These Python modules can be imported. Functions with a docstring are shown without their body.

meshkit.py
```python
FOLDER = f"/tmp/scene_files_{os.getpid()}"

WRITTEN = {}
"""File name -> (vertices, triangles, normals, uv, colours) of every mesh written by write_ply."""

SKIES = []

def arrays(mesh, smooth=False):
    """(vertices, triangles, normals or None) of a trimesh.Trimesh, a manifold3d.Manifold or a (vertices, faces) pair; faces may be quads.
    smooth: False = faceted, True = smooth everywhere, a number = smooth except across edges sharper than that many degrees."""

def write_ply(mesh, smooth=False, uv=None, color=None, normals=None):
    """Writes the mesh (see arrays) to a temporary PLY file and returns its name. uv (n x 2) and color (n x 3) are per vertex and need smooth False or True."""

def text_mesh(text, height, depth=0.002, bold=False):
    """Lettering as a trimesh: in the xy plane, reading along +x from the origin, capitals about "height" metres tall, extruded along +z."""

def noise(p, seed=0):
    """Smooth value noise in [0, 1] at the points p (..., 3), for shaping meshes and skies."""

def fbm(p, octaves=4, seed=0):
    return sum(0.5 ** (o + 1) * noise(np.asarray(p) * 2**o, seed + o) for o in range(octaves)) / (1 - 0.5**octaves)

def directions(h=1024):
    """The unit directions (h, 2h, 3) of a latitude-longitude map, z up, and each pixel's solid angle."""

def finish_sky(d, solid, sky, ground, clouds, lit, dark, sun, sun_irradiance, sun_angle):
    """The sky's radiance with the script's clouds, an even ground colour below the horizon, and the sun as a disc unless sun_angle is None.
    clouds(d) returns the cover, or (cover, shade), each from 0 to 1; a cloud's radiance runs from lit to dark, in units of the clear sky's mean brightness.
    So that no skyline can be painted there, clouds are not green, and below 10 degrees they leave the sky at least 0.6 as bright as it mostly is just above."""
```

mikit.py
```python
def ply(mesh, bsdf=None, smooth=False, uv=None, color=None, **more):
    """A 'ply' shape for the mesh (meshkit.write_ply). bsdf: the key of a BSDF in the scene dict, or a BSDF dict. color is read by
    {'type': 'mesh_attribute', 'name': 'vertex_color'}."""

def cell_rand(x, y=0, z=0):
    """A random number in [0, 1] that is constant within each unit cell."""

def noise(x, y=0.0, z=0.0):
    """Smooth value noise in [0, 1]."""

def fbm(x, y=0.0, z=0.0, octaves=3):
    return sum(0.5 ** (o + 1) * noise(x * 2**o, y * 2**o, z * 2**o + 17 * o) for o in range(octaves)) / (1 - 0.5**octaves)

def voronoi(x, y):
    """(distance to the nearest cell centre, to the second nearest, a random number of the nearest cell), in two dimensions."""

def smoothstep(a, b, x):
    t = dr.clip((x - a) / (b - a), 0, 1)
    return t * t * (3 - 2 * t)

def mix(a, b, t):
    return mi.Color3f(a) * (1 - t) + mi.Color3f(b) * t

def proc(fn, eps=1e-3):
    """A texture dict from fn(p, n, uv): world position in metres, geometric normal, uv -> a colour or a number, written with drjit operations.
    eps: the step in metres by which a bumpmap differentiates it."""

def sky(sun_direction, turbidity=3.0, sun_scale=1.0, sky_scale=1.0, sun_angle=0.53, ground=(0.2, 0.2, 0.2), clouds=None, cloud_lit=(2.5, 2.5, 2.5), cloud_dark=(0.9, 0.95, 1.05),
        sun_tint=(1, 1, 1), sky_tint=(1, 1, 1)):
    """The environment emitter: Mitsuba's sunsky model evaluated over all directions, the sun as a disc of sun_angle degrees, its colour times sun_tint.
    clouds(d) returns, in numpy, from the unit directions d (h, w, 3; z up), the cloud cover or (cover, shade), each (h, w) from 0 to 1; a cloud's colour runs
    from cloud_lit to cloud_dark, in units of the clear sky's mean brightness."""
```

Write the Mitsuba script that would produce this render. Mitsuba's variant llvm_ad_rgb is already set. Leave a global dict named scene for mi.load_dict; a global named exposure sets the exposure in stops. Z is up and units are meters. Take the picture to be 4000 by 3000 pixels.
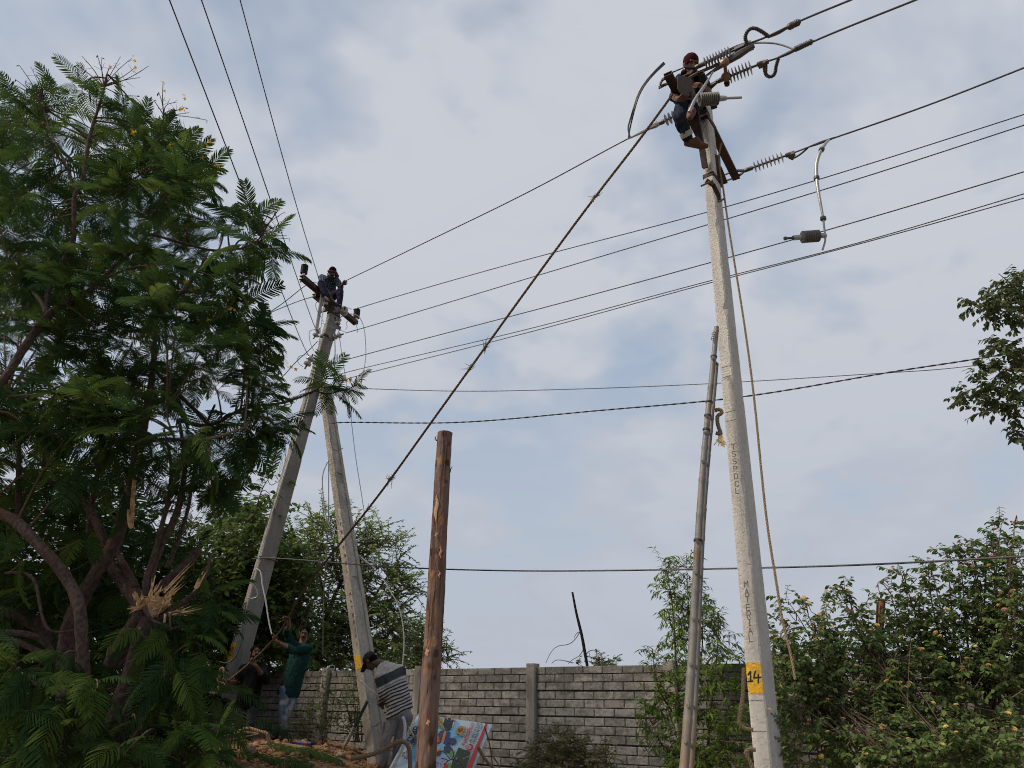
import math
import numpy as np, trimesh, manifold3d as m3, drjit as dr, mitsuba as mi
import shapely, shapely.geometry as sg
from scipy.interpolate import CubicSpline
import mikit, meshkit
from mikit import noise as tnoise, fbm as tfbm, smoothstep, mix, cell_rand

T = mi.ScalarTransform4f
scene, labels = {}, {}

# ------------------------------------------------------------------ camera, sky, exposure
FOC, PITCH, ROLL = 2750.0, math.radians(24.87), math.radians(1.0)
EYE = np.array([0.0, 0.0, 1.5])
FWD = np.array([0, math.cos(PITCH), math.sin(PITCH)])
U0 = np.array([0, -math.sin(PITCH), math.cos(PITCH)])
X0 = np.array([1.0, 0, 0])
RIGHT = math.cos(ROLL) * X0 + math.sin(ROLL) * U0
UP = math.cos(ROLL) * U0 - math.sin(ROLL) * X0
scene['camera'] = {'type': 'perspective', 'fov': math.degrees(2 * math.atan(2000 / FOC)), 'fov_axis': 'x',
                   'near_clip': 0.05, 'far_clip': 3000.0,
                   'to_world': T().look_at(origin=EYE.tolist(), target=(EYE + FWD).tolist(), up=UP.tolist())}


def clouds(d):
    z = np.maximum(d[..., 2], 0.0)
    q = np.stack([d[..., 0] / (z + 0.35), d[..., 1] / (z + 0.35), z * 0.3], -1)
    big = meshkit.fbm(q * 1.5 + [3.1, 7.7, 0], 4, 3)
    warp = meshkit.fbm(q * 3.0 + [4.4, 2.2, 1], 3, 41)[..., None] * np.array([0.35, 0.3, 0.0])
    mid = meshkit.fbm((q + warp) * np.array([4.2, 4.6, 2]) + [9.3, 1.2, 4], 5, 11)
    fine = meshkit.fbm((q + 0.6 * warp) * np.array([12.0, 13.0, 2]) + [2.3, 5.2, 4], 4, 23)
    n = 0.36 * big + 0.40 * mid + 0.24 * fine
    t = np.clip((n - 0.40) / 0.17, 0, 1)
    t = t * t * (3 - 2 * t)
    low = np.clip(1 - z / 0.55, 0, 1)
    cover = np.clip(0.64 + 0.36 * t + 0.4 * low, 0, 1)
    s = np.clip((0.55 - n) / 0.15, 0, 1)
    shade = np.clip((0.85 * s) * (1 - low) + 0.46 * low, 0, 1)
    return cover, shade


scene['sky'] = mikit.sky((-0.85, -0.30, 0.95), turbidity=3, sun_scale=0.47, sun_angle=14, clouds=clouds,
                         cloud_lit=(1.03, 1.08, 1.19), cloud_dark=(0.66, 0.755, 0.91), sky_tint=(1.25, 1.10, 0.90), sun_tint=(0.97, 1.0, 1.06), ground=(0.2, 0.18, 0.15))
exposure = 2.6

# ------------------------------------------------------------------ pixel rays (of the 4000 x 3000 photograph), names, mesh helpers
rng = np.random.default_rng(7)


def ray(px, py):
    return FWD + (px - 2000) / FOC * RIGHT + (1500 - py) / FOC * UP


def P(px, py, Y):
    r = ray(px, py)
    return EYE + r * (Y / r[1])


def PZ(px, py, z):
    r = ray(px, py)
    return EYE + r * ((z - EYE[2]) / r[2])


def proj(p):
    v = np.asarray(p, float) - EYE
    zc = v @ FWD
    zc = np.where(np.abs(zc) < 1e-6, 1e-6, zc)
    return np.stack([2000 + FOC * (v @ RIGHT) / zc, 1500 - FOC * (v @ UP) / zc, zc], -1)


def PL(pts, ya, yb):
    """Points along a line seen at these pixels, whose distance runs from ya to yb as on a straight line."""
    pts = np.asarray(pts, float)
    s = np.concatenate([[0], np.cumsum(np.linalg.norm(np.diff(pts, axis=0), axis=1))])
    s /= s[-1]
    return np.array([P(x, y, 1 / ((1 - t) / ya + t / yb)) for (x, y), t in zip(pts, s)])


def unit(v):
    v = np.asarray(v, float)
    return v / (np.linalg.norm(v, axis=-1, keepdims=True) + 1e-12)


USED = set()


def name(k):
    if k not in USED:
        USED.add(k)
        return k
    n = 1
    while f'{k}_{n:03d}' in USED:
        n += 1
    k = f'{k}_{n:03d}'
    USED.add(k)
    return k


def tag(k, label=None, cat=None, group=None, kind=None):
    d = labels.setdefault(k, {})
    for a, b in (('label', label), ('category', cat), ('group', group), ('kind', kind)):
        if b:
            d[a] = b
    return k


def thing(k, label, cat, group=None):
    return tag(name(k), label, cat, group)


def put(k, mesh, bsdf, smooth=False, label=None, cat=None, group=None, kind=None, uv=None, color=None, **kw):
    k = name(k)
    scene[k] = mikit.ply(mesh, 'm_' + bsdf, smooth, uv=uv, color=color, **kw)
    if label or cat or kind:
        tag(k, label, cat, group, kind)
    return k


def putd(k, d):
    k = name(k)
    scene[k] = d
    return k


def cat(ms):
    ms = [m if isinstance(m, tuple) else (np.asarray(m.vertices), np.asarray(m.faces)) for m in ms if m is not None]
    off = np.cumsum([0] + [len(v) for v, _ in ms])
    return np.vstack([v for v, _ in ms]), np.vstack([f + o for (_, f), o in zip(ms, off)])


def curve(pts, n=24):
    pts = np.asarray(pts, float)
    if len(pts) < 3:
        return pts[0] + (pts[-1] - pts[0]) * np.linspace(0, 1, n)[:, None]
    s = np.concatenate([[0], np.cumsum(np.linalg.norm(np.diff(pts, axis=0), axis=1) ** 0.7)])
    return CubicSpline(s, pts, bc_type='natural')(np.linspace(0, s[-1], n))


def frames(p):
    t = unit(np.gradient(p, axis=0))
    a = np.zeros_like(p)
    ref = np.array([0, 0, 1.0]) if abs(t[0][2]) < 0.9 else np.array([1.0, 0, 0])
    a[0] = unit(np.cross(t[0], ref))
    for i in range(1, len(p)):
        v = a[i - 1] - t[i] * (a[i - 1] @ t[i])
        a[i] = unit(v)
    return t, a, np.cross(t, a)


def tube(p, r, sides=6, rough=0.0, seed=0):
    p = np.asarray(p, float)
    n = len(p)
    r = np.interp(np.linspace(0, 1, n), np.linspace(0, 1, len(np.atleast_1d(r))), np.atleast_1d(r)) if np.ndim(r) else np.full(n, r)
    t, a, b = frames(p)
    th = np.arange(sides) * 2 * np.pi / sides
    rr = r[:, None] * np.ones(sides)[None]
    if rough:
        q = p[:, None] * 0 + np.stack([np.cos(th)[None] * 1.3 + np.arange(n)[:, None] * 0.35, np.sin(th)[None] * 1.3 + 0 * np.arange(n)[:, None], np.arange(n)[:, None] * 0.23 + 0 * th[None]], -1)
        rr = rr * (1 + rough * (meshkit.fbm(q, 3, seed) - 0.5) * 2)
    v = p[:, None] + rr[..., None] * (np.cos(th)[None, :, None] * a[:, None] + np.sin(th)[None, :, None] * b[:, None])
    i, j = np.meshgrid(np.arange(n - 1), np.arange(sides), indexing='ij')
    q = np.stack([i * sides + j, i * sides + (j + 1) % sides, (i + 1) * sides + (j + 1) % sides, (i + 1) * sides + j], -1).reshape(-1, 4)
    f = [q[:, [0, 1, 2]], q[:, [0, 2, 3]]]
    v = v.reshape(-1, 3)
    k = np.arange(sides)
    f.append(np.stack([np.full(sides, len(v)), (k + 1) % sides, k], 1))
    o = (n - 1) * sides
    f.append(np.stack([np.full(sides, len(v) + 1), o + k, o + (k + 1) % sides], 1))
    return np.vstack([v, p[:1], p[-1:]]), np.vstack(f)


def prism(p, q, poly, up=(0, 0, 1), s1=1.0, rings=2):
    """The polygon (x across, y along up) swept from p to q, scaled by s1 at q."""
    p, q = np.asarray(p, float), np.asarray(q, float)
    t = unit(q - p)
    x = unit(np.cross(t, up))
    y = np.cross(x, t)
    poly = np.asarray(poly, float)
    pg = sg.Polygon(poly)
    if not pg.exterior.is_ccw:
        poly = poly[::-1]
        pg = sg.Polygon(poly)
    tv, tf = trimesh.creation.triangulate_polygon(pg, engine='earcut')
    n = len(poly)
    vs, s = [], np.linspace(0, 1, rings)
    for u in s:
        k = 1 + (s1 - 1) * u
        vs.append(p + (q - p) * u + k * (poly[:, :1] * x + poly[:, 1:] * y))
    v = np.vstack(vs)
    i, j = np.meshgrid(np.arange(rings - 1), np.arange(n), indexing='ij')
    qd = np.stack([i * n + j, i * n + (j + 1) % n, (i + 1) * n + (j + 1) % n, (i + 1) * n + j], -1).reshape(-1, 4)
    f = [qd[:, [0, 1, 2]], qd[:, [0, 2, 3]]]
    f = [a[:, ::-1] for a in f]
    c0 = p + tv[:, :1] * x + tv[:, 1:] * y
    c1 = q + s1 * (tv[:, :1] * x + tv[:, 1:] * y)
    v2 = np.vstack([v, c0, c1])
    f += [tf + len(v), tf[:, ::-1] + len(v) + len(tv)]
    return v2, np.vstack(f)


def rect(w, h, c=0.0):
    a, b = w / 2, h / 2
    if not c:
        return [(-a, -b), (a, -b), (a, b), (-a, b)]
    return [(-a + c, -b), (a - c, -b), (a, -b + c), (a, b - c), (a - c, b), (-a + c, b), (-a, b - c), (-a, -b + c)]


def channel(w, h, t=0.008):
    a, b = w / 2, h / 2
    return [(-a, -b), (a, -b), (a, -b + t), (-a + t, -b + t), (-a + t, b - t), (a, b - t), (a, b), (-a, b)]


def beam(p, q, w, h, up=(0, 0, 1), c=0.002):
    return prism(p, q, rect(w, h, min(c, w / 5, h / 5)), up)


def lathe(p, axis, prof, sides=14):
    """prof: (distance along the axis, radius)."""
    p, axis = np.asarray(p, float), unit(axis)
    x = unit(np.cross(axis, [0.3, 0.2, 0.9] if abs(axis[2]) < 0.9 else [1, 0, 0]))
    y = np.cross(axis, x)
    th = np.arange(sides) * 2 * np.pi / sides
    prof = np.asarray(prof, float)
    v = (p + prof[:, :1] * axis)[:, None] + prof[:, 1][:, None, None] * (np.cos(th)[None, :, None] * x + np.sin(th)[None, :, None] * y)
    n = len(prof)
    i, j = np.meshgrid(np.arange(n - 1), np.arange(sides), indexing='ij')
    q = np.stack([i * sides + j, i * sides + (j + 1) % sides, (i + 1) * sides + (j + 1) % sides, (i + 1) * sides + j], -1).reshape(-1, 4)
    k = np.arange(sides)
    nv = n * sides
    f = [q[:, [0, 1, 2]], q[:, [0, 2, 3]], np.stack([np.full(sides, nv), (k + 1) % sides, k], 1), np.stack([np.full(sides, nv + 1), nv - sides + k, nv - sides + (k + 1) % sides], 1)]
    return np.vstack([v.reshape(-1, 3), p + prof[0, 0] * axis, p + prof[-1, 0] * axis]), np.vstack(f)


def twisted(p, r, pitch=0.09, strands=3, sides=5, seg=7):
    """A laid rope: helical strands along the polyline p."""
    p = np.asarray(p, float)
    L = np.concatenate([[0], np.cumsum(np.linalg.norm(np.diff(p, axis=0), axis=1))])
    n = max(8, int(L[-1] / pitch * seg))
    s = np.linspace(0, L[-1], n)
    c = np.stack([np.interp(s, L, p[:, k]) for k in range(3)], -1)
    t, a, b = frames(c)
    out = []
    for k in range(strands):
        ph = 2 * np.pi * (s / pitch + k / strands)
        out.append(tube(c + 0.5 * r * (np.cos(ph)[:, None] * a + np.sin(ph)[:, None] * b), 0.56 * r, sides))
    return cat(out)


def stroke(lines, w, depth, to):
    """Painted or cut lettering strokes: polylines in the plane of the 4x4 matrix to, widened to w."""
    g = shapely.union_all([sg.LineString(l).buffer(w / 2, quad_segs=3) for l in lines])
    m = trimesh.util.concatenate([trimesh.creation.extrude_polygon(q, depth, engine='earcut') for q in getattr(g, 'geoms', [g])])
    m.apply_transform(to)
    return m


def plane(o, x, y):
    """4x4 of a plane at o with axes along x and (about) y; its normal is x cross y."""
    x = unit(x)
    z = unit(np.cross(x, y))
    m = np.eye(4)
    m[:3, 0], m[:3, 1], m[:3, 2], m[:3, 3] = x, np.cross(z, x), z, o
    return m


def moved(m, to):
    m = m.copy() if hasattr(m, 'copy') else m
    m.apply_transform(to)
    return m


# ------------------------------------------------------------------ materials
def mat(k, rgb, rough=0.7, spec=0.3, metallic=0.0, two=True):
    b = {'type': 'principled', 'base_color': {'type': 'rgb', 'value': list(rgb)}, 'roughness': rough, 'specular': spec, 'metallic': metallic}
    scene['m_' + k] = {'type': 'twosided', 'bsdf': b} if two else b


def pmat(k, fn, rough=0.8, spec=0.25, bump=None, scale=1.0, eps=2e-3, metallic=0.0):
    b = {'type': 'principled', 'base_color': mikit.proc(fn), 'roughness': rough, 'specular': spec, 'metallic': metallic}
    if bump:
        b = {'type': 'bumpmap', 'tex': mikit.proc(bump, eps), 'scale': scale, 'bsdf': b}
    scene['m_' + k] = {'type': 'twosided', 'bsdf': b}


def leafmat(k, trans=0.7, rough=0.45):
    scene['m_' + k] = {'type': 'principledthin', 'base_color': {'type': 'mesh_attribute', 'name': 'vertex_color'}, 'roughness': rough, 'spec_trans': 0.0, 'eta': 1.25, 'diff_trans': trans}


def concrete(base, pit, stain):
    def fn(p, n, uv):
        a = tfbm(p.x * 9, p.y * 9, p.z * 2.2, 3)
        b = tnoise(p.x * 85, p.y * 85, p.z * 85)
        c = tfbm(p.x * 30, p.y * 30, p.z * 30, 2)
        col = mix(base, stain, smoothstep(0.42, 0.75, a))
        v = tfbm(p.x * 22, p.y * 22, p.z * 0.9, 3)
        col = mix(col, stain, 0.5 * smoothstep(0.5, 0.7, v))
        return mix(col, pit, 0.45 * smoothstep(0.76, 0.88, b) + 0.3 * smoothstep(0.58, 0.8, c))
    return fn


def concrete_bump(p, n, uv):
    return tfbm(p.x * 55, p.y * 55, p.z * 55, 2) * 0.006 - 0.004 * smoothstep(0.68, 0.8, tnoise(p.x * 85, p.y * 85, p.z * 85))


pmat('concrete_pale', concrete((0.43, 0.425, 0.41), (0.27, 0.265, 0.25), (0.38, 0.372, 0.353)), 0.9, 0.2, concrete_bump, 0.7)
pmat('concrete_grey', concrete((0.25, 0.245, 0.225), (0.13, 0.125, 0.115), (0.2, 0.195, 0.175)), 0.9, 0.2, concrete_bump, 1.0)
pmat('concrete_worn', concrete((0.38, 0.35, 0.30), (0.15, 0.145, 0.13), (0.26, 0.245, 0.22)), 0.9, 0.2, concrete_bump, 1.5)
mat('engraving', (0.13, 0.125, 0.115), 0.95)
pmat('yellow_paint', lambda p, n, uv: mix(mix((0.62, 0.36, 0.012), (0.46, 0.28, 0.04), smoothstep(0.45, 0.7, tfbm(p.x * 40, p.y * 40, p.z * 40, 3))), (0.33, 0.28, 0.2), smoothstep(0.66, 0.76, tfbm(p.x * 70, p.y * 70, p.z * 45, 2))), 0.7, 0.3, concrete_bump, 1.0)
mat('black_paint', (0.012, 0.012, 0.014), 0.55)


def block_fn(tone):
    def fn(p, n, uv):
        a = tfbm(p.x * 4.5, p.y * 4.5, p.z * 9.0, 4)
        g = tfbm(p.x * 24, p.y * 24, p.z * 24, 3)
        v = tfbm(p.x * 11, p.y * 11, p.z * 1.6, 3)
        col = mix((0.285 * tone, 0.278 * tone, 0.262 * tone), (0.195 * tone, 0.19 * tone, 0.178 * tone), smoothstep(0.40, 0.75, g))
        grime = smoothstep(0.42, 0.62, a * 0.6 + v * 0.34 + 0.14 * smoothstep(1.55, 2.2, p.z) + 0.45 * smoothstep(2.2, 3.3, p.x))
        return mix(col, (0.075, 0.07, 0.062), 0.55 * grime)
    return fn


def block_bump(p, n, uv):
    return tfbm(p.x * 38, p.y * 38, p.z * 38, 3) * 0.003


for i, t_ in enumerate((0.82, 1.0, 1.15)):
    pmat(f'block_{"abc"[i]}', block_fn(t_), 0.95, 0.15, block_bump)
pmat('wall_core', lambda p, n, uv: mix((0.09, 0.086, 0.078), (0.05, 0.048, 0.044), tfbm(p.x * 6, p.y * 6, p.z * 6, 3)), 0.95, 0.1)
pmat('post_concrete', concrete((0.30, 0.285, 0.255), (0.12, 0.115, 0.105), (0.18, 0.172, 0.155)), 0.95, 0.15, concrete_bump, 0.8)


def soil_fn(p, n, uv):
    a = tfbm(p.x * 0.9, p.y * 0.9, p.z, 3)
    b = tfbm(p.x * 16, p.y * 16, p.z * 16, 3)
    red = mix((0.165, 0.09, 0.052), (0.25, 0.16, 0.10), smoothstep(0.35, 0.7, b))
    red = mix(red, (0.10, 0.058, 0.036), smoothstep(0.55, 0.75, tfbm(p.x * 5, p.y * 5, p.z * 5, 2)))
    dust = mix((0.24, 0.19, 0.14), (0.15, 0.12, 0.09), b)
    m = smoothstep(8.0, 9.6, p.y + 1.2 * (a - 0.5)) * smoothstep(3.0, 1.0, p.x + a)
    return mix(dust, red, m)


pmat('soil', soil_fn, 0.95, 0.1, lambda p, n, uv: tfbm(p.x * 22, p.y * 22, p.z * 22, 3) * 0.03)
pmat('clod', lambda p, n, uv: mix((0.185, 0.092, 0.052), (0.27, 0.17, 0.105), smoothstep(0.3, 0.7, tfbm(p.x * 9, p.y * 9, p.z * 9, 3))), 0.95, 0.1)
pmat('stone', lambda p, n, uv: mix((0.30, 0.24, 0.17), (0.17, 0.14, 0.11), smoothstep(0.35, 0.65, tfbm(p.x * 18, p.y * 18, p.z * 18, 3))), 0.9, 0.2, lambda p, n, uv: tfbm(p.x * 40, p.y * 40, p.z * 40, 3) * 0.01)


def bark_fn(p, n, uv):
    a = tfbm(p.x * 14, p.y * 14, p.z * 5, 3)
    b = tfbm(p.x * 50, p.y * 50, p.z * 26, 2)
    col = mix((0.048, 0.034, 0.030), (0.088, 0.067, 0.060), smoothstep(0.3, 0.7, b))
    return mix(col, (0.10, 0.042, 0.03), 0.6 * smoothstep(0.55, 0.75, a))


pmat('bark', bark_fn, 0.9, 0.15, lambda p, n, uv: tfbm(p.x * 45, p.y * 45, p.z * 18, 3) * 0.012)
mat('twig', (0.10, 0.075, 0.055), 0.9, 0.1)
mat('twig_pale', (0.17, 0.13, 0.095), 0.9, 0.1)
pmat('torn_wood', lambda p, n, uv: mix((0.60, 0.45, 0.28), (0.42, 0.23, 0.10), smoothstep(0.35, 0.7, tfbm(p.x * 25, p.y * 25, p.z * 25, 2))), 0.85, 0.2)


def log_fn(p, n, uv):
    a = tfbm(p.x * 26, p.y * 26, p.z * 3.2, 4)
    b = tfbm(p.x * 8, p.y * 8, p.z * 5, 3)
    c = tnoise(p.x * 15, p.y * 15, p.z * 9)
    col = mix((0.112, 0.062, 0.048), (0.18, 0.112, 0.086), smoothstep(0.35, 0.65, a))
    col = mix(col, (0.135, 0.10, 0.088), 0.7 * smoothstep(0.45, 0.65, b))
    col = mix(col, (0.26, 0.15, 0.08), 0.8 * smoothstep(0.78, 0.9, c))
    col = mix(col, (0.05, 0.028, 0.022), 0.8 * smoothstep(0.69, 0.74, tfbm(p.x * 55, p.y * 55, p.z * 1.4, 2)))
    return mix(col, (0.06, 0.032, 0.025), smoothstep(0.70, 0.85, tnoise(p.x * 19 + 7, p.y * 19, p.z * 11)))


pmat('log', log_fn, 0.85, 0.2, lambda p, n, uv: tfbm(p.x * 40, p.y * 40, p.z * 8, 3) * 0.02 - 0.01 * smoothstep(0.63, 0.70, tfbm(p.x * 55, p.y * 55, p.z * 1.4, 2)))
mat('scar_wood', (0.42, 0.27, 0.15), 0.8)


def bamboo_fn(p, n, uv):
    a = tfbm(p.x * 20, p.y * 20, p.z * 2.4, 3)
    col = mix((0.125, 0.13, 0.135), (0.17, 0.158, 0.142), smoothstep(0.4, 0.6, a))
    col = mix(col, (0.12, 0.075, 0.05), 0.8 * smoothstep(0.56, 0.70, tfbm(p.x * 30 + 3, p.y * 30, p.z * 1.5, 3)))
    return mix(col, (0.21, 0.135, 0.075), 0.75 * smoothstep(1.7, 0.9, p.z))


pmat('bamboo', bamboo_fn, 0.55, 0.4)
mat('bamboo_band', (0.035, 0.035, 0.04), 0.6)


def rust_fn(p, n, uv):
    a = tfbm(p.x * 20, p.y * 20, p.z * 20, 3)
    return mix((0.030, 0.022, 0.021), (0.062, 0.032, 0.024), smoothstep(0.4, 0.7, a))


pmat('rust', rust_fn, 0.75, 0.35)
mat('steel', (0.36, 0.37, 0.38), 0.4, 0.5, 0.7)
mat('dark_steel', (0.07, 0.068, 0.07), 0.5, 0.5, 0.3)
mat('wire', (0.075, 0.075, 0.085), 0.5, 0.4)
mat('aluminium', (0.33, 0.33, 0.325), 0.45, 0.5, 0.6)
mat('shed_grey', (0.25, 0.25, 0.275), 0.5, 0.4)
mat('polymer_grey', (0.15, 0.15, 0.145), 0.55, 0.4)
mat('insulator_black', (0.025, 0.022, 0.022), 0.45, 0.5)
mat('porcelain', (0.75, 0.75, 0.73), 0.3, 0.5)
mat('porcelain_grey', (0.3, 0.29, 0.29), 0.35, 0.5)
mat('porcelain_brown', (0.17, 0.105, 0.075), 0.35, 0.5)
mat('cable_white', (0.52, 0.53, 0.55), 0.45, 0.4)
mat('rope_dark', (0.12, 0.083, 0.055), 0.95, 0.1)
mat('rope_tan', (0.22, 0.165, 0.105), 0.95, 0.1)
mat('straw', (0.55, 0.42, 0.2), 0.9, 0.1)
leafmat('leaf', 0.95, 0.7)
leafmat('leaf_glossy', 0.75, 0.6)
leafmat('petal', 0.8, 0.6)
# ------------------------------------------------------------------ the ground
def sstep(a, b, x):
    t = np.clip((np.asarray(x, float) - a) / (b - a), 0, 1)
    return t * t * (3 - 2 * t)


def ground_z(x, y):
    x, y = np.asarray(x, float), np.asarray(y, float)
    a = sstep(4.5, 12.8, y) * (1 - 0.30 * sstep(-3.3, -1.5, x)) * (1 - 0.5 * sstep(-1.6, 1.2, x)) * 0.95
    a = a * (1 - 0.9 * sstep(20, 45, y))
    heap = 0.05 * np.exp(-((x + 3.1) ** 2 / 0.9 + (y - 12.3) ** 2 / 0.5))
    q = np.stack([x, y, 0 * x], -1)
    near = (1 - sstep(25, 40, np.hypot(x, y)))
    return a + (heap + 0.07 * (meshkit.fbm(q * 1.1, 3, 5) - 0.5) + 0.06 * (meshkit.fbm(q * 5.0, 3, 6) - 0.5) * sstep(6, 9, y)) * near


gx = np.unique(np.concatenate([np.linspace(-900, -16, 26), np.linspace(-16, -7, 30), np.linspace(-7, 3, 260), np.linspace(3, 14, 50), np.linspace(14, 900, 26)]))
gy = np.unique(np.concatenate([np.linspace(-900, -5, 22), np.linspace(-5, 7, 40), np.linspace(7, 15.5, 220), np.linspace(15.5, 40, 30), np.linspace(40, 1500, 26)]))
GX, GY = np.meshgrid(gx, gy)
gv = np.stack([GX.ravel(), GY.ravel(), ground_z(GX, GY).ravel()], 1)
ii, jj = np.meshgrid(np.arange(len(gy) - 1), np.arange(len(gx) - 1), indexing='ij')
nn = len(gx)
gf = np.stack([ii * nn + jj, ii * nn + jj + 1, (ii + 1) * nn + jj + 1, (ii + 1) * nn + jj], -1).reshape(-1, 4)
put('ground', (gv, gf), 'soil', True, 'reddish earth bank with dug soil rising to the wall', kind='structure')


def on_ground(px, py, lift=0.0):
    """The point where the pixel's ray meets the ground."""
    r = unit(ray(px, py))
    s = np.linspace(4, 18, 1500)
    p = EYE + s[:, None] * r
    below = np.nonzero(p[:, 2] < ground_z(p[:, 0], p[:, 1]))[0]
    q = p[below[0]] if len(below) else P(px, py, 11.0)
    return np.array([q[0], q[1], float(ground_z(q[0], q[1])) + lift])


ICO1 = trimesh.creation.icosphere(subdivisions=1)
ICO2 = trimesh.creation.icosphere(subdivisions=2)


def rock(c, r, seed, flat=0.7, sub=ICO1):
    v = np.array(sub.vertices)
    v = v * (0.75 + 0.5 * meshkit.fbm(v * 1.7 + seed * 3.7, 3, seed % 50)[:, None])
    R = trimesh.transformations.random_rotation_matrix(np.random.default_rng(seed).random(3))[:3, :3]
    return (v @ R.T) * np.asarray(r) * np.array([1, 1, flat]) + c, np.array(sub.faces)


# loose clods and crumbs, fallen petals and leaflets
g = np.random.default_rng(21)
ms = []
ICO0 = trimesh.creation.icosahedron()
while len(ms) < 3200:
    x, y = g.uniform(-5.5, 0.2), g.uniform(9.3, 13.3)
    if x > -2.0 + (y - 9) * 0.2 and g.random() < 0.75:
        continue
    r = 0.008 + 0.045 * g.random() ** 4
    ms.append(rock(np.array([x, y, float(ground_z(x, y)) + r * 0.25]), r, len(ms), 0.7, ICO1 if r > .025 else ICO0))
put('dug_soil', cat(ms), 'clod', False, 'loose reddish clods and crumbs of dug soil', 'soil', kind='stuff')
v, f, c = [], [], []
for i in range(5200):
    x, y = g.uniform(-6.8, 0.0), g.uniform(8.6, 12.4)
    z = float(ground_z(x, y)) + 0.012 + 0.02 * g.random()
    a, s = g.uniform(0, 6.28), g.uniform(0.008, 0.021)
    d = np.array([math.cos(a), math.sin(a), g.uniform(-.4, .4)]) * s
    e = np.array([-math.sin(a), math.cos(a), g.uniform(-.4, .4)]) * s * 0.6
    o = np.array([x, y, z])
    v += [o - d, o + e, o + d, o - e]
    f.append([4 * i, 4 * i + 1, 4 * i + 2, 4 * i + 3])
    col = np.array([(0.58, 0.34, 0.03), (0.13, 0.08, 0.04), (0.10, 0.14, 0.04)][g.choice(3, p=[0.30, 0.42, 0.28])]) * g.uniform(0.7, 1.2)
    c += [col] * 4
put('fallen_petals', (np.array(v), np.array(f)), 'petal', False, 'yellow fallen petals and leaf litter scattered on the earth', 'leaf litter', kind='stuff', color=np.array(c))

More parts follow.
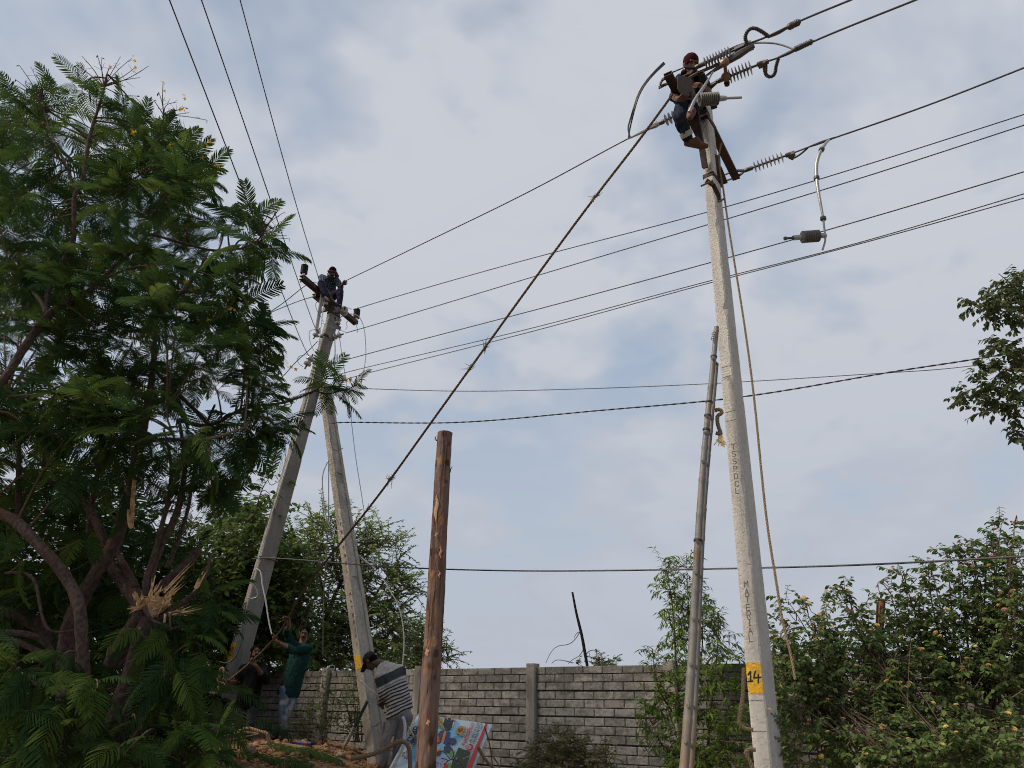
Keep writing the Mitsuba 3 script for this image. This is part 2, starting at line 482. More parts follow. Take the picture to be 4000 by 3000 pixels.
for px, py, r, lab in ((1330, 2958, 0.07, 'light topped stone lying on the soil left of the man in the striped shirt'),
                       (1425, 2893, 0.12, 'tan boulder beside the foot of the strut pole'),
                       (1400, 2930, 0.05, 'small tan rock below the boulder at the strut foot'),
                       (1395, 2872, 0.10, 'round rock against the wall behind the digging bar'),
                       (1190, 2900, 0.05, 'small pale stone behind the blue tool'),
                       (1215, 2990, 0.045, 'small pale stone on the soil at the bottom edge'),
                       (1000, 2912, 0.05, 'pale stone on the soil under the man in black')):
    q = on_ground(px, py)
    put('stone', rock(q + [0, 0, r * 0.3], r, int(px + py), 0.75, ICO2), 'stone', 40, lab, 'stone')

# ------------------------------------------------------------------ the boundary wall
WZ = 2.15
WA, WB = PZ(1044, 2620, WZ), PZ(3873, 2563, WZ)
wdir = (WB - WA)[:2] / np.linalg.norm((WB - WA)[:2])
wn = np.array([wdir[1], -wdir[0]])          # towards the camera
tt = np.linspace(-12, 25, 8000)
wp = np.stack([WA[0] + tt * wdir[0], WA[1] + tt * wdir[1], np.full_like(tt, WZ)], -1)
wpx = proj(wp)
okk = wpx[:, 2] > 0.5
obs = np.array([1270 + 16, 1623 + 18, 2051 + 21, 2602 + 22, 3296])
tob = np.interp(obs, wpx[okk, 0], tt[okk])
k1, k0 = np.polyfit(np.arange(5), tob, 1)


def wpt(t, z, out=0.0):
    return np.array([WA[0] + t * wdir[0] + out * wn[0], WA[1] + t * wdir[1] + out * wn[1], z])


wall = thing('boundary_wall', 'long grey precast concrete wall with blockwork panels between posts', 'wall')
PW = 0.155
posts = [k0 + k1 * i for i in range(-4, 8)]
w3, n3 = np.array([*wdir, 0]), np.array([*wn, 0])
g = np.random.default_rng(4)
for i, t in enumerate(posts):
    lean = [0.0, 0.0, 0.0, 0.0, 0.10, 0.09, 0.0, -0.01, 0.0, 0, 0, 0][i] * 0.6
    put(wall + '__post', prism(wpt(t - lean, -0.3, 0.0), wpt(t, WZ + 0.025, 0.0), rect(PW, 0.17, 0.012), n3, 1.0, 2), 'post_concrete')
put(wall + '__panel_core', cat([prism(wpt(a + PW / 2 - 0.02, -0.3 + 1.21, -0.035), wpt(b - PW / 2 + 0.02, -0.3 + 1.21, -0.035), rect(0.04, 2 * 1.205), (0, 0, 1)) for a, b in zip(posts, posts[1:])]), 'wall_core')
NP, NC = 6, 3
PH = 2.12 / NP
CH = (PH - 0.012) / NC


def unit_block(seed):
    """A moulded block face: a slab with a worn bevel, 1 x 1 x 1, front at z = 1."""
    gg = np.random.default_rng(seed)
    b = 0.06
    v = [(0, 0, 0), (1, 0, 0), (1, 1, 0), (0, 1, 0)] + [(0, 0, .6), (1, 0, .6), (1, 1, .6), (0, 1, .6)]
    fr = np.array([(b * .45, b, 1), (1 - b * .45, b, 1), (1 - b * .45, 1 - b, 1), (b * .45, 1 - b, 1)]) + gg.normal(0, 1, (4, 3)) * [0.004, 0.012, 0.06]
    v = np.vstack([v, fr])
    f = []
    for a in (0, 4):
        for k in range(4):
            f.append([a + k, a + (k + 1) % 4, a + 4 + (k + 1) % 4, a + 4 + k])
    f.append([8, 9, 10, 11])
    return v, np.array(f)


ub = [unit_block(s) for s in range(4)]
ub_d = [[mikit.ply(b, 'm_block_' + m) for m in 'abc'] for b in ub]
cells = []
for a, b in zip(posts, posts[1:]):
    t0, t1 = a + PW / 2 + 0.004, b - PW / 2 - 0.004
    nb = 6.5
    bl = (t1 - t0) / nb
    for pz in range(NP):
        tilt = g.normal(0, 0.006)
        for cz in range(NC):
            z = 0.02 + pz * PH + cz * CH
            e = [t0] + [t0 + (k + (0.5 if (pz * NC + cz) % 2 else 1.0)) * bl for k in range(7)]
            e = [q for q in e if q < t1 - 0.03] + [t1]
            for l, r in zip(e, e[1:]):
                cells.append((l + 0.005, r - 0.005, z + 0.005, z + CH - 0.005, 0.012 + tilt + g.normal(0, 0.0015)))
info = []
for l, r, z0, z1, out in cells:
    q = proj(wpt((l + r) / 2, (z0 + z1) / 2))
    vis = 940 < q[0] < 3120 and q[1] < 3040 and q[2] > 1 and z0 > float(ground_z(*wpt(l, 0)[:2])) - 0.08
    info.append((q[2] + (0 if vis else 100)))
order = np.argsort(info)
rest = []
for rank, ci in enumerate(order):
    l, r, z0, z1, out = cells[ci]
    m = np.eye(4)
    m[:3, 0], m[:3, 1], m[:3, 2] = w3 * (r - l), np.array([0, 0, z1 - z0]), n3 * 0.022
    m[:3, 3] = wpt(l, z0, out - 0.022)
    bi, bb = int(g.integers(4)), int(g.choice(3, p=[.3, .45, .25]))
    if rank < 300 and info[ci] < 90:
        putd(wall + '__block', {**ub_d[bi][bb], 'to_world': T(m)})
    else:
        v, f = ub[bi]
        rest.append((v @ m[:3, :3].T + m[:3, 3], np.vstack([f[:, [0, 1, 2]], f[:, [0, 2, 3]]])))
tag(put(wall + '__blockwork', cat(rest), 'block_a'), kind='stuff')
# ------------------------------------------------------------------ concrete poles
def tapered_pole(base, top, yaw, wb, hb, wt, ht, rings=90, chip=0.004, seed=0):
    """Rectangular tapered pole with chamfered, chipped edges; wb/wt across the axis at yaw, hb/ht the other way."""
    base, top = np.asarray(base, float), np.asarray(top, float)
    x = np.array([math.cos(yaw), math.sin(yaw), 0.0])
    t = unit(top - base)
    x = unit(x - t * (x @ t))
    y = np.cross(t, x)
    vs = []
    gg = np.random.default_rng(seed)
    for u in np.linspace(0, 1, rings):
        w, h = (wb + (wt - wb) * u) / 2, (hb + (ht - hb) * u) / 2
        c = base + (top - base) * u
        for a, b in ((-1, -1), (1, -1), (1, 1), (-1, 1)):
            e = 0.010 + chip * abs(gg.normal()) * (1.0 if gg.random() < 0.75 else 3.0)
            first, second = ((a * w, b * (h - e)), (a * (w - e), b * h)) if a * b > 0 else ((a * (w - e), b * h), (a * w, b * (h - e)))
            if (a, b) == (-1, -1):
                first, second = (-w, -h + e), (-w + e, -h)
            elif (a, b) == (1, -1):
                first, second = (w - e, -h), (w, -h + e)
            elif (a, b) == (1, 1):
                first, second = (w, h - e), (w - e, h)
            else:
                first, second = (-w + e, h), (-w, h - e)
            for q in (first, second):
                vs.append(c + q[0] * x + q[1] * y)
    n = 8
    v = np.array(vs)
    i, j = np.meshgrid(np.arange(rings - 1), np.arange(n), indexing='ij')
    q = np.stack([i * n + j, i * n + (j + 1) % n, (i + 1) * n + (j + 1) % n, (i + 1) * n + j], -1).reshape(-1, 4)
    f = [q[:, [0, 1, 2]], q[:, [0, 2, 3]]]
    k = np.arange(1, n - 1)
    f += [np.stack([0 * k, k + 1, k], 1), np.stack([0 * k, k, k + 1], 1) + (rings - 1) * n]
    return (v, np.vstack(f)), x, y, t


def block_letters(text, h):
    """Capitals as strokes on a 0.7 x 1 grid."""
    S = {'T': [[(0, 1), (.7, 1)], [(.35, 1), (.35, 0)]], 'S': [[(.65, .9), (.5, 1), (.15, 1), (0, .85), (0, .65), (.15, .52), (.5, .48), (.68, .33), (.68, .15), (.5, 0), (.12, 0), (0, .12)]],
         'P': [[(0, 0), (0, 1), (.5, 1), (.68, .85), (.68, .62), (.5, .48), (0, .48)]], 'D': [[(0, 0), (0, 1), (.4, 1), (.68, .75), (.68, .25), (.4, 0), (0, 0)]],
         'C': [[(.68, .85), (.5, 1), (.18, 1), (0, .75), (0, .25), (.18, 0), (.5, 0), (.68, .15)]], 'L': [[(0, 1), (0, 0), (.62, 0)]],
         'M': [[(0, 0), (0, 1), (.35, .45), (.7, 1), (.7, 0)]], 'A': [[(0, 0), (.35, 1), (.7, 0)], [(.14, .36), (.56, .36)]], 'E': [[(.65, 1), (0, 1), (0, 0), (.65, 0)], [(0, .52), (.5, .52)]],
         'R': [[(0, 0), (0, 1), (.5, 1), (.68, .85), (.68, .62), (.5, .48), (0, .48)], [(.3, .48), (.7, 0)]], 'I': [[(.35, 0), (.35, 1)], [(.15, 1), (.55, 1)], [(.15, 0), (.55, 0)]]}
    return [[[(a * h * 0.9, b * h) for a, b in l] for l in S[ch]] for ch in text]


# pole 14, at the right
Y14 = 6.5
a14, b14 = P(2985, 3000, Y14), P(2752, 520, Y14)
c0 = P(3005, 3000, Y14) + [0.03, 0.09, 0]
c1 = P(2762, 470, Y14) + [0.02, 0.09, 0]
ax = unit(c1 - c0)
g0 = c0 - ax * ((c0[2] + 0.2) / ax[2])
top14 = c1 + ax * 0.30
yaw14 = math.radians(-38.0)
L14 = np.linalg.norm(top14 - g0)
pole14 = thing('utility_pole', 'pale concrete pole with yellow band marked 14 and a man at its top', 'utility pole')
m, px14, py14, pt14 = tapered_pole(g0, top14, yaw14, 0.152, 0.31, 0.112, 0.215, 110, 0.003, 3)
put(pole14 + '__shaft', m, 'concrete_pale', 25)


def face14(px_y, off=0.0):
    """A point on the face turned to the camera at the height seen at the pixel row, off metres across, and the face's frame."""
    best = min(np.linspace(0, 1, 1500), key=lambda u: abs(proj(g0 + (top14 - g0) * u)[1] - px_y))
    c = g0 + (top14 - g0) * best
    h = (0.31 + (0.215 - 0.31) * best) / 2
    return c - py14 * h + px14 * off, (0.152 + (0.112 - 0.152) * best)


o, w = face14(2594)
o2, _ = face14(2714)
band_h = np.linalg.norm(o2 - o)
n14 = -py14
put(pole14 + '__painted_band', prism(o2 + n14 * 0.0015, o + n14 * 0.0015, rect(w - 0.012, 0.005), n14, 1.0), 'yellow_paint', label='yellow painted band on the pole')
o, w = face14(2668, -0.052)
to = plane(o + n14 * 0.0045, px14, pt14)
put(pole14 + '__number', stroke([[(0.0, 0.056), (0.022, 0.082), (0.018, 0.0)], [(-0.004, 0.002), (0.036, 0.006)], [(0.066, 0.084), (0.046, 0.032), (0.108, 0.036)], [(0.088, 0.058), (0.082, -0.006)]], 0.0125, 0.0015, to), 'black_paint', label='hand painted black number 14')
for text, rows in (('TSSPDCL', np.linspace(1770, 1942, 7)), ('MATERIAL', np.linspace(2302, 2512, 8))):
    ms = []
    for ch, r in zip(block_letters(text, 0.052), rows):
        o, w = face14(r, -0.015)
        ms.append(stroke(ch, 0.0085, 0.003, plane(o - n14 * 0.0018, px14, pt14)))
    put(pole14 + '__lettering', trimesh.util.concatenate(ms), 'engraving', label='letters cast into the concrete reading ' + text)
# old cast line marks and a joint
ms = []
for r in (1450, 1490, 1625, 1660, 2738, 2860):
    o, w = face14(r, 0)
    put(pole14 + '__casting_line', prism(o - px14 * w * 0.36 - n14 * 0.001, o + px14 * w * 0.40 - n14 * 0.001 + pt14 * 0.004, rect(0.005, 0.006), n14), 'engraving')

# steel on pole 14: the V cross arm seen from below, straps, brace, clamps
zarm = PZ(2612, 290, P(2740, 440, Y14)[2])[2]
A0, A1 = PZ(2608, 288, zarm), PZ(2735, 530, zarm)
E0, E1 = PZ(2738, 285, zarm), PZ(2790, 420, zarm)
C0, C1 = PZ(2742, 425, zarm), PZ(2876, 697, zarm)


def cbar(p, q, w=0.075, h=0.04, up=(0, 0, 1)):
    return prism(p, q, channel(w, h, 0.007), up)


put(pole14 + '__cross_arm', prism(A0, A1, channel(0.1, 0.05, 0.008), (0, 0, -1)), 'rust', label='left half of the rusty steel cross arm')
put(pole14 + '__cross_arm', prism(C0, C1, channel(0.1, 0.05, 0.008), (0, 0, -1)), 'rust', label='right half of the rusty steel cross arm')
put(pole14 + '__cross_arm', prism(E0, E1, channel(0.07, 0.05, 0.008), (0, 0, -1)), 'rust', label='short upper piece of the rusty steel cross arm')
o, w = face14(686, -0.01)
put(pole14 + '__brace', prism(P(2697, 305, Y14 - 0.35), o + n14 * 0.05, channel(0.062, 0.045, 0.007), n14), 'rust', label='rusty brown brace running down the face of the pole')
for r, hh in ((485, 0.06), (705, 0.05)):
    o, w = face14(r)
    c = o - n14 * 0.13
    put(pole14 + '__clamp', prism(c - pt14 * hh / 2, c + pt14 * hh / 2, rect(0.137, 0.275, 0.01), py14), 'rust')
for bq in ([P(2745, 478, 6.25), P(2757, 470, 6.2)], [P(2738, 727, 6.3), P(2785, 705, 6.2)], [P(2808, 788, 6.4), P(2828, 777, 6.3)], [P(2740, 450, 6.3), P(2762, 440, 6.2)]):
    put(pole14 + '__bolt', tube(bq, 0.011), 'dark_steel')
put(pole14 + '__strap', cat([beam(P(2758, 705, 6.28), P(2785, 722, 6.3), 0.03, 0.05), beam(P(2785, 720, 6.3), P(2807, 765, 6.36), 0.05, 0.012), beam(P(2807, 763, 6.36), P(2810, 790, 6.4), 0.04, 0.012)]), 'rust')
put(pole14 + '__bracket', prism(P(2797, 610, 6.6), P(2802, 712, 6.6), channel(0.085, 0.05, 0.008), (0.3, -1, 0)), 'rust', label='upright brown steel bracket at the right of the pole')
put(pole14 + '__bracket', beam(P(2808, 655, 6.9), P(2832, 716, 7.2), 0.07, 0.02), 'rust')


def holed_strap(p, q, w=0.05):
    p, q = np.asarray(p), np.asarray(q)
    L = np.linalg.norm(q - p)
    g_ = sg.box(0, -w / 2, L, w / 2)
    for s in (0.3, 0.62):
        g_ = g_.difference(sg.Point(L * s, 0).buffer(w * 0.27, quad_segs=4))
    m = trimesh.creation.extrude_polygon(g_, 0.008, engine='earcut')
    m.apply_transform(plane(p, q - p, np.cross([0, 0, 1], q - p) * 0.6 + np.array([0, 0, 1.0]) * L))
    return np.asarray(m.vertices), np.asarray(m.faces)


put(pole14 + '__strap_plate', cat([holed_strap(PZ(2828, 685, zarm), PZ(2874, 668, zarm)), holed_strap(PZ(2806, 716, zarm), PZ(2878, 694, zarm))]), 'rust', label='two flat holed straps at the right arm end')
put(pole14 + '__strap_plate', cat([holed_strap(PZ(2612, 290, zarm + .05), PZ(2680, 262, zarm + .05)), holed_strap(PZ(2622, 318, zarm + .03), PZ(2690, 290, zarm + .03)), beam(PZ(2612, 296, zarm + .02), PZ(2588, 312, zarm + .02), 0.02, 0.035), beam(PZ(2588, 311, zarm + .02), PZ(2578, 330, zarm + .02), 0.012, 0.045),
                                   beam(PZ(2620, 320, zarm), PZ(2596, 332, zarm), 0.02, 0.035), beam(PZ(2596, 331, zarm), PZ(2573, 343, zarm), 0.012, 0.045), beam(PZ(2676, 262, zarm + .05), PZ(2712, 262, zarm + .06), 0.03, 0.05), beam(PZ(2684, 293, zarm + .03), PZ(2722, 268, zarm + .04), 0.025, 0.05)]), 'rust', label='dark straps and hooks at the left arm end')


# ------------------------------------------------------------------ insulators
def disc_string(p, q, label, n=7, r=0.075, start=0.22, end=0.80, group=None):
    p, q = np.asarray(p, float), np.asarray(q, float)
    k = thing('strain_insulator', label, 'insulator', group)
    L = np.linalg.norm(q - p)
    d = unit(q - p)
    put(k + '__rod', lathe(p + d * L * 0.08, d, [(0, 0.006), (0.001, 0.015), (L * 0.84, 0.015), (L * 0.841, 0.006)], 8), 'dark_steel', 40)
    put(k + '__end_fitting', cat([lathe(p + d * L * 0.08, d, [(0, 0.012), (0.004, 0.028), (0.07, 0.028), (0.075, 0.016)], 10), lathe(p, d, [(0, 0.01), (0.01, 0.025), (0.05, 0.03), (0.07, 0.012)], 8)]), 'dark_steel', 40)
    put(k + '__end_fitting', lathe(q - d * 0.08, d, [(0, 0.016), (0.004, 0.03), (0.05, 0.03), (0.08, 0.018)], 10), 'dark_steel', 40)
    for i in range(n):
        c = p + d * L * (start + (end - start) * i / (n - 1))
        put(k + '__shed', lathe(c, d, [(-0.006, 0.016), (-0.004, r * 0.6), (0.0, r), (0.004, r * 0.98), (0.012, r * 0.35), (0.016, 0.016)], 14), 'shed_grey', 40)
    return k


def post_insulator(p, q, label, bsdf, r=0.055, fins=9, cap='polymer_grey', name_='post_insulator', capb='steel', body=(0.16, 0.84)):
    p, q = np.asarray(p, float), np.asarray(q, float)
    k = thing(name_, label, 'insulator')
    L = np.linalg.norm(q - p)
    d = unit(q - p)
    pr, a, b = [(L * body[0], r * 0.45)], L * body[0], L * body[1]
    for i in range(fins):
        u0, u1 = a + (b - a) * i / fins, a + (b - a) * (i + 1) / fins
        pr += [(u0, r * 0.72), (u0 + (u1 - u0) * 0.45, r), (u0 + (u1 - u0) * 0.62, r), (u1, r * 0.72)]
    pr += [(b + 0.001, r * 0.45)]
    put(k + '__body', lathe(p, d, pr, 16), bsdf, 50)
    put(k + '__cap', lathe(p, d, [(0, r * 0.2), (0.004, r * 0.42), (L * body[0] + 0.004, r * 0.42)], 10), capb, 40)
    put(k + '__cap', lathe(q, -d, [(0, r * 0.2), (0.004, r * 0.42), (L * (1 - body[1]) + 0.004, r * 0.42)], 10), capb, 40)
    return k


def za(px, py, dz=0.0):
    return PZ(px, py, zarm + dz)


disc_string(za(2712, 266, .1), za(2935, 166, .1), 'disc insulator string at the head of the man on pole 14', 9, 0.07, 0.2, 0.62)
disc_string(za(2795, 321), za(2985, 243), 'pale disc insulator string right of the man, below the brown pin', 7, 0.085, 0.30, 0.72)
disc_string(za(2905, 668), za(3092, 600), 'lowest disc insulator string, at the right end of the cross arm', 8, 0.075, 0.24, 0.80)
disc_string(za(2655, 444), za(2572, 484), 'short disc insulator string left of the knees of the man on pole 14', 4, 0.075, 0.1, 0.62)
for a, b in (((2766, 337), (2800, 319)), ((2874, 667), (2908, 666)), ((2874, 697), (2908, 668))):
    put(pole14 + '__link', beam(za(*a), za(*b), 0.02, 0.035), 'dark_steel')
put(pole14 + '__link', beam(za(2768, 352), za(2800, 322), 0.02, 0.03), 'dark_steel')
post_insulator(P(2722, 389, 5.62), P(2828, 384, 5.62), 'grey finned insulator lying level beside the man on pole 14', 'polymer_grey', 0.072, 10, body=(0.08, 0.80))
put('contact_rod', lathe(P(2826, 384.2, 5.62), P(2876, 382, 5.62) - P(2826, 384.2, 5.62), [(0, 0.012), (0.005, 0.026), (0.03, 0.026), (0.035, 0.014), (0.2, 0.014), (0.201, 0.01)], 10), 'steel', 40, 'short steel rod at the end of the grey finned insulator near the man', 'rod')
YP = 6.7
k = post_insulator(P(3098, 929, YP), P(3226, 919, YP), 'grey finned insulator hanging from a pale jumper right of pole 14', 'polymer_grey', 0.072, 10, body=(0.26, 0.79))
put(k + '__rod', cat([tube([P(3062, 932, YP), P(3100, 929, YP)], 0.014, 8), lathe(P(3062, 932, YP), P(3070, 931, YP) - P(3062, 932, YP), [(0, .01), (.003, .022), (.03, .022), (.034, .012)], 8), lathe(P(3094, 929.5, YP), P(3110, 929, YP) - P(3094, 929.5, YP), [(0, .01), (.003, .024), (.012, .024), (.016, .012)], 8)]), 'dark_steel', 40)
put(k + '__wire_tie', cat([tube(curve([P(3222 + 7 * math.cos(a), 921 + 9 * math.sin(a), YP - 0.05 + 0.1 * i / 12) for i, a in enumerate(np.linspace(0, 9, 12))], 40), 0.006, 5)]), 'aluminium')
kp = thing('pin_insulator', 'brown knobbed pin insulator hanging under the upper conductors beside pole 14', 'insulator')
q0, q1 = za(2830, 240, -.02), za(2840, 332, -.02)
d = unit(q1 - q0)
Lq = np.linalg.norm(q1 - q0)
put(kp + '__body', lathe(q0, d, [(-.03, .02), (-.01, .05), (.03, .055), (.055, .03), (.07, .02), (Lq * .50, .02), (Lq * .54, .045), (Lq * .62, .06), (Lq * .70, .058), (Lq * .76, .035), (Lq * .8, .02)], 14), 'porcelain_brown', 40)
put(kp + '__pin', lathe(q0 + d * Lq * .8, d, [(0, .018), (Lq * .08, .018), (Lq * .09, .035), (Lq * .2, .03), (Lq * .21, .01)], 10), 'rust', 40)


# ------------------------------------------------------------------ pole 13 and its strut, at the left
Y13 = 13.0
t13 = P(1313, 1195, Y13)
b13 = P(853, 2860, Y13 - 0.1)
ax13 = unit(t13 - b13)
b13 = b13 - ax13 * 0.5
pole13 = thing('utility_pole', 'grey leaning concrete pole marked 13 with a man sitting on its cross arm', 'utility pole')
m, px13, py13, pt13 = tapered_pole(b13, t13, math.radians(-42), 0.16, 0.345, 0.125, 0.235, 80, 0.003, 8)
# faces: px13 towards right-front, py13 towards right-back
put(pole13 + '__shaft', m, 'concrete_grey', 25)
S0, S1 = P(1478, 2940, 12.4), P(1268, 1500, Y13)
sax = unit(S1 - S0)
S0 = S0 - sax * 0.5
strut = thing('strut_pole', 'leaning pale concrete strut pole with recessed side propping pole 13', 'utility pole')
# an I section: flanges towards the viewer's right and left-back, a recessed web between
sx = unit(np.array([math.cos(math.radians(-33)), math.sin(math.radians(-33)), 0]))
sy = np.cross(sax, unit(sx - sax * (sx @ sax)))


def isec(w, h, fl, web):
    a, b = w / 2, h / 2
    return [(-a, -b), (a, -b), (a, -b + fl), (web / 2, -b + fl + .02), (web / 2, b - fl - .02), (a, b - fl), (a, b), (-a, b), (-a, b - fl), (-web / 2, b - fl - .02), (-web / 2, -b + fl + .02), (-a, -b + fl)]


def rough_verts(m, amp, fr, seed):
    v, f = m
    q = np.stack([meshkit.fbm(v * fr + s, 3, seed) for s in (0, 31.0, 77.0)], -1) - 0.5
    return v + 2 * amp * q, f


put(strut + '__shaft', rough_verts(prism(S0, S1, isec(0.17, 0.36, 0.085, 0.07), sy, 0.66, 120), 0.008, 9, 2), 'concrete_worn', 20)
Ls = np.linalg.norm(S1 - S0)


def strut_at(px_y):
    best = min(np.linspace(0, 1, 800), key=lambda u: abs(proj(S0 + (S1 - S0) * u)[1] - px_y))
    return S0 + (S1 - S0) * best, 1 + (0.66 - 1) * best


for lo, hi in ((3000, 2310), (2255, 1890), (1850, 1500)):
    p_, k0_ = strut_at(lo)
    q_, k1_ = strut_at(hi)
    put(strut + '__web_fill', rough_verts(prism(p_, q_, rect(0.135 * k1_, 0.20 * k1_, 0.01), sy, 1.0, 40), 0.004, 9, 5), 'concrete_worn', 20)
p_, k_ = strut_at(2612)
q_, _ = strut_at(2560)
off = None
put(strut + '__painted_band', prism(p_ - sy * (0.18 * k_ + .001), q_ - sy * (0.18 * k_ + .001), rect(0.15 * k_, 0.006), sy), 'yellow_paint', label='yellow painted patch on the strut')
ms = []
for text, rows in (('TSSPDCL', np.linspace(2060, 2240, 7)), ('MATERIAL', np.linspace(2330, 2520, 8))):
    for ch, r in zip(block_letters(text, 0.05), rows):
        o, k_ = strut_at(r)
        xx = unit(np.cross(sax, -sy)) * -1
        ms.append(stroke(ch, 0.008, 0.004, plane(o - sy * (0.18 * k_ + .004) - unit(np.cross(sax, sy)) * 0.0 - np.cross(-sax, -sy) * 0.015, np.cross(sax, -sy), sax)))
put(strut + '__lettering', trimesh.util.concatenate(ms), 'engraving', label='worn cast letters down the strut')


def on13(px_y):
    best = min(np.linspace(0, 1, 1200), key=lambda u: abs(proj(b13 + (t13 - b13) * u)[1] - px_y))
    k = best
    return b13 + (t13 - b13) * best, (0.16 + (0.125 - 0.16) * k), (0.345 + (0.235 - 0.345) * k)


# which pole faces look at the camera
tocam = unit(EYE - (b13 + t13) / 2)
fx = px13 if px13 @ tocam > 0 else -px13
fy = py13 if py13 @ tocam > 0 else -py13
c_, w_, h_ = on13(2555)
side = unit(np.cross(fy, pt13))
side = side if side @ RIGHT > 0 else -side
# the narrow face carries the number
nf = fy
o = c_ + nf * (h_ / 2)
put(pole13 + '__painted_band', prism(o - pt13 * 0.17 + nf * 0.001, o + pt13 * 0.17 + nf * 0.001, rect(0.145, 0.005), nf), 'yellow_paint', label='yellow painted patch')
xx = np.cross(pt13, nf)
to = plane(o + nf * 0.004 - pt13 * 0.05 - xx * 0.06, xx, pt13)
put(pole13 + '__number', stroke([[(0.0, 0.09), (0.025, 0.13), (0.02, 0.0)], [(0.055, 0.12), (0.09, 0.135), (0.10, 0.105), (0.07, 0.08), (0.105, 0.05), (0.10, 0.01), (0.055, -0.005)]], 0.016, 0.0015, to), 'black_paint', label='hand painted black number 13')
for r in (1230, 1320, 1425):
    c_, w_, h_ = on13(r)
    put(pole13 + '__clamp', prism(c_ - pt13 * 0.025, c_ + pt13 * 0.025, rect(w_ + 0.018, h_ + 0.018, 0.01), py13), 'rust')
zc = t13[2] + 0.02
H0, H1 = PZ(1178, 1082, zc), PZ(1390, 1262, zc)
put(pole13 + '__cross_arm', prism(H0, H1, channel(0.12, 0.09, 0.012), (0, 0, -1)), 'rust', label='rusty brown channel cross arm')
hd = unit(H1 - H0)
hp = np.array([-hd[1], hd[0], 0])
mid = H0 + hd * (np.linalg.norm(H1 - H0) * 0.5)
put(pole13 + '__cross_arm', prism(mid - hd * 0.36 + hp * 0.16 - [0, 0, .02], mid + hd * 0.4 + hp * 0.16 - [0, 0, .02], channel(0.10, 0.07, 0.01), (0, 0, -1)), 'dark_steel', label='shorter rear channel of the cross arm')
put(pole13 + '__arm_plate', cat([beam(mid - hd * .28 - [0, 0, .07], mid + hd * .28 - [0, 0, .07], 0.3, 0.02), beam(mid + hd * .05 - hp * .12 - [0, 0, .16], mid + hd * .05 + hp * .3 - [0, 0, .16], 0.06, 0.06)]), 'dark_steel')
for (px, py, pyb), lab in (((1192, 1030, 1078), 'black pin insulator on the left end of the cross arm of pole 13'), ((1396, 1202, 1252), 'black pin insulator on the right end of the cross arm of pole 13')):
    b = PZ(px - 7 if px < 1300 else px - 5, pyb, zc + 0.05)
    t = P(px, py, b[1])
    post_insulator(b, t, lab, 'insulator_black', 0.072, 10, name_='pin_insulator', capb='porcelain', body=(0.18, 0.86))
for bq in ([PZ(1176, 1094, zc - .04), PZ(1174, 1102, zc - .1)], [PZ(1386, 1262, zc - .04), PZ(1384, 1270, zc - .1)]):
    put(pole13 + '__arm_bolt', tube(bq, 0.014), 'dark_steel')


def shackle(p, d, lab, bsdf='porcelain_grey', s=1.0):
    k = thing('shackle_insulator', lab, 'insulator')
    put(k + '__body', lathe(p - unit(d) * 0.055 * s, d, np.array([(0, .025), (.004, .045), (.03, .05), (.045, .032), (.065, .032), (.08, .05), (.106, .045), (.11, .025)]) * s, 14), bsdf, 40)
    put(k + '__bolt', lathe(p - unit(d) * 0.11 * s, d, np.array([(0, .012), (.22, .012)]) * s, 8), 'dark_steel')
    return k


shackle(P(1345, 1216, 12.6), [0.3, -1, 0.1], 'grey shackle insulator by the bare foot of the man on pole 13', 'porcelain_grey', 1.5)
shackle(P(1318, 1312, 12.7), [1, -0.3, 0.2], 'grey shackle insulator right of pole 13 at the second clamp', 'porcelain_grey', 1.3)
shackle(P(1321, 1256, 12.8), [0.1, 0, 1], 'small shackle insulator under the right arm of pole 13', 'porcelain_grey', 1.2)
shackle(P(1237, 1302, 12.7), [0.4, 0, 1], 'grey shackle insulator left of pole 13 at the upper clamp', 'porcelain_grey', 1.3)
shackle(P(1206, 1412, 12.7), [0.35, 0, 1], 'grey shackle insulator left of pole 13 at the lower clamp', 'porcelain_grey', 1.6)
shackle(P(1283, 1423, 12.7), [1, -0.3, 0.2], 'grey shackle insulator right of pole 13 behind the leaves', 'porcelain_grey', 1.3)
shackle(P(1272, 1174, 12.75), [0.3, -.6, 1], 'pale shackle insulator on the cross arm left of the pole top', 'porcelain', 1.3)
put(pole13 + '__bracket', cat([beam(on13(1320)[0] + fx * .06, P(1300, 1318, 12.75), 0.05, 0.03), beam(P(1288, 1330, 12.7), P(1302, 1312, 12.7), 0.05, 0.05), beam(P(1312, 1220, 12.7), P(1340, 1220, 12.65), 0.04, 0.05), beam(P(1308, 1240, 12.8), P(1328, 1290, 12.8), 0.03, 0.04), beam(P(1312, 1278, 12.8), P(1330, 1282, 12.8), 0.06, 0.06), beam(P(1238, 1312, 12.75), P(1262, 1318, 12.8), 0.03, 0.03)]), 'dark_steel', label='small clamps and brackets below the arm')
put('support_pipe', tube([PZ(1262, 1130, zc - .05), P(1256, 1170, 12.5), P(1236, 1288, 12.6)], [0.035, 0.035, 0.035], 10), 'steel', 40, 'slim grey steel pipe hanging from the cross arm of pole 13', 'pipe')
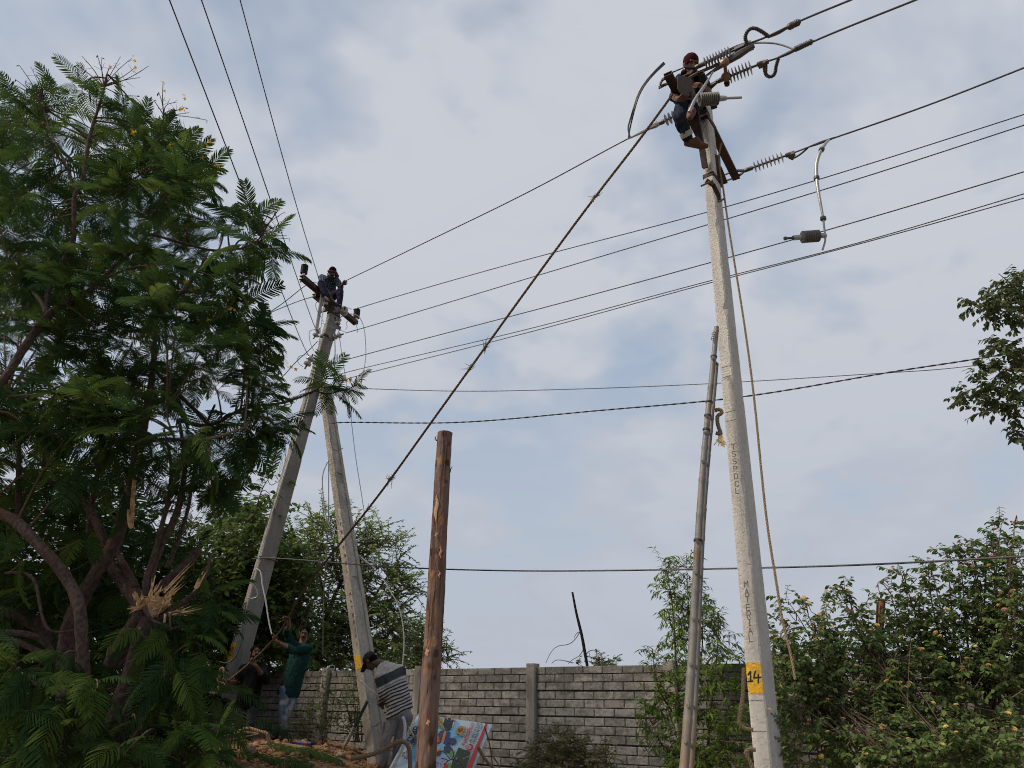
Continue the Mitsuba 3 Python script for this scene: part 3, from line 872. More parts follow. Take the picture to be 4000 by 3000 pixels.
# the old pin string, ties and cable left on the lower pole
k = thing('disc_string', 'black finned insulator string strapped to the lower left edge of pole 13', 'insulator')
p0, p1 = P(948, 2378, 12.55), P(921, 2472, 12.55)
d = unit(p1 - p0)
L = np.linalg.norm(p1 - p0)
put(k + '__rod', lathe(p0 - d * .1, d, [(0, .014), (L + .25, .014)], 8), 'dark_steel', 40)
for i in range(9):
    put(k + '__shed', lathe(p0 + d * L * i / 8, d, [(-.004, .015), (0, .065), (.006, .065), (.02, .018)], 12), 'insulator_black', 40)
put('pole_tie', twisted([on13(2183)[0] + a * px13 * .094 + b * py13 * .18 for a, b in ((-1, -1), (1, -1), (1, 1), (-1, 1), (-1, -1))], 0.012), 'wire', True, 'black wire tied round pole 13 above the white cable loop', 'wire')

# ------------------------------------------------------------------ wooden post
W0, W1 = P(1664, 3000, 6.2), P(1735, 1692, 6.2)
W0 = W0 - unit(W1 - W0) * 1.2
n = 90
pts = W0 + (W1 - W0) * np.linspace(0, 1, n)[:, None]
pts += np.stack([meshkit.fbm(np.stack([np.linspace(0, 3, n)] * 3, -1) + s, 2, 3) - 0.5 for s in (0, 9, 18)], -1) * 0.022
post = thing('wooden_post', 'thick upright brown log post with its bark partly scraped', 'post')
put(post + '__trunk', tube(pts, [0.085, 0.078, 0.0685], 28, 0.085, 4), 'log', 35)
W_t = W1 - W0
for r, dx, ln, wd in ((1992, -12, 0.13, 0.016), (2165, 14, 0.05, 0.011), (2095, -6, 0.022, 0.009), (2550, -16, 0.03, 0.015), (2250, 14, 0.03, 0.008), (2822, 2, 0.022, 0.013)):
    u = min(np.linspace(0, 1, 600), key=lambda u: abs(proj(W0 + W_t * u)[1] - r))
    c = W0 + W_t * u
    R = np.interp(u, [0, .5, 1], [0.085, 0.078, 0.0685]) * 1.03
    a = math.asin(np.clip(dx / 450 / R, -.9, .9))
    nrm = unit(np.array([math.sin(a), -math.cos(a), 0]))
    x_ = unit(np.cross(W_t, nrm))
    sl = []
    for s in np.linspace(-1, 1, 9):
        sl.append((c + unit(W_t) * s * ln + nrm * (R * 1.002 + 0.0015) + x_ * (0.006 * math.sin(s * 5)), wd * (1 - abs(s) ** 1.6) + 0.002))
    v = np.vstack([[q - x_ * w_, q + x_ * w_ - nrm * .001, q + nrm * 0.004] for q, w_ in sl])
    f = []
    for i in range(8):
        f += [[3 * i, 3 * i + 2, 3 * i + 5, 3 * i + 3], [3 * i + 2, 3 * i + 1, 3 * i + 4, 3 * i + 5]]
    put(post + '__bark_scar', (v, np.array(f)), 'scar_wood', label='pale scar where the bark is gone' if r == 1992 else None)
for p_, q_ in (((1700, 1712), (1706, 1702)), ((1759, 1836), (1767, 1822)), ((1765, 1692), (1768, 1690))):
    c = P(*p_, 6.2)
    put(post + '__bark_shred', tube(curve([P(p_[0] + (3 if p_[0] > 1730 else -1) - 4 * (1 if p_[0] > 1730 else -1.5), p_[1] + 8, 6.17), c, P(*q_, 6.15)], 8), [0.008, 0.006, 0.002], 5), 'log')

# ------------------------------------------------------------------ bamboo ladder, seen edge on
lad = thing('bamboo_ladder', 'grey bamboo ladder leaning edge on against pole 14', 'ladder')


def bamboo(px0, px1, Y0, Y1, r0, r1, seed, nodes, label=None):
    p, q = P(*px0, Y0), P(*px1, Y1)
    p = p - unit(q - p) * 1.0
    u = np.linspace(0, 1, 200)
    pts = p + (q - p) * u[:, None]
    gg = np.random.default_rng(seed)
    pts = pts + np.array([1.0, 0.2, 0]) * (0.028 * np.sin(u * 5 + seed) * u * (1 - u) * 4)[:, None]
    rad = r0 + (r1 - r0) * u
    for nd in nodes:
        rad = rad * (1 + 0.14 * np.exp(-((u - nd) / 0.0035) ** 2) - 0.05 * np.exp(-((u - nd - .006) / 0.003) ** 2))
    put(lad + '__rail', tube(pts, rad, 16), 'bamboo', 35, label)
    return pts


r1_ = bamboo((2664, 3000), (2799, 1278), 5.9, 6.32, 0.039, 0.025, 1, np.linspace(0.06, 0.99, 15), 'front bamboo rail of the ladder')
r2_ = bamboo((2690, 3000), (2799, 1420), 6.15, 6.4, 0.027, 0.020, 1, np.linspace(0.03, 0.95, 17), 'rear bamboo rail of the ladder')
for i, row in enumerate((1402, 1628, 1690, 1805, 2112, 2240, 2420, 2595, 2760, 2905)):
    a = r1_[np.argmin(abs(proj(r1_)[:, 1] - row))]
    b = r2_[np.argmin(abs(proj(r2_)[:, 1] - row - 6))]
    put(lad + '__rung', tube([a - unit(b - a) * 0.05, b + unit(b - a) * 0.05], 0.014, 8), 'bamboo', 35)
for row in (1400, 1572, 1630, 1686, 2113):
    i = np.argmin(abs(proj(r1_)[:, 1] - row))
    rr = 0.039 + (0.025 - 0.039) * i / 200
    dd = unit(r1_[min(i + 3, 199)] - r1_[i - 3])
    ring = [r1_[i] + dd * (k * 0.006) for k in range(3)]
    put(lad + '__binding', cat([lathe(c, dd, [(-.002, rr), (-.001, rr + .007), (.004, rr + .007), (.005, rr)], 14) for c in ring]), 'bamboo_band', 40)
put(lad + '__fibre_tie', cat([tube(curve([P(2799 - 2, 1300 + 8 * i, 6.3), P(2790 - 4 * i, 1296 + 9 * i, 6.28), P(2780 + 3 * (i % 2), 1306 + 8 * i, 6.26)], 8), 0.004, 4) for i in range(4)]), 'bamboo')
# ------------------------------------------------------------------ overhead wires, jumpers, ropes
def wire(pts, lab, r=0.0085, bsdf='wire', cat_='overhead wire', name_='overhead_wire', n=40, sides=6):
    return put(name_, tube(curve(pts, n), r, sides), bsdf, True, lab, cat_)


# three wires from pole 13 over the camera's left
for (ex, ey, eY), tops, lab in (((1206, 1390, 12.7), ((1192, 1364), (1063, 1041), (940, 720), (662, 0)), 'leftmost of the three wires rising from pole 13 to the top edge'),
                                ((1233, 1285, 12.7), ((1222, 1258), (1114, 950), (960, 500), (787, 0)), 'middle of the three wires rising from pole 13 to the top edge'),
                                ((1250, 1110, 12.8), ((1245, 1089), (1202, 950), (1070, 490), (938, 0)), 'third wire from the left, passing just left of the man on pole 13')):
    z = P(ex, ey, eY)[2]
    pp = [P(ex, ey, eY)]
    last = PZ(*tops[-1], z)
    for q, s in zip(tops, (0.03, 0.3, 0.62, 1)):
        pass
    seq = [(ex, ey), *tops]
    pts = PL(seq, eY, last[1])
    ext = pts[-1] + (pts[-1] - pts[-2]) * 2.2
    wire(np.vstack([pts, ext]), lab, 0.0078)
# lines from pole 13 to the right, passing behind pole 14
LN = (([(1380, 1210), (1500, 1173), (2100, 1003), (2750, 832), (3380, 645), (4000, 447)], 0, 0.0082, 'wire', 'uppermost of the wires passing behind pole 14, from the right arm end of pole 13'),
      ([(1350, 1301), (1430, 1278), (2100, 1076), (2750, 882), (3380, 690), (4000, 489)], 0, 0.0082, 'wire', 'second wire down of those passing behind pole 14'),
      ([(1300, 1420), (1500, 1365), (2100, 1208), (2766, 1028), (3400, 850), (4000, 671)], 0, 0.0082, 'wire', 'third wire down of those passing behind pole 14'),
      ([(1290, 1472), (1347, 1456), (2100, 1276), (2766, 1099), (3300, 963), (4000, 757)], 0, 0.007, 'wire', 'fourth wire down, upper one of the close pair behind pole 14'),
      ([(1300, 1496), (1401, 1467), (2100, 1289), (2766, 1107), (3300, 968), (4000, 774)], 0, 0.007, 'wire', 'fifth wire down, lower one of the close pair behind pole 14'),
      ([(1400, 1517), (1800, 1528), (2100, 1524), (2766, 1499), (3490, 1455), (3700, 1440), (4000, 1402)], 0, 0.007, 'wire', 'thin nearly level wire behind pole 14, crossing the twisted cable at the right'))
for seq, _, r, b, lab in LN:
    z0 = P(*seq[0], 12.9)[2]
    ye = min(PZ(*seq[-1], z0 - 0.15)[1], 12.5)
    pl_ = PL(seq, 12.9, ye)
    wire(np.vstack([pl_, pl_[-1] + (pl_[-1] - pl_[-2]) * 4]), lab, r, b, n=70)
sq = [(1285, 1652), (1356, 1650), (1500, 1651), (1808, 1649), (2300, 1607), (2766, 1566), (3100, 1520), (3490, 1452), (3700, 1420), (4000, 1372)]
z0 = P(*sq[0], 12.7)[2]
put('overhead_cable', twisted(curve((lambda q: np.vstack([q, q[-1] + (q[-1] - q[-2]) * 5]))(PL(sq, 12.7, min(PZ(4000, 1372, z0)[1], 10.5))), 90), 0.014, 0.3, 2, 5), 'wire', True, 'twisted black cable sagging from the strut top to the right edge', 'cable')
sq = [(985, 2183), (1015, 2180), (1356, 2202), (1700, 2222), (2050, 2230), (2350, 2229), (2893, 2220), (3400, 2205), (4000, 2173)]
wire((lambda q: np.vstack([q, q[-1] + (q[-1] - q[-2]) * 3]))(PL(sq, 12.7, 6.4)), 'black service cable nearly level above the wall', 0.0105, 'wire', 'cable', 'service_cable', 50)
# conductor between the two poles: from the short string to the hand of the man on pole 13
sq = [(1345, 1100), (1375, 1085), (1500, 1025), (1800, 880), (2150, 705), (2461, 538), (2531, 504), (2575, 483)]
wire(PL(sq, 12.55, za(2575, 483)[1]), 'conductor from the hand of the man on pole 13 to the short insulator string', 0.009)
put('armour_rod', cat([tube(curve([za(2461, 539), za(2510, 515), za(2535, 502)], 10), [0.012, 0.018, 0.022], 7), tube(curve([za(2535, 502), za(2560, 489), za(2582, 480)], 8), [0.02, 0.04, 0.022], 7), beam(za(2556, 488), za(2566, 476, .05), .02, .02)]), 'aluminium', 40, 'dead end clamp on the conductor left of the man on pole 14', 'clamp')
wire([za(2461, 539), za(2456, 516, -.05), P(2472, 434, 5.9), P(2499, 357, 5.85), P(2544, 294, 5.8), P(2592, 245, 5.8)], 'cut jumper wire curving up left of pole 14', 0.011, 'dark_steel', 'jumper wire', 'jumper_wire')
wire([za(2463, 536), P(2459, 512, 6.2), P(2477, 434, 5.88), P(2504, 357, 5.83), P(2548, 296, 5.8), P(2597, 249, 5.8)], 'second strand of the cut jumper left of pole 14', 0.009, 'dark_steel', 'jumper wire', 'jumper_wire')
# conductors from pole 14 to the upper right
for seq, lab, r in (([(2905, 176), (2985, 148), (3090, 98), (3323, 0)], 'upper conductor from pole 14 to the top edge', 0.0115),
                    ([(2983, 244), (3060, 218), (3130, 184), (3577, 0)], 'second conductor from pole 14 to the top edge', 0.0115),
                    ([(3088, 602), (3160, 574), (3255, 540), (3600, 420), (4000, 265)], 'conductor from the right arm end of pole 14 to the right edge', 0.011)):
    pts = np.array([za(*q) for q in seq])
    wire(np.vstack([pts, pts[-1] + (pts[-1] - pts[-2]) * 1.6]), lab, r)
put('dead_end_grip', cat([tube(curve([za(3078, 107), za(3095, 97), za(3125, 83)], 8), [0.03, 0.026, 0.018], 8), twisted([za(3080, 106), za(3122, 85)], 0.04, 0.03, 2, 4), tube(curve([za(3000, 146), za(3040, 128), za(3078, 106)], 8), [0.012, 0.02, 0.016], 6)]), 'dark_steel', True, 'wrapped grip on the upper conductor of pole 14', 'clamp')
put('dead_end_grip', cat([tube(curve([za(3040, 225), za(3075, 210), za(3110, 192)], 8), [0.014, 0.02, 0.02], 7), tube(curve([za(3108, 193), za(3150, 172), za(3178, 160)], 8), [0.02, 0.03, 0.016], 7), twisted([za(3102, 194), za(3170, 163)], 0.034, 0.035, 2, 4)]), 'dark_steel', True, 'wrapped grip on the second conductor of pole 14', 'clamp')
put('dead_end_grip', cat([tube(curve([za(3160, 574), za(3210, 556), za(3262, 537)], 10), [0.012, 0.02, 0.012], 7), tube(curve([za(3092, 620), za(3115, 610), za(3155, 578)], 10), 0.013, 6), beam(za(3078, 608), za(3105, 598), .06, .05), tube([za(3084, 612), za(3098, 618)], .03, 6)]), 'dark_steel', 40, 'clamp and tail wire on the right conductor of pole 14', 'clamp')
put('wedge_clamp', cat([beam(za(2962, 258), za(2990, 244), 0.06, 0.05), beam(za(2980, 248), za(3002, 239), 0.05, 0.03), beam(za(2986, 253), za(2990, 275), .04, .06), *[beam(za(2986, 256 + 5 * i), za(2998, 252 + 5 * i), .02, .02) for i in range(5)]]), 'dark_steel', False, 'ridged wedge clamp at the end of the pale insulator string', 'clamp')
for seq, lab in (([(2918, 168), (2911, 150), (2918, 125), (2935, 111), (2955, 113), (2985, 130), (3003, 144)], 'spiral wire loop standing above the upper conductor'),
                 ([(2984, 258), (2988, 278), (2995, 295), (3010, 300), (3023, 292), (3031, 262), (3040, 230)], 'spiral wire loop hanging under the second conductor')):
    put('wire_loop', twisted(curve([za(*q) for q in seq], 40), 0.022, 0.05, 2, 5), 'dark_steel', True, lab, 'wire loop')
# rope puller laid along the upper string, with its yellowish board
put('pulling_tackle', cat([tube(curve([za(2722, 262, .12), za(2800, 222, .16), za(2860, 190, .16), za(2932, 164, .12)], 16), 0.018, 6), tube(curve([za(2760, 294, 0), za(2845, 240, .02), za(2900, 205, .02), za(2944, 178, .06)], 16), [0.012, 0.03, 0.045, 0.03], 7), beam(za(2870, 196, .1), za(2934, 166, .1), .05, .04), beam(za(2905, 200, .05), za(2942, 182, .06), .05, .05)]), 'dark_steel', 40, 'dark pulling tackle lying along the upper insulator string', 'tackle')
put('arm_rope', twisted(curve([za(2683, 310, .05), za(2720, 288, .06), za(2780, 262, .08), za(2840, 232, .1), za(2900, 195, .1)], 30), 0.02, 0.08), 'rope_tan', True, 'tan rope tied along the cross arm of pole 14', 'rope')
# pale covered jumper at the man's hand
put('covered_jumper', tube(curve([P(2693, 437, 5.55), P(2712, 395, 5.56), P(2735, 360, 5.6), P(2757, 327, 5.68), P(2775, 298, 5.8), P(2800, 262, 5.92), P(2858, 214, 6.0), P(2925, 172, 6.05), P(2985, 167, 6.0), P(3040, 172, 5.95), P(3105, 195, 5.9)], 70), [0.016, 0.018, 0.018, 0.014, 0.010, 0.011, 0.016, 0.015, 0.012, 0.012, 0.012, 0.01], 9), 'aluminium', True, 'pale covered jumper held by the man on pole 14', 'jumper wire')
k = thing('hanging_jumper', 'pale jumper tube hanging from the right conductor to the finned insulator', 'jumper wire')
jp = curve([za(3240, 546), P(3212, 580, 6.7), P(3193, 625, 6.7), P(3189, 680, 6.7), P(3194, 730, 6.7), P(3204, 790, 6.7), P(3215, 850, 6.7), P(3221, 900, 6.7), P(3224, 935, 6.7), P(3213, 976, 6.7)], 60)
put(k + '__tube', tube(jp, [0.013, 0.02, 0.021, 0.021, 0.018, 0.014, 0.011, 0.011], 9), 'aluminium', True)
for i in (12, 26, 44):
    put(k + '__collar', lathe(jp[i], jp[i + 1] - jp[i], [(-.02, .02), (-.018, .034), (.018, .034), (.02, .02)], 10), 'dark_steel', 40)
for q in ((2975, 166), (3050, 172)):
    pass
# ropes
sq = [(2628, 368), (2490, 556), (2333, 759), (1844, 1428), (1613, 1750), (1435, 1991), (1157, 2352), (1128, 2410), (1070, 2496), (868, 2678)]
pts = PL(sq, 6.05, 12.35)
main_rope = curve(pts, 80)
k = thing('pulling_rope', 'long brown rope stretched from the top of pole 14 down to the two pulling men', 'rope')
put(k + '__laid_rope', twisted(main_rope, 0.0155, 0.09), 'rope_dark', True)
for (x, y) in ((1844, 1428), (1880, 1370), (1515, 1880), (1430, 1998), (1530, 1866), (2330, 762)):
    i = np.argmin(np.linalg.norm(proj(main_rope)[:, :2] - [x, y], axis=1))
    gg = np.random.default_rng(x)
    dd = unit(main_rope[i + 1] - main_rope[i])
    put(k + '__frayed_fibre', cat([tube([main_rope[i] + dd * gg.uniform(-.06, .06), main_rope[i] + dd * gg.uniform(-.12, .06) + gg.normal(0, .035, 3)], [0.006, 0.002], 4) for _ in range(16)]), 'rope_tan')
sq = [(2818, 560), (2808, 620), (2822, 720), (2838, 830), (2868, 1020), (2905, 1250), (2946, 1560), (2975, 1850), (3005, 2105), (3035, 2290), (3060, 2440), (3085, 2540), (3107, 2655)]
put('hand_line', twisted(curve(PL(sq, 6.6, 6.0), 90), 0.0115, 0.075), 'rope_tan', True, 'tan rope hanging down the right side of pole 14', 'rope')
sq = [(2905, 2610), (2903, 2690), (2896, 2760), (2888, 2815), (2893, 2835), (2915, 2848), (2940, 2850)]
put('tie_rope', twisted(curve([P(*q, 6.15) for q in sq], 40), 0.017, 0.085), 'rope_tan', True, 'tan rope loop hanging at the left of the number 14', 'rope')
sq = [(2950, 2930), (2925, 2928), (2913, 2938), (2925, 2965), (2940, 3002), (2945, 3080)]
put('tie_rope', twisted(curve([P(*q, 6.15) for q in sq], 30), 0.017, 0.085), 'rope_tan', True, 'tan rope end at the foot of pole 14 at the bottom edge', 'rope')
sq = [(2795, 1604), (2812, 1600), (2820, 1612), (2806, 1622), (2802, 1640), (2812, 1682), (2816, 1694), (2798, 1692)]
put('lashing_rope', twisted(curve([P(*q, 6.25) for q in sq], 40), 0.02, 0.08), 'rope_tan', True, 'knotted brown rope lashing the bamboo ladder to pole 14', 'rope')
gg = np.random.default_rng(2)
put('straw_tuft', cat([tube(curve([P(2818, 1698, 6.25), P(2818 + gg.normal(0, 6), 1715, 6.22), P(2818 + gg.normal(0, 12), 1730 + gg.normal(0, 7), 6.2)], 5), 0.005, 4) for _ in range(26)]), 'straw', False, 'frayed straw coloured rope end under the ladder lashing', 'rope')
# wires and white cables round pole 13
def cable(seq, Y, lab, r, bsdf='cable_white', name_='cable', c='cable', Yb=None):
    return wire(PL(seq, Y, Yb or Y), lab, r, bsdf, c, name_, 50)


cable([(1215, 1103), (1238, 1104), (1256, 1125), (1266, 1150), (1263, 1200), (1252, 1290), (1240, 1380), (1225, 1470), (1180, 1640), (1120, 1820), (1070, 1980), (1030, 2110), (1005, 2200)], 12.45, 'pale cable from the cross arm running down the left edge of pole 13', 0.009)
cable([(1001, 2222), (1015, 2230), (1024, 2275), (1035, 2330), (1046, 2400), (1053, 2440), (1062, 2478)], 12.4, 'thick white cable hanging from the middle of pole 13', 0.012)
cable([(995, 2225), (988, 2250), (985, 2280), (1000, 2300), (1004, 2330), (985, 2338), (965, 2335)], 12.4, 'looped pale cord on pole 13 beside the white cable', 0.012, 'aluminium')
cable([(962, 2350), (950, 2420), (945, 2480), (938, 2520), (915, 2570), (885, 2590), (858, 2585)], 12.4, 'black cable curving past the number 13', 0.014, 'wire')
cable([(1368, 1226), (1395, 1232), (1418, 1268), (1428, 1340), (1428, 1400), (1420, 1450), (1410, 1505)], 12.6, 'pale cable arching down from the right arm of pole 13', 0.009)
cable([(1306, 1300), (1309, 1370), (1306, 1460), (1304, 1560)], 12.6, 'dark drop wire just right of pole 13', 0.009, 'wire')
cable([(1322, 1290), (1335, 1380), (1352, 1490), (1372, 1640), (1390, 1790), (1412, 1930), (1440, 2120)], 12.7, 'long thin drop wire right of the strut', 0.006, 'wire')
cable([(1282, 1800), (1262, 1850), (1262, 1930), (1270, 2000), (1290, 2060), (1318, 2098)], 12.2, 'pale wire bulging out left of the strut', 0.010, 'aluminium')
cable([(1284, 1800), (1284, 1920), (1282, 2060), (1268, 2260), (1262, 2560)], 12.3, 'dark cord hanging straight down left of the strut', 0.008, 'wire')
cable([(1410, 2177), (1445, 2205), (1487, 2248), (1525, 2310), (1550, 2352), (1573, 2438), (1578, 2520), (1572, 2600)], 12.0, 'white cable looping from the strut down behind the man in the striped shirt', 0.0095)
cable([(1573, 2799), (1582, 2831), (1580, 2877), (1573, 2916), (1552, 2964), (1520, 3020)], 11.05, 'thick white cable hanging behind the legs of the man in the striped shirt', 0.024)
cable([(1409, 2658), (1430, 2678), (1449, 2696), (1470, 2712), (1486, 2722)], 11.3, 'white wire end held by the man in the striped shirt', 0.013)
cable([(1588, 2828), (1598, 2845), (1612, 2868), (1622, 2888)], 11.3, 'short pale peeled cable end right of the striped man', 0.014, 'straw')
cable([(1160, 1640), (1142, 1640), (1110, 1690), (1073, 1735)], 12.7, 'thin wire crossing behind the leaves left of pole 13', 0.007, 'wire')
cable([(1340, 1750), (1310, 1760), (1290, 1715)], 12.5, 'short wire tail at the top of the strut', 0.007, 'wire')
cable([(1200, 1111), (1180, 1125), (1060, 1215), (800, 1330)], 12.5, 'upper of two wires running left from pole 13 into the tree', 0.009, 'wire', Yb=9.5)
cable([(1228, 1158), (1180, 1172), (1054, 1222), (800, 1330)], 12.6, 'lower of two wires running left from pole 13 into the tree', 0.009, 'wire', Yb=10.5)
cable([(1240, 1333), (1205, 1370), (1160, 1410), (1110, 1465), (1000, 1560), (880, 1650)], 12.6, 'slanting wire from the second clamp of pole 13 into the tree', 0.009, 'wire', Yb=11)
cable([(1348, 1228), (1330, 1240), (1316, 1252)], 12.7, 'short stay wire under the right arm of pole 13', 0.008, 'wire')
# loose tails of thin wire
for i, (sq, Y, b) in enumerate((([(1254, 1174), (1236, 1182), (1238, 1212), (1250, 1232), (1264, 1258)], 12.5, 'wire'), ([(1275, 1140), (1290, 1158), (1310, 1178), (1332, 1192), (1352, 1200), (1374, 1208)], 12.4, 'aluminium'),
                                ([(1230, 1288), (1212, 1292), (1208, 1316), (1216, 1350), (1226, 1370)], 12.6, 'wire'), ([(1258, 1262), (1280, 1272), (1310, 1282), (1350, 1298)], 12.45, 'aluminium'),
                                ([(1195, 1385), (1205, 1386), (1225, 1400), (1255, 1406), (1290, 1418)], 12.5, 'aluminium'), ([(1190, 1388), (1166, 1394), (1166, 1418), (1184, 1432)], 12.6, 'wire'),
                                ([(1360, 1252), (1353, 1262), (1356, 1275), (1350, 1288)], 12.6, 'aluminium'), ([(1394, 1262), (1393, 1275), (1397, 1288), (1394, 1300)], 12.9, 'aluminium'))):
    wire([P(*q, Y) for q in sq], ('loose thin wire tail at the left of the pole 13 head', 'pale wire tail between the knees of the man on pole 13 and the right insulator', 'loose wire tail below the left shackle of pole 13', 'pale tail crossing the face of pole 13 at the second clamp', 'pale tail crossing pole 13 at the lower clamp', 'bent wire tail left of the lower clamp of pole 13', 'curly thin wire under the middle of the right arm of pole 13', 'curly thin wire under the right tip of the arm of pole 13')[i], 0.0055, b, 'wire', 'wire_tail', 24)
# ------------------------------------------------------------------ people
MAN = m3.Manifold
IV = np.array(ICO2.vertices)


def nodes(ch):
    out = []
    for nd in ch:
        p, r = np.asarray(nd[0], float), nd[1]
        if np.ndim(r) == 0:
            out.append(IV * r + p)
        else:
            out.append((IV * np.asarray(r)) @ np.asarray(nd[2]) + p)
    return out


def blob(chains, ln=0.022, it=8, fold=0.0, fr=14.0, seed=0, cut=None):
    ms = []
    for ch in chains:
        s = nodes(ch)
        ms += [MAN.hull_points(np.vstack([a, b])) for a, b in zip(s, s[1:])] if len(s) > 1 else [MAN.hull_points(s[0])]
    m = MAN.batch_boolean(ms, m3.OpType.Add)
    for c in cut or ():
        m = m - MAN.hull_points(nodes([c])[0])
    m = m.refine_to_length(ln)
    q = m.to_mesh()
    t = trimesh.Trimesh(q.vert_properties[:, :3], q.tri_verts, process=False)
    if it:
        trimesh.smoothing.filter_taubin(t, lamb=0.5, nu=0.53, iterations=it)
    if fold:
        v = np.array(t.vertices)
        n = meshkit.fbm(v * fr * np.array([1, 1, 0.55]) + seed, 3, seed) - 0.5
        n = np.abs(n) * 2 - 0.25
        t.vertices = v + np.array(t.vertex_normals) * (fold * n)[:, None]
    return t


def hand(w, h, pn, curl=0.9, s=1.0, thumb=1):
    """Chains of a hand from wrist w towards the knuckles at h; pn is the way the fingers close; thumb gives its side."""
    w, h = np.asarray(w, float), np.asarray(h, float)
    d = unit(h - w)
    pn = unit(pn - d * (pn @ d))
    sd = np.cross(d, pn) * thumb
    kn = w + d * 0.085 * s
    out = [[(w, 0.027 * s), (kn + sd * 0.026 * s, 0.014 * s)], [(w, 0.027 * s), (kn - sd * 0.026 * s, 0.013 * s)], [(kn + sd * 0.026 * s, 0.014 * s), (kn - sd * 0.026 * s, 0.013 * s)], [(w + d * .03 * s, 0.022 * s), (kn, 0.016 * s)]]
    for i, L in enumerate((0.92, 1.0, 0.95, 0.78)):
        b = kn + sd * (0.029 - 0.0195 * i) * s
        pts, dd, c = [b], d, b
        for j, l in enumerate((0.042, 0.027, 0.022)):
            a = curl * (0.75 + 0.1 * i) if j else curl * 0.6
            dd = unit(dd * math.cos(a) + unit(pn - dd * (pn @ dd)) * math.sin(a))
            c = c + dd * l * L * s
            pts.append(c)
        out.append([(q, r * s) for q, r in zip(pts, (0.0105, 0.0095, 0.0088, 0.0075))])
    b = w + d * 0.03 * s + sd * 0.024 * s
    out.append([(b, 0.015 * s), (b + (sd * 0.6 + d * 0.7 + pn * 0.3) * 0.038 * s, 0.012 * s), (b + (sd * 0.55 + d * 1.3 + pn * 0.9) * 0.05 * s, 0.0095 * s)])
    return out


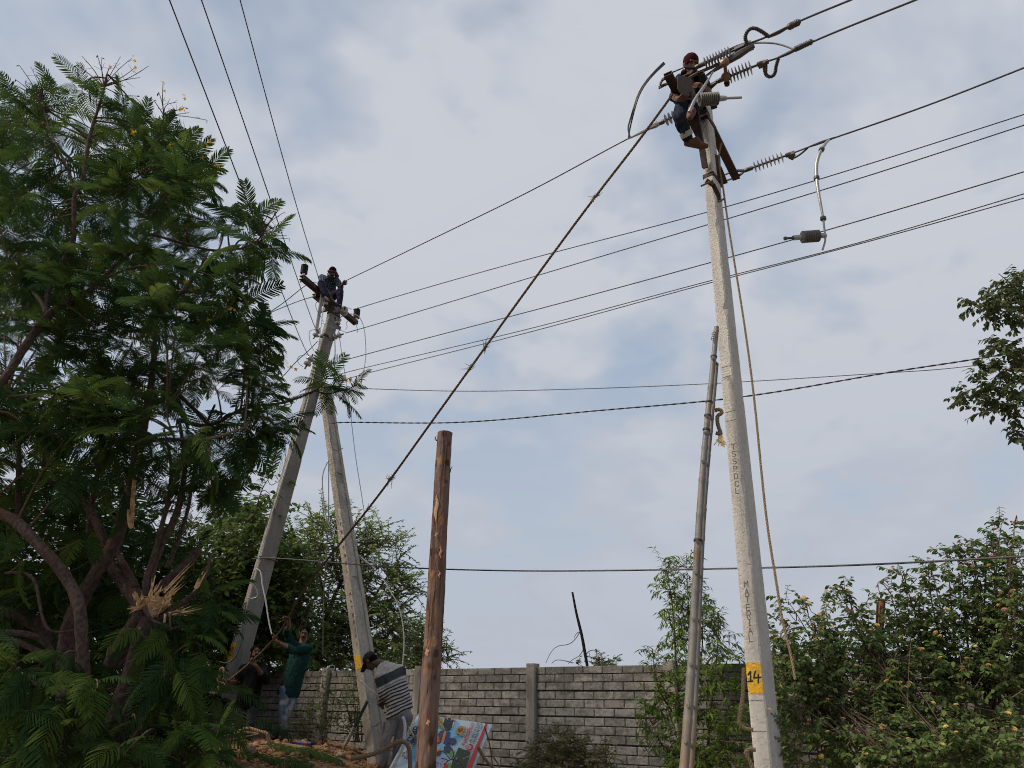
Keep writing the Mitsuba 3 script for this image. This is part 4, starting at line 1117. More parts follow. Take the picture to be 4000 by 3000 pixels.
def person(key, label, J, skin, shirt, pants, hair, face, headup=(0, 0, 1), sleeve=0.55, foot='bare', shoe=None, s=1.0, belly=1.0, hem=0.1, hands=None, beard=False, collar=True, pant_to=0.93, shirt_r=1.0, hairfn=None, seed=1, sleeve2=None, widen=1.0):
    k = thing(key, label, 'person')
    J = {a: np.asarray(b, float) for a, b in J.items()}
    f = unit(face)
    u = unit(np.asarray(headup, float) - f * (np.asarray(headup) @ f))
    sd = np.cross(f, u)
    H = J['head']
    HF = np.array([sd, f, u])
    lat = unit(J['sr'] - J['sl'])
    tu = unit(J['neck'] - J['pelvis'])
    lat = unit(lat - tu * (lat @ tu))
    TF = np.array([lat, np.cross(tu, lat), tu])
    latp = unit(J['hr'] - J['hl'])
    skinch = [[(H + u * 0.022 * s - f * .008, (0.074 * s, 0.092 * s, 0.1 * s), HF), (H - u * 0.05 * s + f * 0.022 * s, (0.054 * s, 0.062 * s, 0.062 * s), HF)],
              [(H - u * 0.085 * s + f * 0.045 * s, 0.032 * s), (H - u * 0.055 * s + f * .02, 0.05 * s)],
              [(H + u * 0.015 * s + f * 0.088 * s, 0.009 * s), (H - u * 0.022 * s + f * 0.103 * s, 0.0155 * s)],
              [(H - u * 0.028 * s + f * 0.092 * s - sd * .012, 0.011 * s), (H - u * 0.028 * s + f * 0.092 * s + sd * .012, 0.011 * s)],
              [(H - u * 0.055 * s + f * 0.083 * s - sd * .018, 0.011 * s), (H - u * 0.055 * s + f * 0.083 * s + sd * .018, 0.011 * s)],
              [(H + u * 0.03 * s + f * 0.083 * s - sd * .035, 0.013 * s), (H + u * 0.03 * s + f * 0.083 * s + sd * .035, 0.013 * s)],
              [(H - u * 0.005 * s - sd * 0.078 * s, (0.011, 0.022, 0.032), HF)], [(H - u * 0.005 * s + sd * 0.078 * s, (0.011, 0.022, 0.032), HF)],
              [(H - u * 0.05 * s - f * 0.02, 0.056 * s), (J['neck'], 0.056 * s)],
              [(J['neck'], 0.055 * s), (J['chest'], (0.13 * s, 0.08 * s, 0.1 * s), TF), (J['waist'], (0.115 * s, 0.08 * s, 0.09 * s), TF), (J['pelvis'], (0.12 * s, 0.08 * s, 0.08 * s), TF)]]
    for a in 'lr':
        S, E, W, N = J['s' + a], J['e' + a], J['w' + a], J['n' + a]
        skinch += [[(J['neck'] * .5 + J['chest'] * .5, 0.06 * s), (S, 0.05 * s)], [(S, 0.05 * s), (E, 0.04 * s), (E + (W - E) * .3, 0.041 * s), (W, 0.026 * s)]]
        pn, curl, th = (hands or {}).get(a, ((0, 0, -1), 0.5, 1 if a == 'l' else -1))
        skinch += hand(W, N, np.asarray(pn, float), curl, s, th)
        h_, K, A, T_ = J['h' + a], J['k' + a], J['a' + a], J['t' + a]
        skinch += [[(J['pelvis'], 0.08 * s), (h_, 0.075 * s), (K, 0.05 * s), (K + (A - K) * .3, 0.05 * s), (A, 0.034 * s)]]
        fd = unit(T_ - A)
        back = A - fd * 0.045 * s
        dn = unit(A - K)
        skinch += [[(A, 0.034 * s), (back + dn * .03 * s, 0.03 * s)], [(A, 0.034 * s), (A + fd * 0.11 * s + dn * .035 * s, 0.03 * s), (A + fd * 0.17 * s + dn * .045 * s, 0.02 * s)], [(back + dn * .03 * s, 0.03 * s), (A + fd * 0.11 * s + dn * .035 * s, 0.03 * s)]]
        if shoe:
            so = [[(back + dn * .05 * s, 0.036 * s), (A + fd * .06 * s + dn * .062 * s, 0.036 * s), (A + fd * 0.14 * s + dn * .066 * s, 0.04 * s), (A + fd * 0.19 * s + dn * .062 * s, 0.028 * s)]]
            if foot == 'shoe':
                so += [[(A + dn * .005, 0.045 * s), (A + fd * 0.08 * s + dn * .04, 0.042 * s), (A + fd * 0.17 * s + dn * .05 * s, 0.034 * s)], [(A + dn * .005, 0.045 * s), (back + dn * .045 * s, 0.037 * s)]]
            else:
                so += [[(A + fd * 0.085 * s + dn * .01 * s, 0.044 * s), (A + fd * 0.10 * s + dn * .04 * s, 0.046 * s)]]
            put(k + '__' + ('shoe' if foot == 'shoe' else 'sandal'), blob(so, 0.025, 4), shoe, True)
    put(k + '__body', blob(skinch, 0.019, 4), skin, True)
    # shirt
    R = shirt_r
    TW = TF * 1.0
    sh = [[(J['neck'] - tu * 0.02, 0.062 * s * R), (J['chest'] + tu * .04, (0.165 * s * R * widen, 0.112 * s * R, 0.11 * s), TW), (J['chest'] - tu * .06, (0.175 * s * R * widen, 0.122 * s * R, 0.10 * s), TW)],
          [(J['chest'] - tu * .06, (0.175 * s * R * widen, 0.122 * s * R, 0.10 * s), TW), (J['waist'], (0.165 * s * R * widen, 0.125 * s * R * belly, 0.10 * s), TW)],
          [(J['waist'], (0.165 * s * R * widen, 0.125 * s * R * belly, 0.10 * s), TW), (J['pelvis'] - tu * hem, (0.185 * s * R * widen, 0.135 * s * R, 0.05 * s), TW)]]
    for a in 'lr':
        S, E, W = J['s' + a], J['e' + a], J['w' + a]
        sl = sleeve if a == 'r' or sleeve2 is None else sleeve2
        sh += [[(J['neck'] - tu * .02, 0.066 * s), (S, 0.074 * s * R)], [(J['chest'], 0.1 * s), (S, 0.074 * s * R)]]
        L1, L2 = np.linalg.norm(E - S), np.linalg.norm(W - E)
        t = sl * (L1 + L2)
        if t <= L1:
            sh += [[(S, 0.074 * s * R), (S + (E - S) * t / L1, 0.066 * s * R)]]
        else:
            sh += [[(S, 0.074 * s * R), (E, 0.062 * s * R)], [(E, 0.062 * s * R), (E + (W - E) * (t - L1) / L2, 0.052 * s * R)]]
    put(k + '__shirt', blob(sh, 0.017, 6, 0.022, 15, seed), shirt, True)
    if collar:
        nk = J['neck']
        put(k + '__collar', cat([tube(curve([nk + 0.066 * s * (math.cos(a) * np.cross(tu, f) + math.sin(a) * unit(f - tu * (f @ tu))) + tu * (0.018 - 0.035 * max(0, math.sin(a)) ** 3) for a in np.linspace(-4.5, 1.4, 10)], 24), 0.017 * s, 6)]), shirt, True)
    # trousers
    pt = [[(J['pelvis'], (0.15 * s, 0.112 * s, 0.09 * s), TF), (J['waist'] * .35 + J['pelvis'] * .65, (0.14 * s, 0.108 * s, 0.06 * s), TF)]]
    for a in 'lr':
        h_, K, A = J['h' + a], J['k' + a], J['a' + a]
        E = K + (A - K) * pant_to
        pt += [[(J['pelvis'], 0.105 * s), (h_, 0.098 * s), (h_ * .5 + K * .5, 0.086 * s), (K, 0.069 * s), (K * .5 + E * .5, 0.069 * s), (E, 0.058 * s)]]
    put(k + '__trousers', blob(pt, 0.018, 6, 0.024, 14, seed + 3), pants, True)
    # hair, brows, eyes, moustache
    if hairfn is None:
        put(k + '__hair', blob([[(H + u * 0.034 * s - f * .018 * s, (0.085 * s, 0.098 * s, 0.1 * s), HF)]], 0.018, 2, 0.012, 40, seed, cut=[(H + f * 0.115 * s - u * 0.035 * s, (0.1 * s, 0.09 * s, 0.102 * s), HF), (H - u * 0.13 * s, (0.13 * s, 0.14 * s, 0.1 * s), HF)]), hair, True)
    else:
        hairfn(k, H, f, u, sd, HF, J, s)
    for q in (-1, 1):
        put(k + '__eye', (IV * np.array([0.0125, 0.006, 0.0055]) @ HF + H + f * 0.087 * s + u * 0.010 * s + q * sd * 0.031 * s, np.array(ICO2.faces)), 'eye_dark', True)
        put(k + '__eyebrow', tube(curve([H + f * (0.094 - .008 * j) * s + u * (0.030 + .003 * (j == 1)) * s + q * sd * (0.016 + 0.015 * j) * s for j in range(3)], 6), 0.0045, 5), 'hair_black')
    mo = [[(H + f * 0.096 * s - u * .043 * s + q * sd * 0.004, 0.008), (H + f * 0.086 * s - u * .05 * s + q * sd * 0.03 * s, 0.006)] for q in (-1, 1)]
    if beard:
        mo += [[(H + f * 0.03 * s - u * .055 * s + q * sd * 0.056 * s, 0.016), (H + f * 0.07 * s - u * .095 * s + q * sd * 0.02 * s, 0.016), (H + f * 0.075 * s - u * .1 * s, 0.018)] for q in (-1, 1)]
    put(k + '__moustache' if not beard else k + '__beard', blob(mo, 0.01, 2), 'hair_black', True)
    put(k + '__mouth', tube(curve([H + f * (0.093 - .008 * abs(j)) * s - u * 0.06 * s + sd * 0.011 * j * s for j in (-2, -1, 0, 1, 2)], 8), 0.004, 5), 'lip', True)
    return k


mat('skin', (0.13, 0.066, 0.043), 0.55, 0.3)
mat('skin_deep', (0.075, 0.042, 0.030), 0.5, 0.35)
mat('lip', (0.11, 0.045, 0.038), 0.5)
mat('eye_dark', (0.02, 0.015, 0.013), 0.3)
mat('hair_black', (0.005, 0.0045, 0.0045), 0.8, 0.03)


def cloth(k, c1, c2, fr=60, rough=0.9):
    pmat(k, lambda p, n, uv: mix(c1, c2, smoothstep(0.35, 0.65, tfbm(p.x * fr, p.y * fr, p.z * fr, 2)) * 0.6 + 0.4 * smoothstep(0.4, 0.65, tfbm(p.x * 6, p.y * 6, p.z * 6, 2))), rough, 0.05, lambda p, n, uv: tfbm(p.x * 26, p.y * 26, p.z * 15, 3) * 0.012)


cloth('green_cloth', (0.010, 0.034, 0.031), (0.015, 0.046, 0.042))
cloth('black_cloth', (0.006, 0.006, 0.008), (0.010, 0.010, 0.012))
cloth('charcoal_cloth', (0.035, 0.036, 0.045), (0.05, 0.05, 0.06))
cloth('grey_cloth', (0.17, 0.155, 0.155), (0.22, 0.205, 0.20))
cloth('navy_cloth', (0.020, 0.018, 0.042), (0.030, 0.026, 0.055))
cloth('dark_denim', (0.013, 0.018, 0.032), (0.032, 0.040, 0.058))
cloth('blue_cloth', (0.014, 0.025, 0.055), (0.024, 0.042, 0.088))
cloth('red_cloth', (0.05, 0.010, 0.015), (0.032, 0.007, 0.011))
cloth('maroon_cloth', (0.10, 0.022, 0.038), (0.16, 0.045, 0.065))
pmat('faded_denim_sun_patch', lambda p, n, uv: mix(mix((0.10, 0.145, 0.21), (0.17, 0.21, 0.27), smoothstep(0.4, 0.6, tfbm(p.x * 8, p.y * 8, p.z * 5, 3))), (0.36, 0.38, 0.39), smoothstep(0.57, 0.70, tfbm(p.x * 7 + 4, p.y * 7, p.z * 4.5, 3)) * smoothstep(1.15, 1.45, p.z)), 0.9, 0.15, lambda p, n, uv: tfbm(p.x * 26, p.y * 26, p.z * 15, 3) * 0.012)  # pale upper patches are dappled sunlight painted into the denim colour
mat('sandal_black', (0.025, 0.022, 0.02), 0.6)
mat('sandal_brown', (0.09, 0.05, 0.03), 0.7)
mat('sole_tan', (0.13, 0.115, 0.085), 0.8)


def check_fn(p, n, uv):
    a = smoothstep(0.35, 0.5, abs(dr.sin(p.x * 70 + p.y * 40)))
    b = smoothstep(0.35, 0.5, abs(dr.sin(p.z * 72)))
    return mix((0.13, 0.19, 0.23), (0.012, 0.018, 0.03), 0.5 * a + 0.5 * b)


pmat('check_cloth', check_fn, 0.9, 0.15)

# the man in the green shirt, pulling the rope
Yg = 12.85
RB = main_rope
prr = proj(RB)


def rope_at(px):
    i = np.argmin(abs(prr[:, 0] - px))
    return RB[i], unit(RB[min(i + 1, len(RB) - 1)] - RB[i - 1])


h1, d1 = rope_at(1128)
h2, _ = rope_at(1072)
J = dict(head=P(1190, 2474, Yg), neck=P(1178, 2520, Yg), chest=P(1170, 2566, Yg), waist=P(1152, 2630, Yg), pelvis=P(1134, 2680, Yg + .02),
         sr=P(1145, 2520, Yg - 0.03), er=P(1119, 2474, Yg - 0.12), wr=h1 + [0.015, 0.03, -0.085], nr=h1 + [0.0, 0.0, 0.02],
         sl=P(1206, 2532, Yg - 0.02), el=P(1148, 2541, Yg - 0.26), wl=h2 + [0.07, 0.05, -0.035], nl=h2 + [-0.02, 0.0, 0.01],
         hr=P(1115, 2692, Yg - .02), kr=P(1105, 2768, Yg - 0.08), ar=P(1108, 2855, Yg - 0.02), tr=P(1090, 2872, Yg - 0.22),
         hl=P(1150, 2692, Yg + .03), kl=P(1128, 2778, Yg + 0.0), al=P(1088, 2862, Yg + 0.08), tl=P(1066, 2874, Yg - 0.12))
person('person', 'man in a dark green shirt and faded jeans with painted sun patches pulling the rope above his head', J, 'skin', 'green_cloth', 'faded_denim_sun_patch', 'hair_black', P(1150, 2515, Yg - 1.2) - P(1190, 2474, Yg), headup=(0.12, 0, 1), sleeve=0.60, foot='sandal', shoe='sandal_black', s=1.02, hem=0.14, hands={'r': ((-0.6, -0.6, 0.2), 1.2, -1), 'l': ((-0.2, -0.5, 0.9), 1.2, 1)}, seed=3, shirt_r=1.0)

# the man in black
Yb = 12.6
h3, _ = rope_at(985)
h4, _ = rope_at(882)
J = dict(head=P(997, 2552, Yb), neck=P(992, 2592, Yb), chest=P(988, 2634, Yb), waist=P(976, 2698, Yb), pelvis=P(966, 2742, Yb),
         sl=P(1032, 2612, Yb), el=P(1040, 2660, Yb - .15), wl=h3 + [0.09, -0.02, -0.07], nl=h3 + [0.02, -0.02, -0.03],
         sr=P(948, 2616, Yb), er=P(926, 2668, Yb - .1), wr=h4 + [0.075, 0.0, 0.0], nr=h4 + [0, 0, 0.0],
         hl=P(985, 2752, Yb), kl=P(980, 2826, Yb - .1), al=P(966, 2892, Yb + .05), tl=P(960, 2902, Yb - .2),
         hr=P(946, 2752, Yb), kr=P(935, 2826, Yb - .1), ar=P(930, 2892, Yb), tr=P(922, 2904, Yb - .22))
person('person', 'bearded man in black beside pole 13 holding the lower end of the rope', J, 'skin', 'black_cloth', 'charcoal_cloth', 'hair_black', np.array([0.75, -1.0, 0.25]), sleeve=0.62, foot='shoe', shoe='sandal_black', s=1.0, belly=1.25, hem=0.08, beard=True, hands={'l': ((-0.2, -.3, 0.9), 0.8, 1), 'r': ((-0.2, -0.8, 0.4), 1.2, -1)}, seed=9, widen=1.08)
gg = np.random.default_rng(11)
hb = h4 + [-0.02, -0.03, 0.0]
put('rope_coil', twisted(curve([hb + [0.02, 0, -.02], hb + [-.03, -.04, .12], hb + [-.06, -.03, .2], hb + [-.11, 0, .18], hb + [-.10, .02, .02], hb + [-.04, -.05, -.12], hb + [0.02, -.04, -.05], hb + [-.08, -.03, -.02], hb + [-.13, 0, .06]], 50), 0.02, 0.09), 'rope_tan', True, 'bunched rope end in the fist of the man in black', 'rope')

# the man in the striped shirt, from behind
Ys = 11.3
sax0 = P(1566, 2768, Ys)
sax1 = P(1500, 2580, Ys - .05)
stripe_ax = unit(sax1 - sax0)


def stripe_fn(p, n, uv):
    h = (p.x - sax0[0]) * stripe_ax[0] + (p.y - sax0[1]) * stripe_ax[1] + (p.z - sax0[2]) * stripe_ax[2]
    ft = tfbm(p.x * 6, p.y * 6, p.z * 6, 2) * 0.03
    st = smoothstep(0.40, 0.50, abs(mi.Float(2.0) * ((h + ft) / 0.045 - dr.floor((h + ft) / 0.045)) - 1.0))
    col = mix((0.030, 0.027, 0.026), (0.36, 0.35, 0.335), st)
    col = mix(col, (0.36, 0.355, 0.34), smoothstep(0.375, 0.385, h + ft))
    col = mix(col, (0.042, 0.052, 0.050), smoothstep(0.41, 0.418, h + ft))
    return mix(col, (0.33, 0.315, 0.30), smoothstep(0.535, 0.545, h + ft))


pmat('striped_cloth', stripe_fn, 0.9, 0.15, lambda p, n, uv: tfbm(p.x * 24, p.y * 24, p.z * 14, 3) * 0.014)


def cap_hair(k, H, f, u, sd, HF, J, s):
    put(k + '__hair', blob([[(H + u * 0.01 * s - f * .025 * s, (0.079 * s, 0.085 * s, 0.085 * s), HF)]], 0.018, 2, 0, cut=[(H + f * 0.10 * s - u * 0.03 * s, (0.12 * s, 0.09 * s, 0.15 * s), HF)]), 'hair_black', True)
    put(k + '__cap', blob([[(H + u * 0.045 * s - f * .008 * s, (0.089 * s, 0.106 * s, 0.088 * s), HF)]], 0.02, 2, cut=[(H - u * 0.10 * s, (0.2 * s, 0.25 * s, 0.115 * s), HF)]), 'cap_cloth', True)
    put(k + '__cap_peak', blob([[(H + u * 0.025 * s + f * .085 * s, (0.07 * s, 0.03 * s, 0.007), HF), (H - u * 0.005 * s + f * .175 * s, (0.05 * s, 0.02 * s, 0.006), HF)]], 0.02, 2), 'cap_cloth', True)
    put(k + '__cap_badge', rock(H - f * .09 * s + u * .035 * s + sd * 0.03, 0.012, 3), 'porcelain')


mat('cap_cloth', (0.022, 0.017, 0.02), 0.85, 0.2)
J = dict(head=P(1448, 2583, Ys - .05), neck=P(1492, 2594, Ys - .02), chest=P(1530, 2648, Ys), waist=P(1556, 2728, Ys), pelvis=P(1562, 2786, Ys),
         sl=P(1483, 2644, Ys - .12), el=P(1496, 2712, Ys - .10), wl=P(1492, 2736, Ys + .16), nl=P(1496, 2750, Ys + .30),
         sr=P(1566, 2618, Ys + .08), er=P(1570, 2700, Ys + .32), wr=P(1520, 2740, Ys + .40), nr=P(1502, 2748, Ys + .42),
         hl=P(1534, 2806, Ys), kl=P(1508, 2888, Ys - .06), al=P(1495, 2984, Ys - .02), tl=P(1478, 2992, Ys + .1),
         hr=P(1586, 2802, Ys + .02), kr=P(1556, 2892, Ys + .06), ar=P(1548, 2986, Ys + .08), tr=P(1538, 2990, Ys + .25))
ks = person('person', 'man in a black cap and striped shirt bending over, seen from behind', J, 'skin_deep', 'striped_cloth', 'grey_cloth', 'hair_black', np.array([-0.62, 0.25, -0.72]), headup=(-0.62, 0.3, 0.75), sleeve=0.9, foot='shoe', shoe='sandal_brown', s=1.06, hem=-0.01, hands={'l': ((-.6, .2, -.6), 1.0, 1), 'r': ((-.6, 0.2, -.6), 1.0, -1)}, hairfn=cap_hair, collar=False, seed=5, shirt_r=1.02, widen=1.08, pant_to=0.99)
pk = J['hl'] * .45 + J['kl'] * .55
put(ks + '__pocket', blob([[(pk + [-0.075, -.035, .05], (.012, .045, .06), np.eye(3)), (pk + [-0.078, -.035, -.05], (.012, .045, .05), np.eye(3))]], 0.02, 2, .006, 14, 2), 'grey_cloth', True)

# the man on pole 13
Yt = 12.75
J = dict(head=P(1298, 1066, Yt - .25), neck=P(1288, 1090, Yt - .1), chest=P(1284, 1112, Yt), waist=P(1282, 1140, Yt + .08), pelvis=P(1276, 1160, Yt + .05),
         sr=P(1258, 1084, Yt - .05), er=P(1262, 1122, Yt - .22), wr=P(1284, 1140, Yt - .33), nr=P(1293, 1152, Yt - .36),
         sl=P(1314, 1096, Yt - .1), el=P(1334, 1124, Yt - .2), wl=P(1337, 1113, Yt - .32), nl=P(1347, 1101, Yt - .36),
         hr=P(1258, 1160, Yt), kr=P(1254, 1106, Yt - .40), ar=P(1268, 1158, Yt - .42), tr=P(1285, 1170, Yt - .5),
         hl=P(1296, 1160, Yt), kl=P(1330, 1138, Yt - .30), al=P(1324, 1200, Yt - .30), tl=P(1308, 1216, Yt - .45))


def scarf13(k, H, f, u, sd, HF, J, s):
    put(k + '__hair', blob([[(H + u * 0.044 * s - f * .014 * s, (0.083 * s, 0.096 * s, 0.092 * s), HF)]], 0.018, 2, 0.01, 40, 4, cut=[(H + f * 0.115 * s - u * 0.035 * s, (0.1 * s, 0.09 * s, 0.102 * s), HF), (H - u * 0.10 * s, (0.15 * s, 0.16 * s, 0.1 * s), HF)]), 'hair_black', True)
    ring = [H + u * (0.022 + 0.02 * math.sin(a)) * s - f * .006 + (math.cos(a) * sd * 0.086 + math.sin(a) * f * 0.102) * s for a in np.linspace(0, 6.28, 24)]
    put(k + '__headscarf', cat([tube(ring, 0.021, 7)]), 'maroon_cloth', True)
    put(k + '__headscarf', blob([[(H + u * .02 - f * .08 - sd * .06, 0.04), (H - u * .05 - f * .06 - sd * .11, 0.045), (H - u * .10 - f * .04 - sd * .1, 0.03)], [(H - u * .03 + sd * .085, 0.016), (H - u * .12 + sd * .07 + f * .03, 0.022)]], 0.02, 3, 0.01, 18, 3), 'maroon_cloth', True, label='loose maroon scarf ends behind the head')


person('person', 'man in a checked shirt and maroon headband sitting barefoot on top of pole 13', J, 'skin_deep', 'check_cloth', 'navy_cloth', 'hair_black', np.array([0.30, -0.8, -0.62]), headup=(0.1, -.3, 1), sleeve=0.55, sleeve2=0.55, s=1.0, hem=0.02, hands={'r': ((0.3, 0.2, -.7), 0.6, -1), 'l': ((0.2, -0.5, -0.4), 0.9, 1)}, hairfn=scarf13, seed=7, beard=False)

# the man on pole 14
Yl = 6.3
J = dict(head=P(2698, 254, Yl - .25), neck=P(2704, 292, Yl - .12), chest=P(2703, 325, Yl - .02), waist=P(2692, 368, Yl + .1), pelvis=P(2688, 402, Yl + .1),
         sr=P(2660, 312, Yl - .1), er=P(2634, 378, Yl - .05), wr=P(2650, 388, Yl - .25), nr=P(2672, 380, Yl - .35),
         sl=P(2741, 314, Yl - .08), el=P(2764, 354, Yl - .2), wl=P(2740, 338, Yl - .34), nl=P(2730, 330, Yl - .38),
         hr=P(2668, 412, Yl + .05), kr=P(2652, 460, Yl - .25), ar=P(2690, 545, Yl - .1), tr=P(2725, 548, Yl - .15),
         hl=P(2716, 410, Yl + .05), kl=P(2742, 384, Yl - .4), al=P(2706, 425, Yl - .48), tl=P(2700, 470, Yl - .62))


def scarf14(k, H, f, u, sd, HF, J, s):
    put(k + '__headscarf', blob([[(H + u * 0.04 * s - f * .012 * s, (0.092 * s, 0.108 * s, 0.1 * s), HF)]], 0.018, 2, 0.012, 22, 4, cut=[(H + f * 0.125 * s - u * 0.045 * s, (0.1 * s, 0.09 * s, 0.105 * s), HF)]), 'red_cloth', True, label='red cloth wrapped round the head')
    put(k + '__headscarf', blob([[(H - u * .09 * s - sd * .07, 0.035), (J['neck'] - sd * .09 + f * .05, 0.04)], [(H - u * .09 * s + sd * .075, 0.035), (J['neck'] + sd * .10 + f * .05, 0.042), (J['neck'] + sd * .13 + f * .06 - u * .06, 0.03)], [(J['neck'] - sd * .07 + f * .07, 0.032), (J['neck'] + sd * .07 + f * .08, 0.032)]], 0.02, 3, 0.01, 18, 3), 'red_cloth', True, label='red scarf at the neck')


kl = person('person', 'man in blue with a red headscarf working at the top of pole 14', J, 'skin', 'blue_cloth', 'dark_denim', 'hair_black', np.array([0.12, -0.75, -0.62]), headup=(0.05, -.5, 1), sleeve=0.45, foot='sandal', shoe='sandal_brown', s=1.02, hem=0.0, hands={'r': ((0.4, -0.2, .4), 0.9, -1), 'l': ((-0.3, 0.2, -.5), 1.2, 1)}, hairfn=scarf14, seed=13, pant_to=0.90)
for a, b in (((2668, 372), (2702, 366)), ((2668, 388), (2704, 384))):
    put(kl + '__belt_strap', tube(curve([P(*a, Yl - .03), P((a[0] + b[0]) / 2, (a[1] + b[1]) / 2 + 2, Yl - .09), P(*b, Yl - .05)], 10), 0.009, 6), 'aluminium', True)
A_, K_ = J['ar'], J['kr']
dn = unit(A_ - K_)
put(kl + '__trouser_cuff', lathe(A_ - dn * .10, dn, [(0, .066), (.002, .074), (.06, .073), (.062, .06)], 16), 'cuff_pale', 40)
mat('cuff_pale', (0.36, 0.36, 0.34), 0.9, 0.1)
mt = trimesh.creation.extrude_polygon(sg.Polygon([(-.085, -.06), (-.03, -.12), (.045, -.135), (.09, -.07), (.1, .05), (.06, .09), (-.09, .09)]).buffer(.012), 0.012, engine='earcut')
pc = P(2673, 330, Yl - .55)
mt.apply_scale(0.82)
mt.apply_transform(plane(pc, np.array([1.0, 0.15, 0.05]), np.array([0, -0.55, 0.8])))
put('marker_plate', mt, 'plate_grey', False, 'dull grey metal plate hung at the chest of the man on pole 14', 'plate')
mat('plate_grey', (0.085, 0.08, 0.085), 0.6, 0.3)
# ------------------------------------------------------------------ the advertising board lying against the wall
mat('sign_white', (0.52, 0.62, 0.65), 0.45, 0.4)
mat('sign_edge', (0.55, 0.58, 0.55), 0.5)
mat('sign_red', (0.55, 0.06, 0.05), 0.45)
mat('sign_ink', (0.03, 0.04, 0.06), 0.5)
mat('sign_blue', (0.05, 0.08, 0.22), 0.5)
mat('sign_sky', (0.22, 0.50, 0.72), 0.5)
mat('sign_orange', (0.65, 0.25, 0.07), 0.5)
mat('sign_gold', (0.45, 0.26, 0.09), 0.5)
mat('sign_brown', (0.12, 0.05, 0.025), 0.5)
mat('sign_slate', (0.07, 0.075, 0.13), 0.5)
mat('sign_green', (0.16, 0.38, 0.09), 0.5)
mat('sign_pink', (0.55, 0.12, 0.30), 0.5)
mat('sign_pale', (0.62, 0.66, 0.5), 0.5)
mat('sign_skin', (0.45, 0.16, 0.10), 0.5)
pmat('sign_photo', lambda p, n, uv: mix((0.06, 0.08, 0.05), (0.25, 0.26, 0.28), smoothstep(0.55, 0.75, tfbm(p.x * 30, p.y * 30, p.z * 30, 3))), 0.5)


def sky_print(p, n, uv):
    return mix((0.46, 0.60, 0.66), (0.09, 0.32, 0.54), smoothstep(0.35, 0.62, tfbm(p.x * 3.2 + 2, p.y * 3.2, p.z * 3.2, 3)))


pmat('sign_wash', sky_print, 0.5)
sTR, sTL, sBR = P(1922, 2830, 11.15), P(1662, 2735, 11.75), P(1852, 2996, 10.75)
ex = unit(sTR - sBR)                    # reading direction
ey_ = sTL - sTR
ey = unit(ey_ - ex * (ey_ @ ex))        # up of the writing
SH = float(ey_ @ ey)
SW = 1.62
nz = np.cross(ex, ey)
if nz @ (EYE - sTR) < 0:
    nz = -nz
org = sTR - ex * SW                     # lower left corner of the writing side
SM = np.eye(4)
SM[:3, 0], SM[:3, 1], SM[:3, 2], SM[:3, 3] = ex, ey, np.cross(ex, ey), org
sgn = 1.0 if np.cross(ex, ey) @ (EYE - sTR) > 0 else -1.0
sign = thing('advertising_board', 'pale blue school advertising board tipped on its side against the wall', 'board')
b = trimesh.creation.box([SW, SH, 0.035])
b.apply_translation([SW / 2, SH / 2, -0.018 - 0.0])
put(sign + '__panel', moved(b, SM), 'sign_white')


def uvpx(px, py):
    """Board coordinates (metres) of what is seen at a pixel."""
    r = ray(px, py)
    t = ((org - EYE) @ nz) / (r @ nz)
    q = EYE + r * t - org
    return np.array([q @ ex, q @ ey])


lvl = [0]


def flat(poly, bsdf, lab=None, part='print'):
    """A printed patch: a polygon in board coordinates as a thin sheet."""
    lvl[0] += 1
    pg = poly if hasattr(poly, 'geom_type') else sg.Polygon(poly)
    pg = pg.buffer(0).intersection(sg.box(0.004, 0.004, SW - 0.004, SH - 0.004))
    ms = [trimesh.creation.extrude_polygon(q, 0.0006, engine='earcut') for q in getattr(pg, 'geoms', [pg]) if q.area > 1e-7]
    if ms:
        m = trimesh.util.concatenate(ms)
        m.apply_translation([0, 0, 0.0006 * lvl[0]])
        put(sign + '__' + part, moved(m, SM), bsdf, label=lab)


def at(*pp):
    return [uvpx(*q) for q in pp]


def sp(pts, r=0.0, hull=False):
    g_ = sg.Polygon(at(*pts))
    return g_.buffer(r)


gg = np.random.default_rng(6)
ctr = uvpx(1728, 2848)
flat(sg.Point(ctr).buffer(1).intersection(sg.Polygon(at((1650, 2760), (1760, 2775), (1800, 2880), (1780, 2945), (1720, 3040), (1600, 3040))).buffer(.03)), 'sign_wash', 'blue washed picture ground')
flat(sp([(1712, 2772), (1745, 2784), (1790, 2830), (1786, 2868), (1760, 2880), (1730, 2850), (1700, 2860)], .02), 'sign_sky')
# the jet of coloured pencils and strips from the child's back pack
for i in range(26):
    a = gg.uniform(-1, 1)
    base = np.array([1748 + a * 16, 2846 + gg.normal(0, 4)])
    tip = base + np.array([-18 + a * 42 + gg.normal(0, 7), -58 + abs(a) * 22 + gg.normal(0, 8)])
    p_, q_ = uvpx(*base), uvpx(*tip)
    flat(sg.LineString([p_, q_]).buffer(0.012, cap_style=2), ('sign_orange', 'sign_pink', 'sign_pale', 'sign_ink', 'sign_green', 'sign_red', 'sign_gold')[i % 7])
flat(sp([(1732, 2835), (1742, 2808), (1756, 2822), (1772, 2815), (1766, 2845), (1748, 2858)], .004), 'sign_ink')
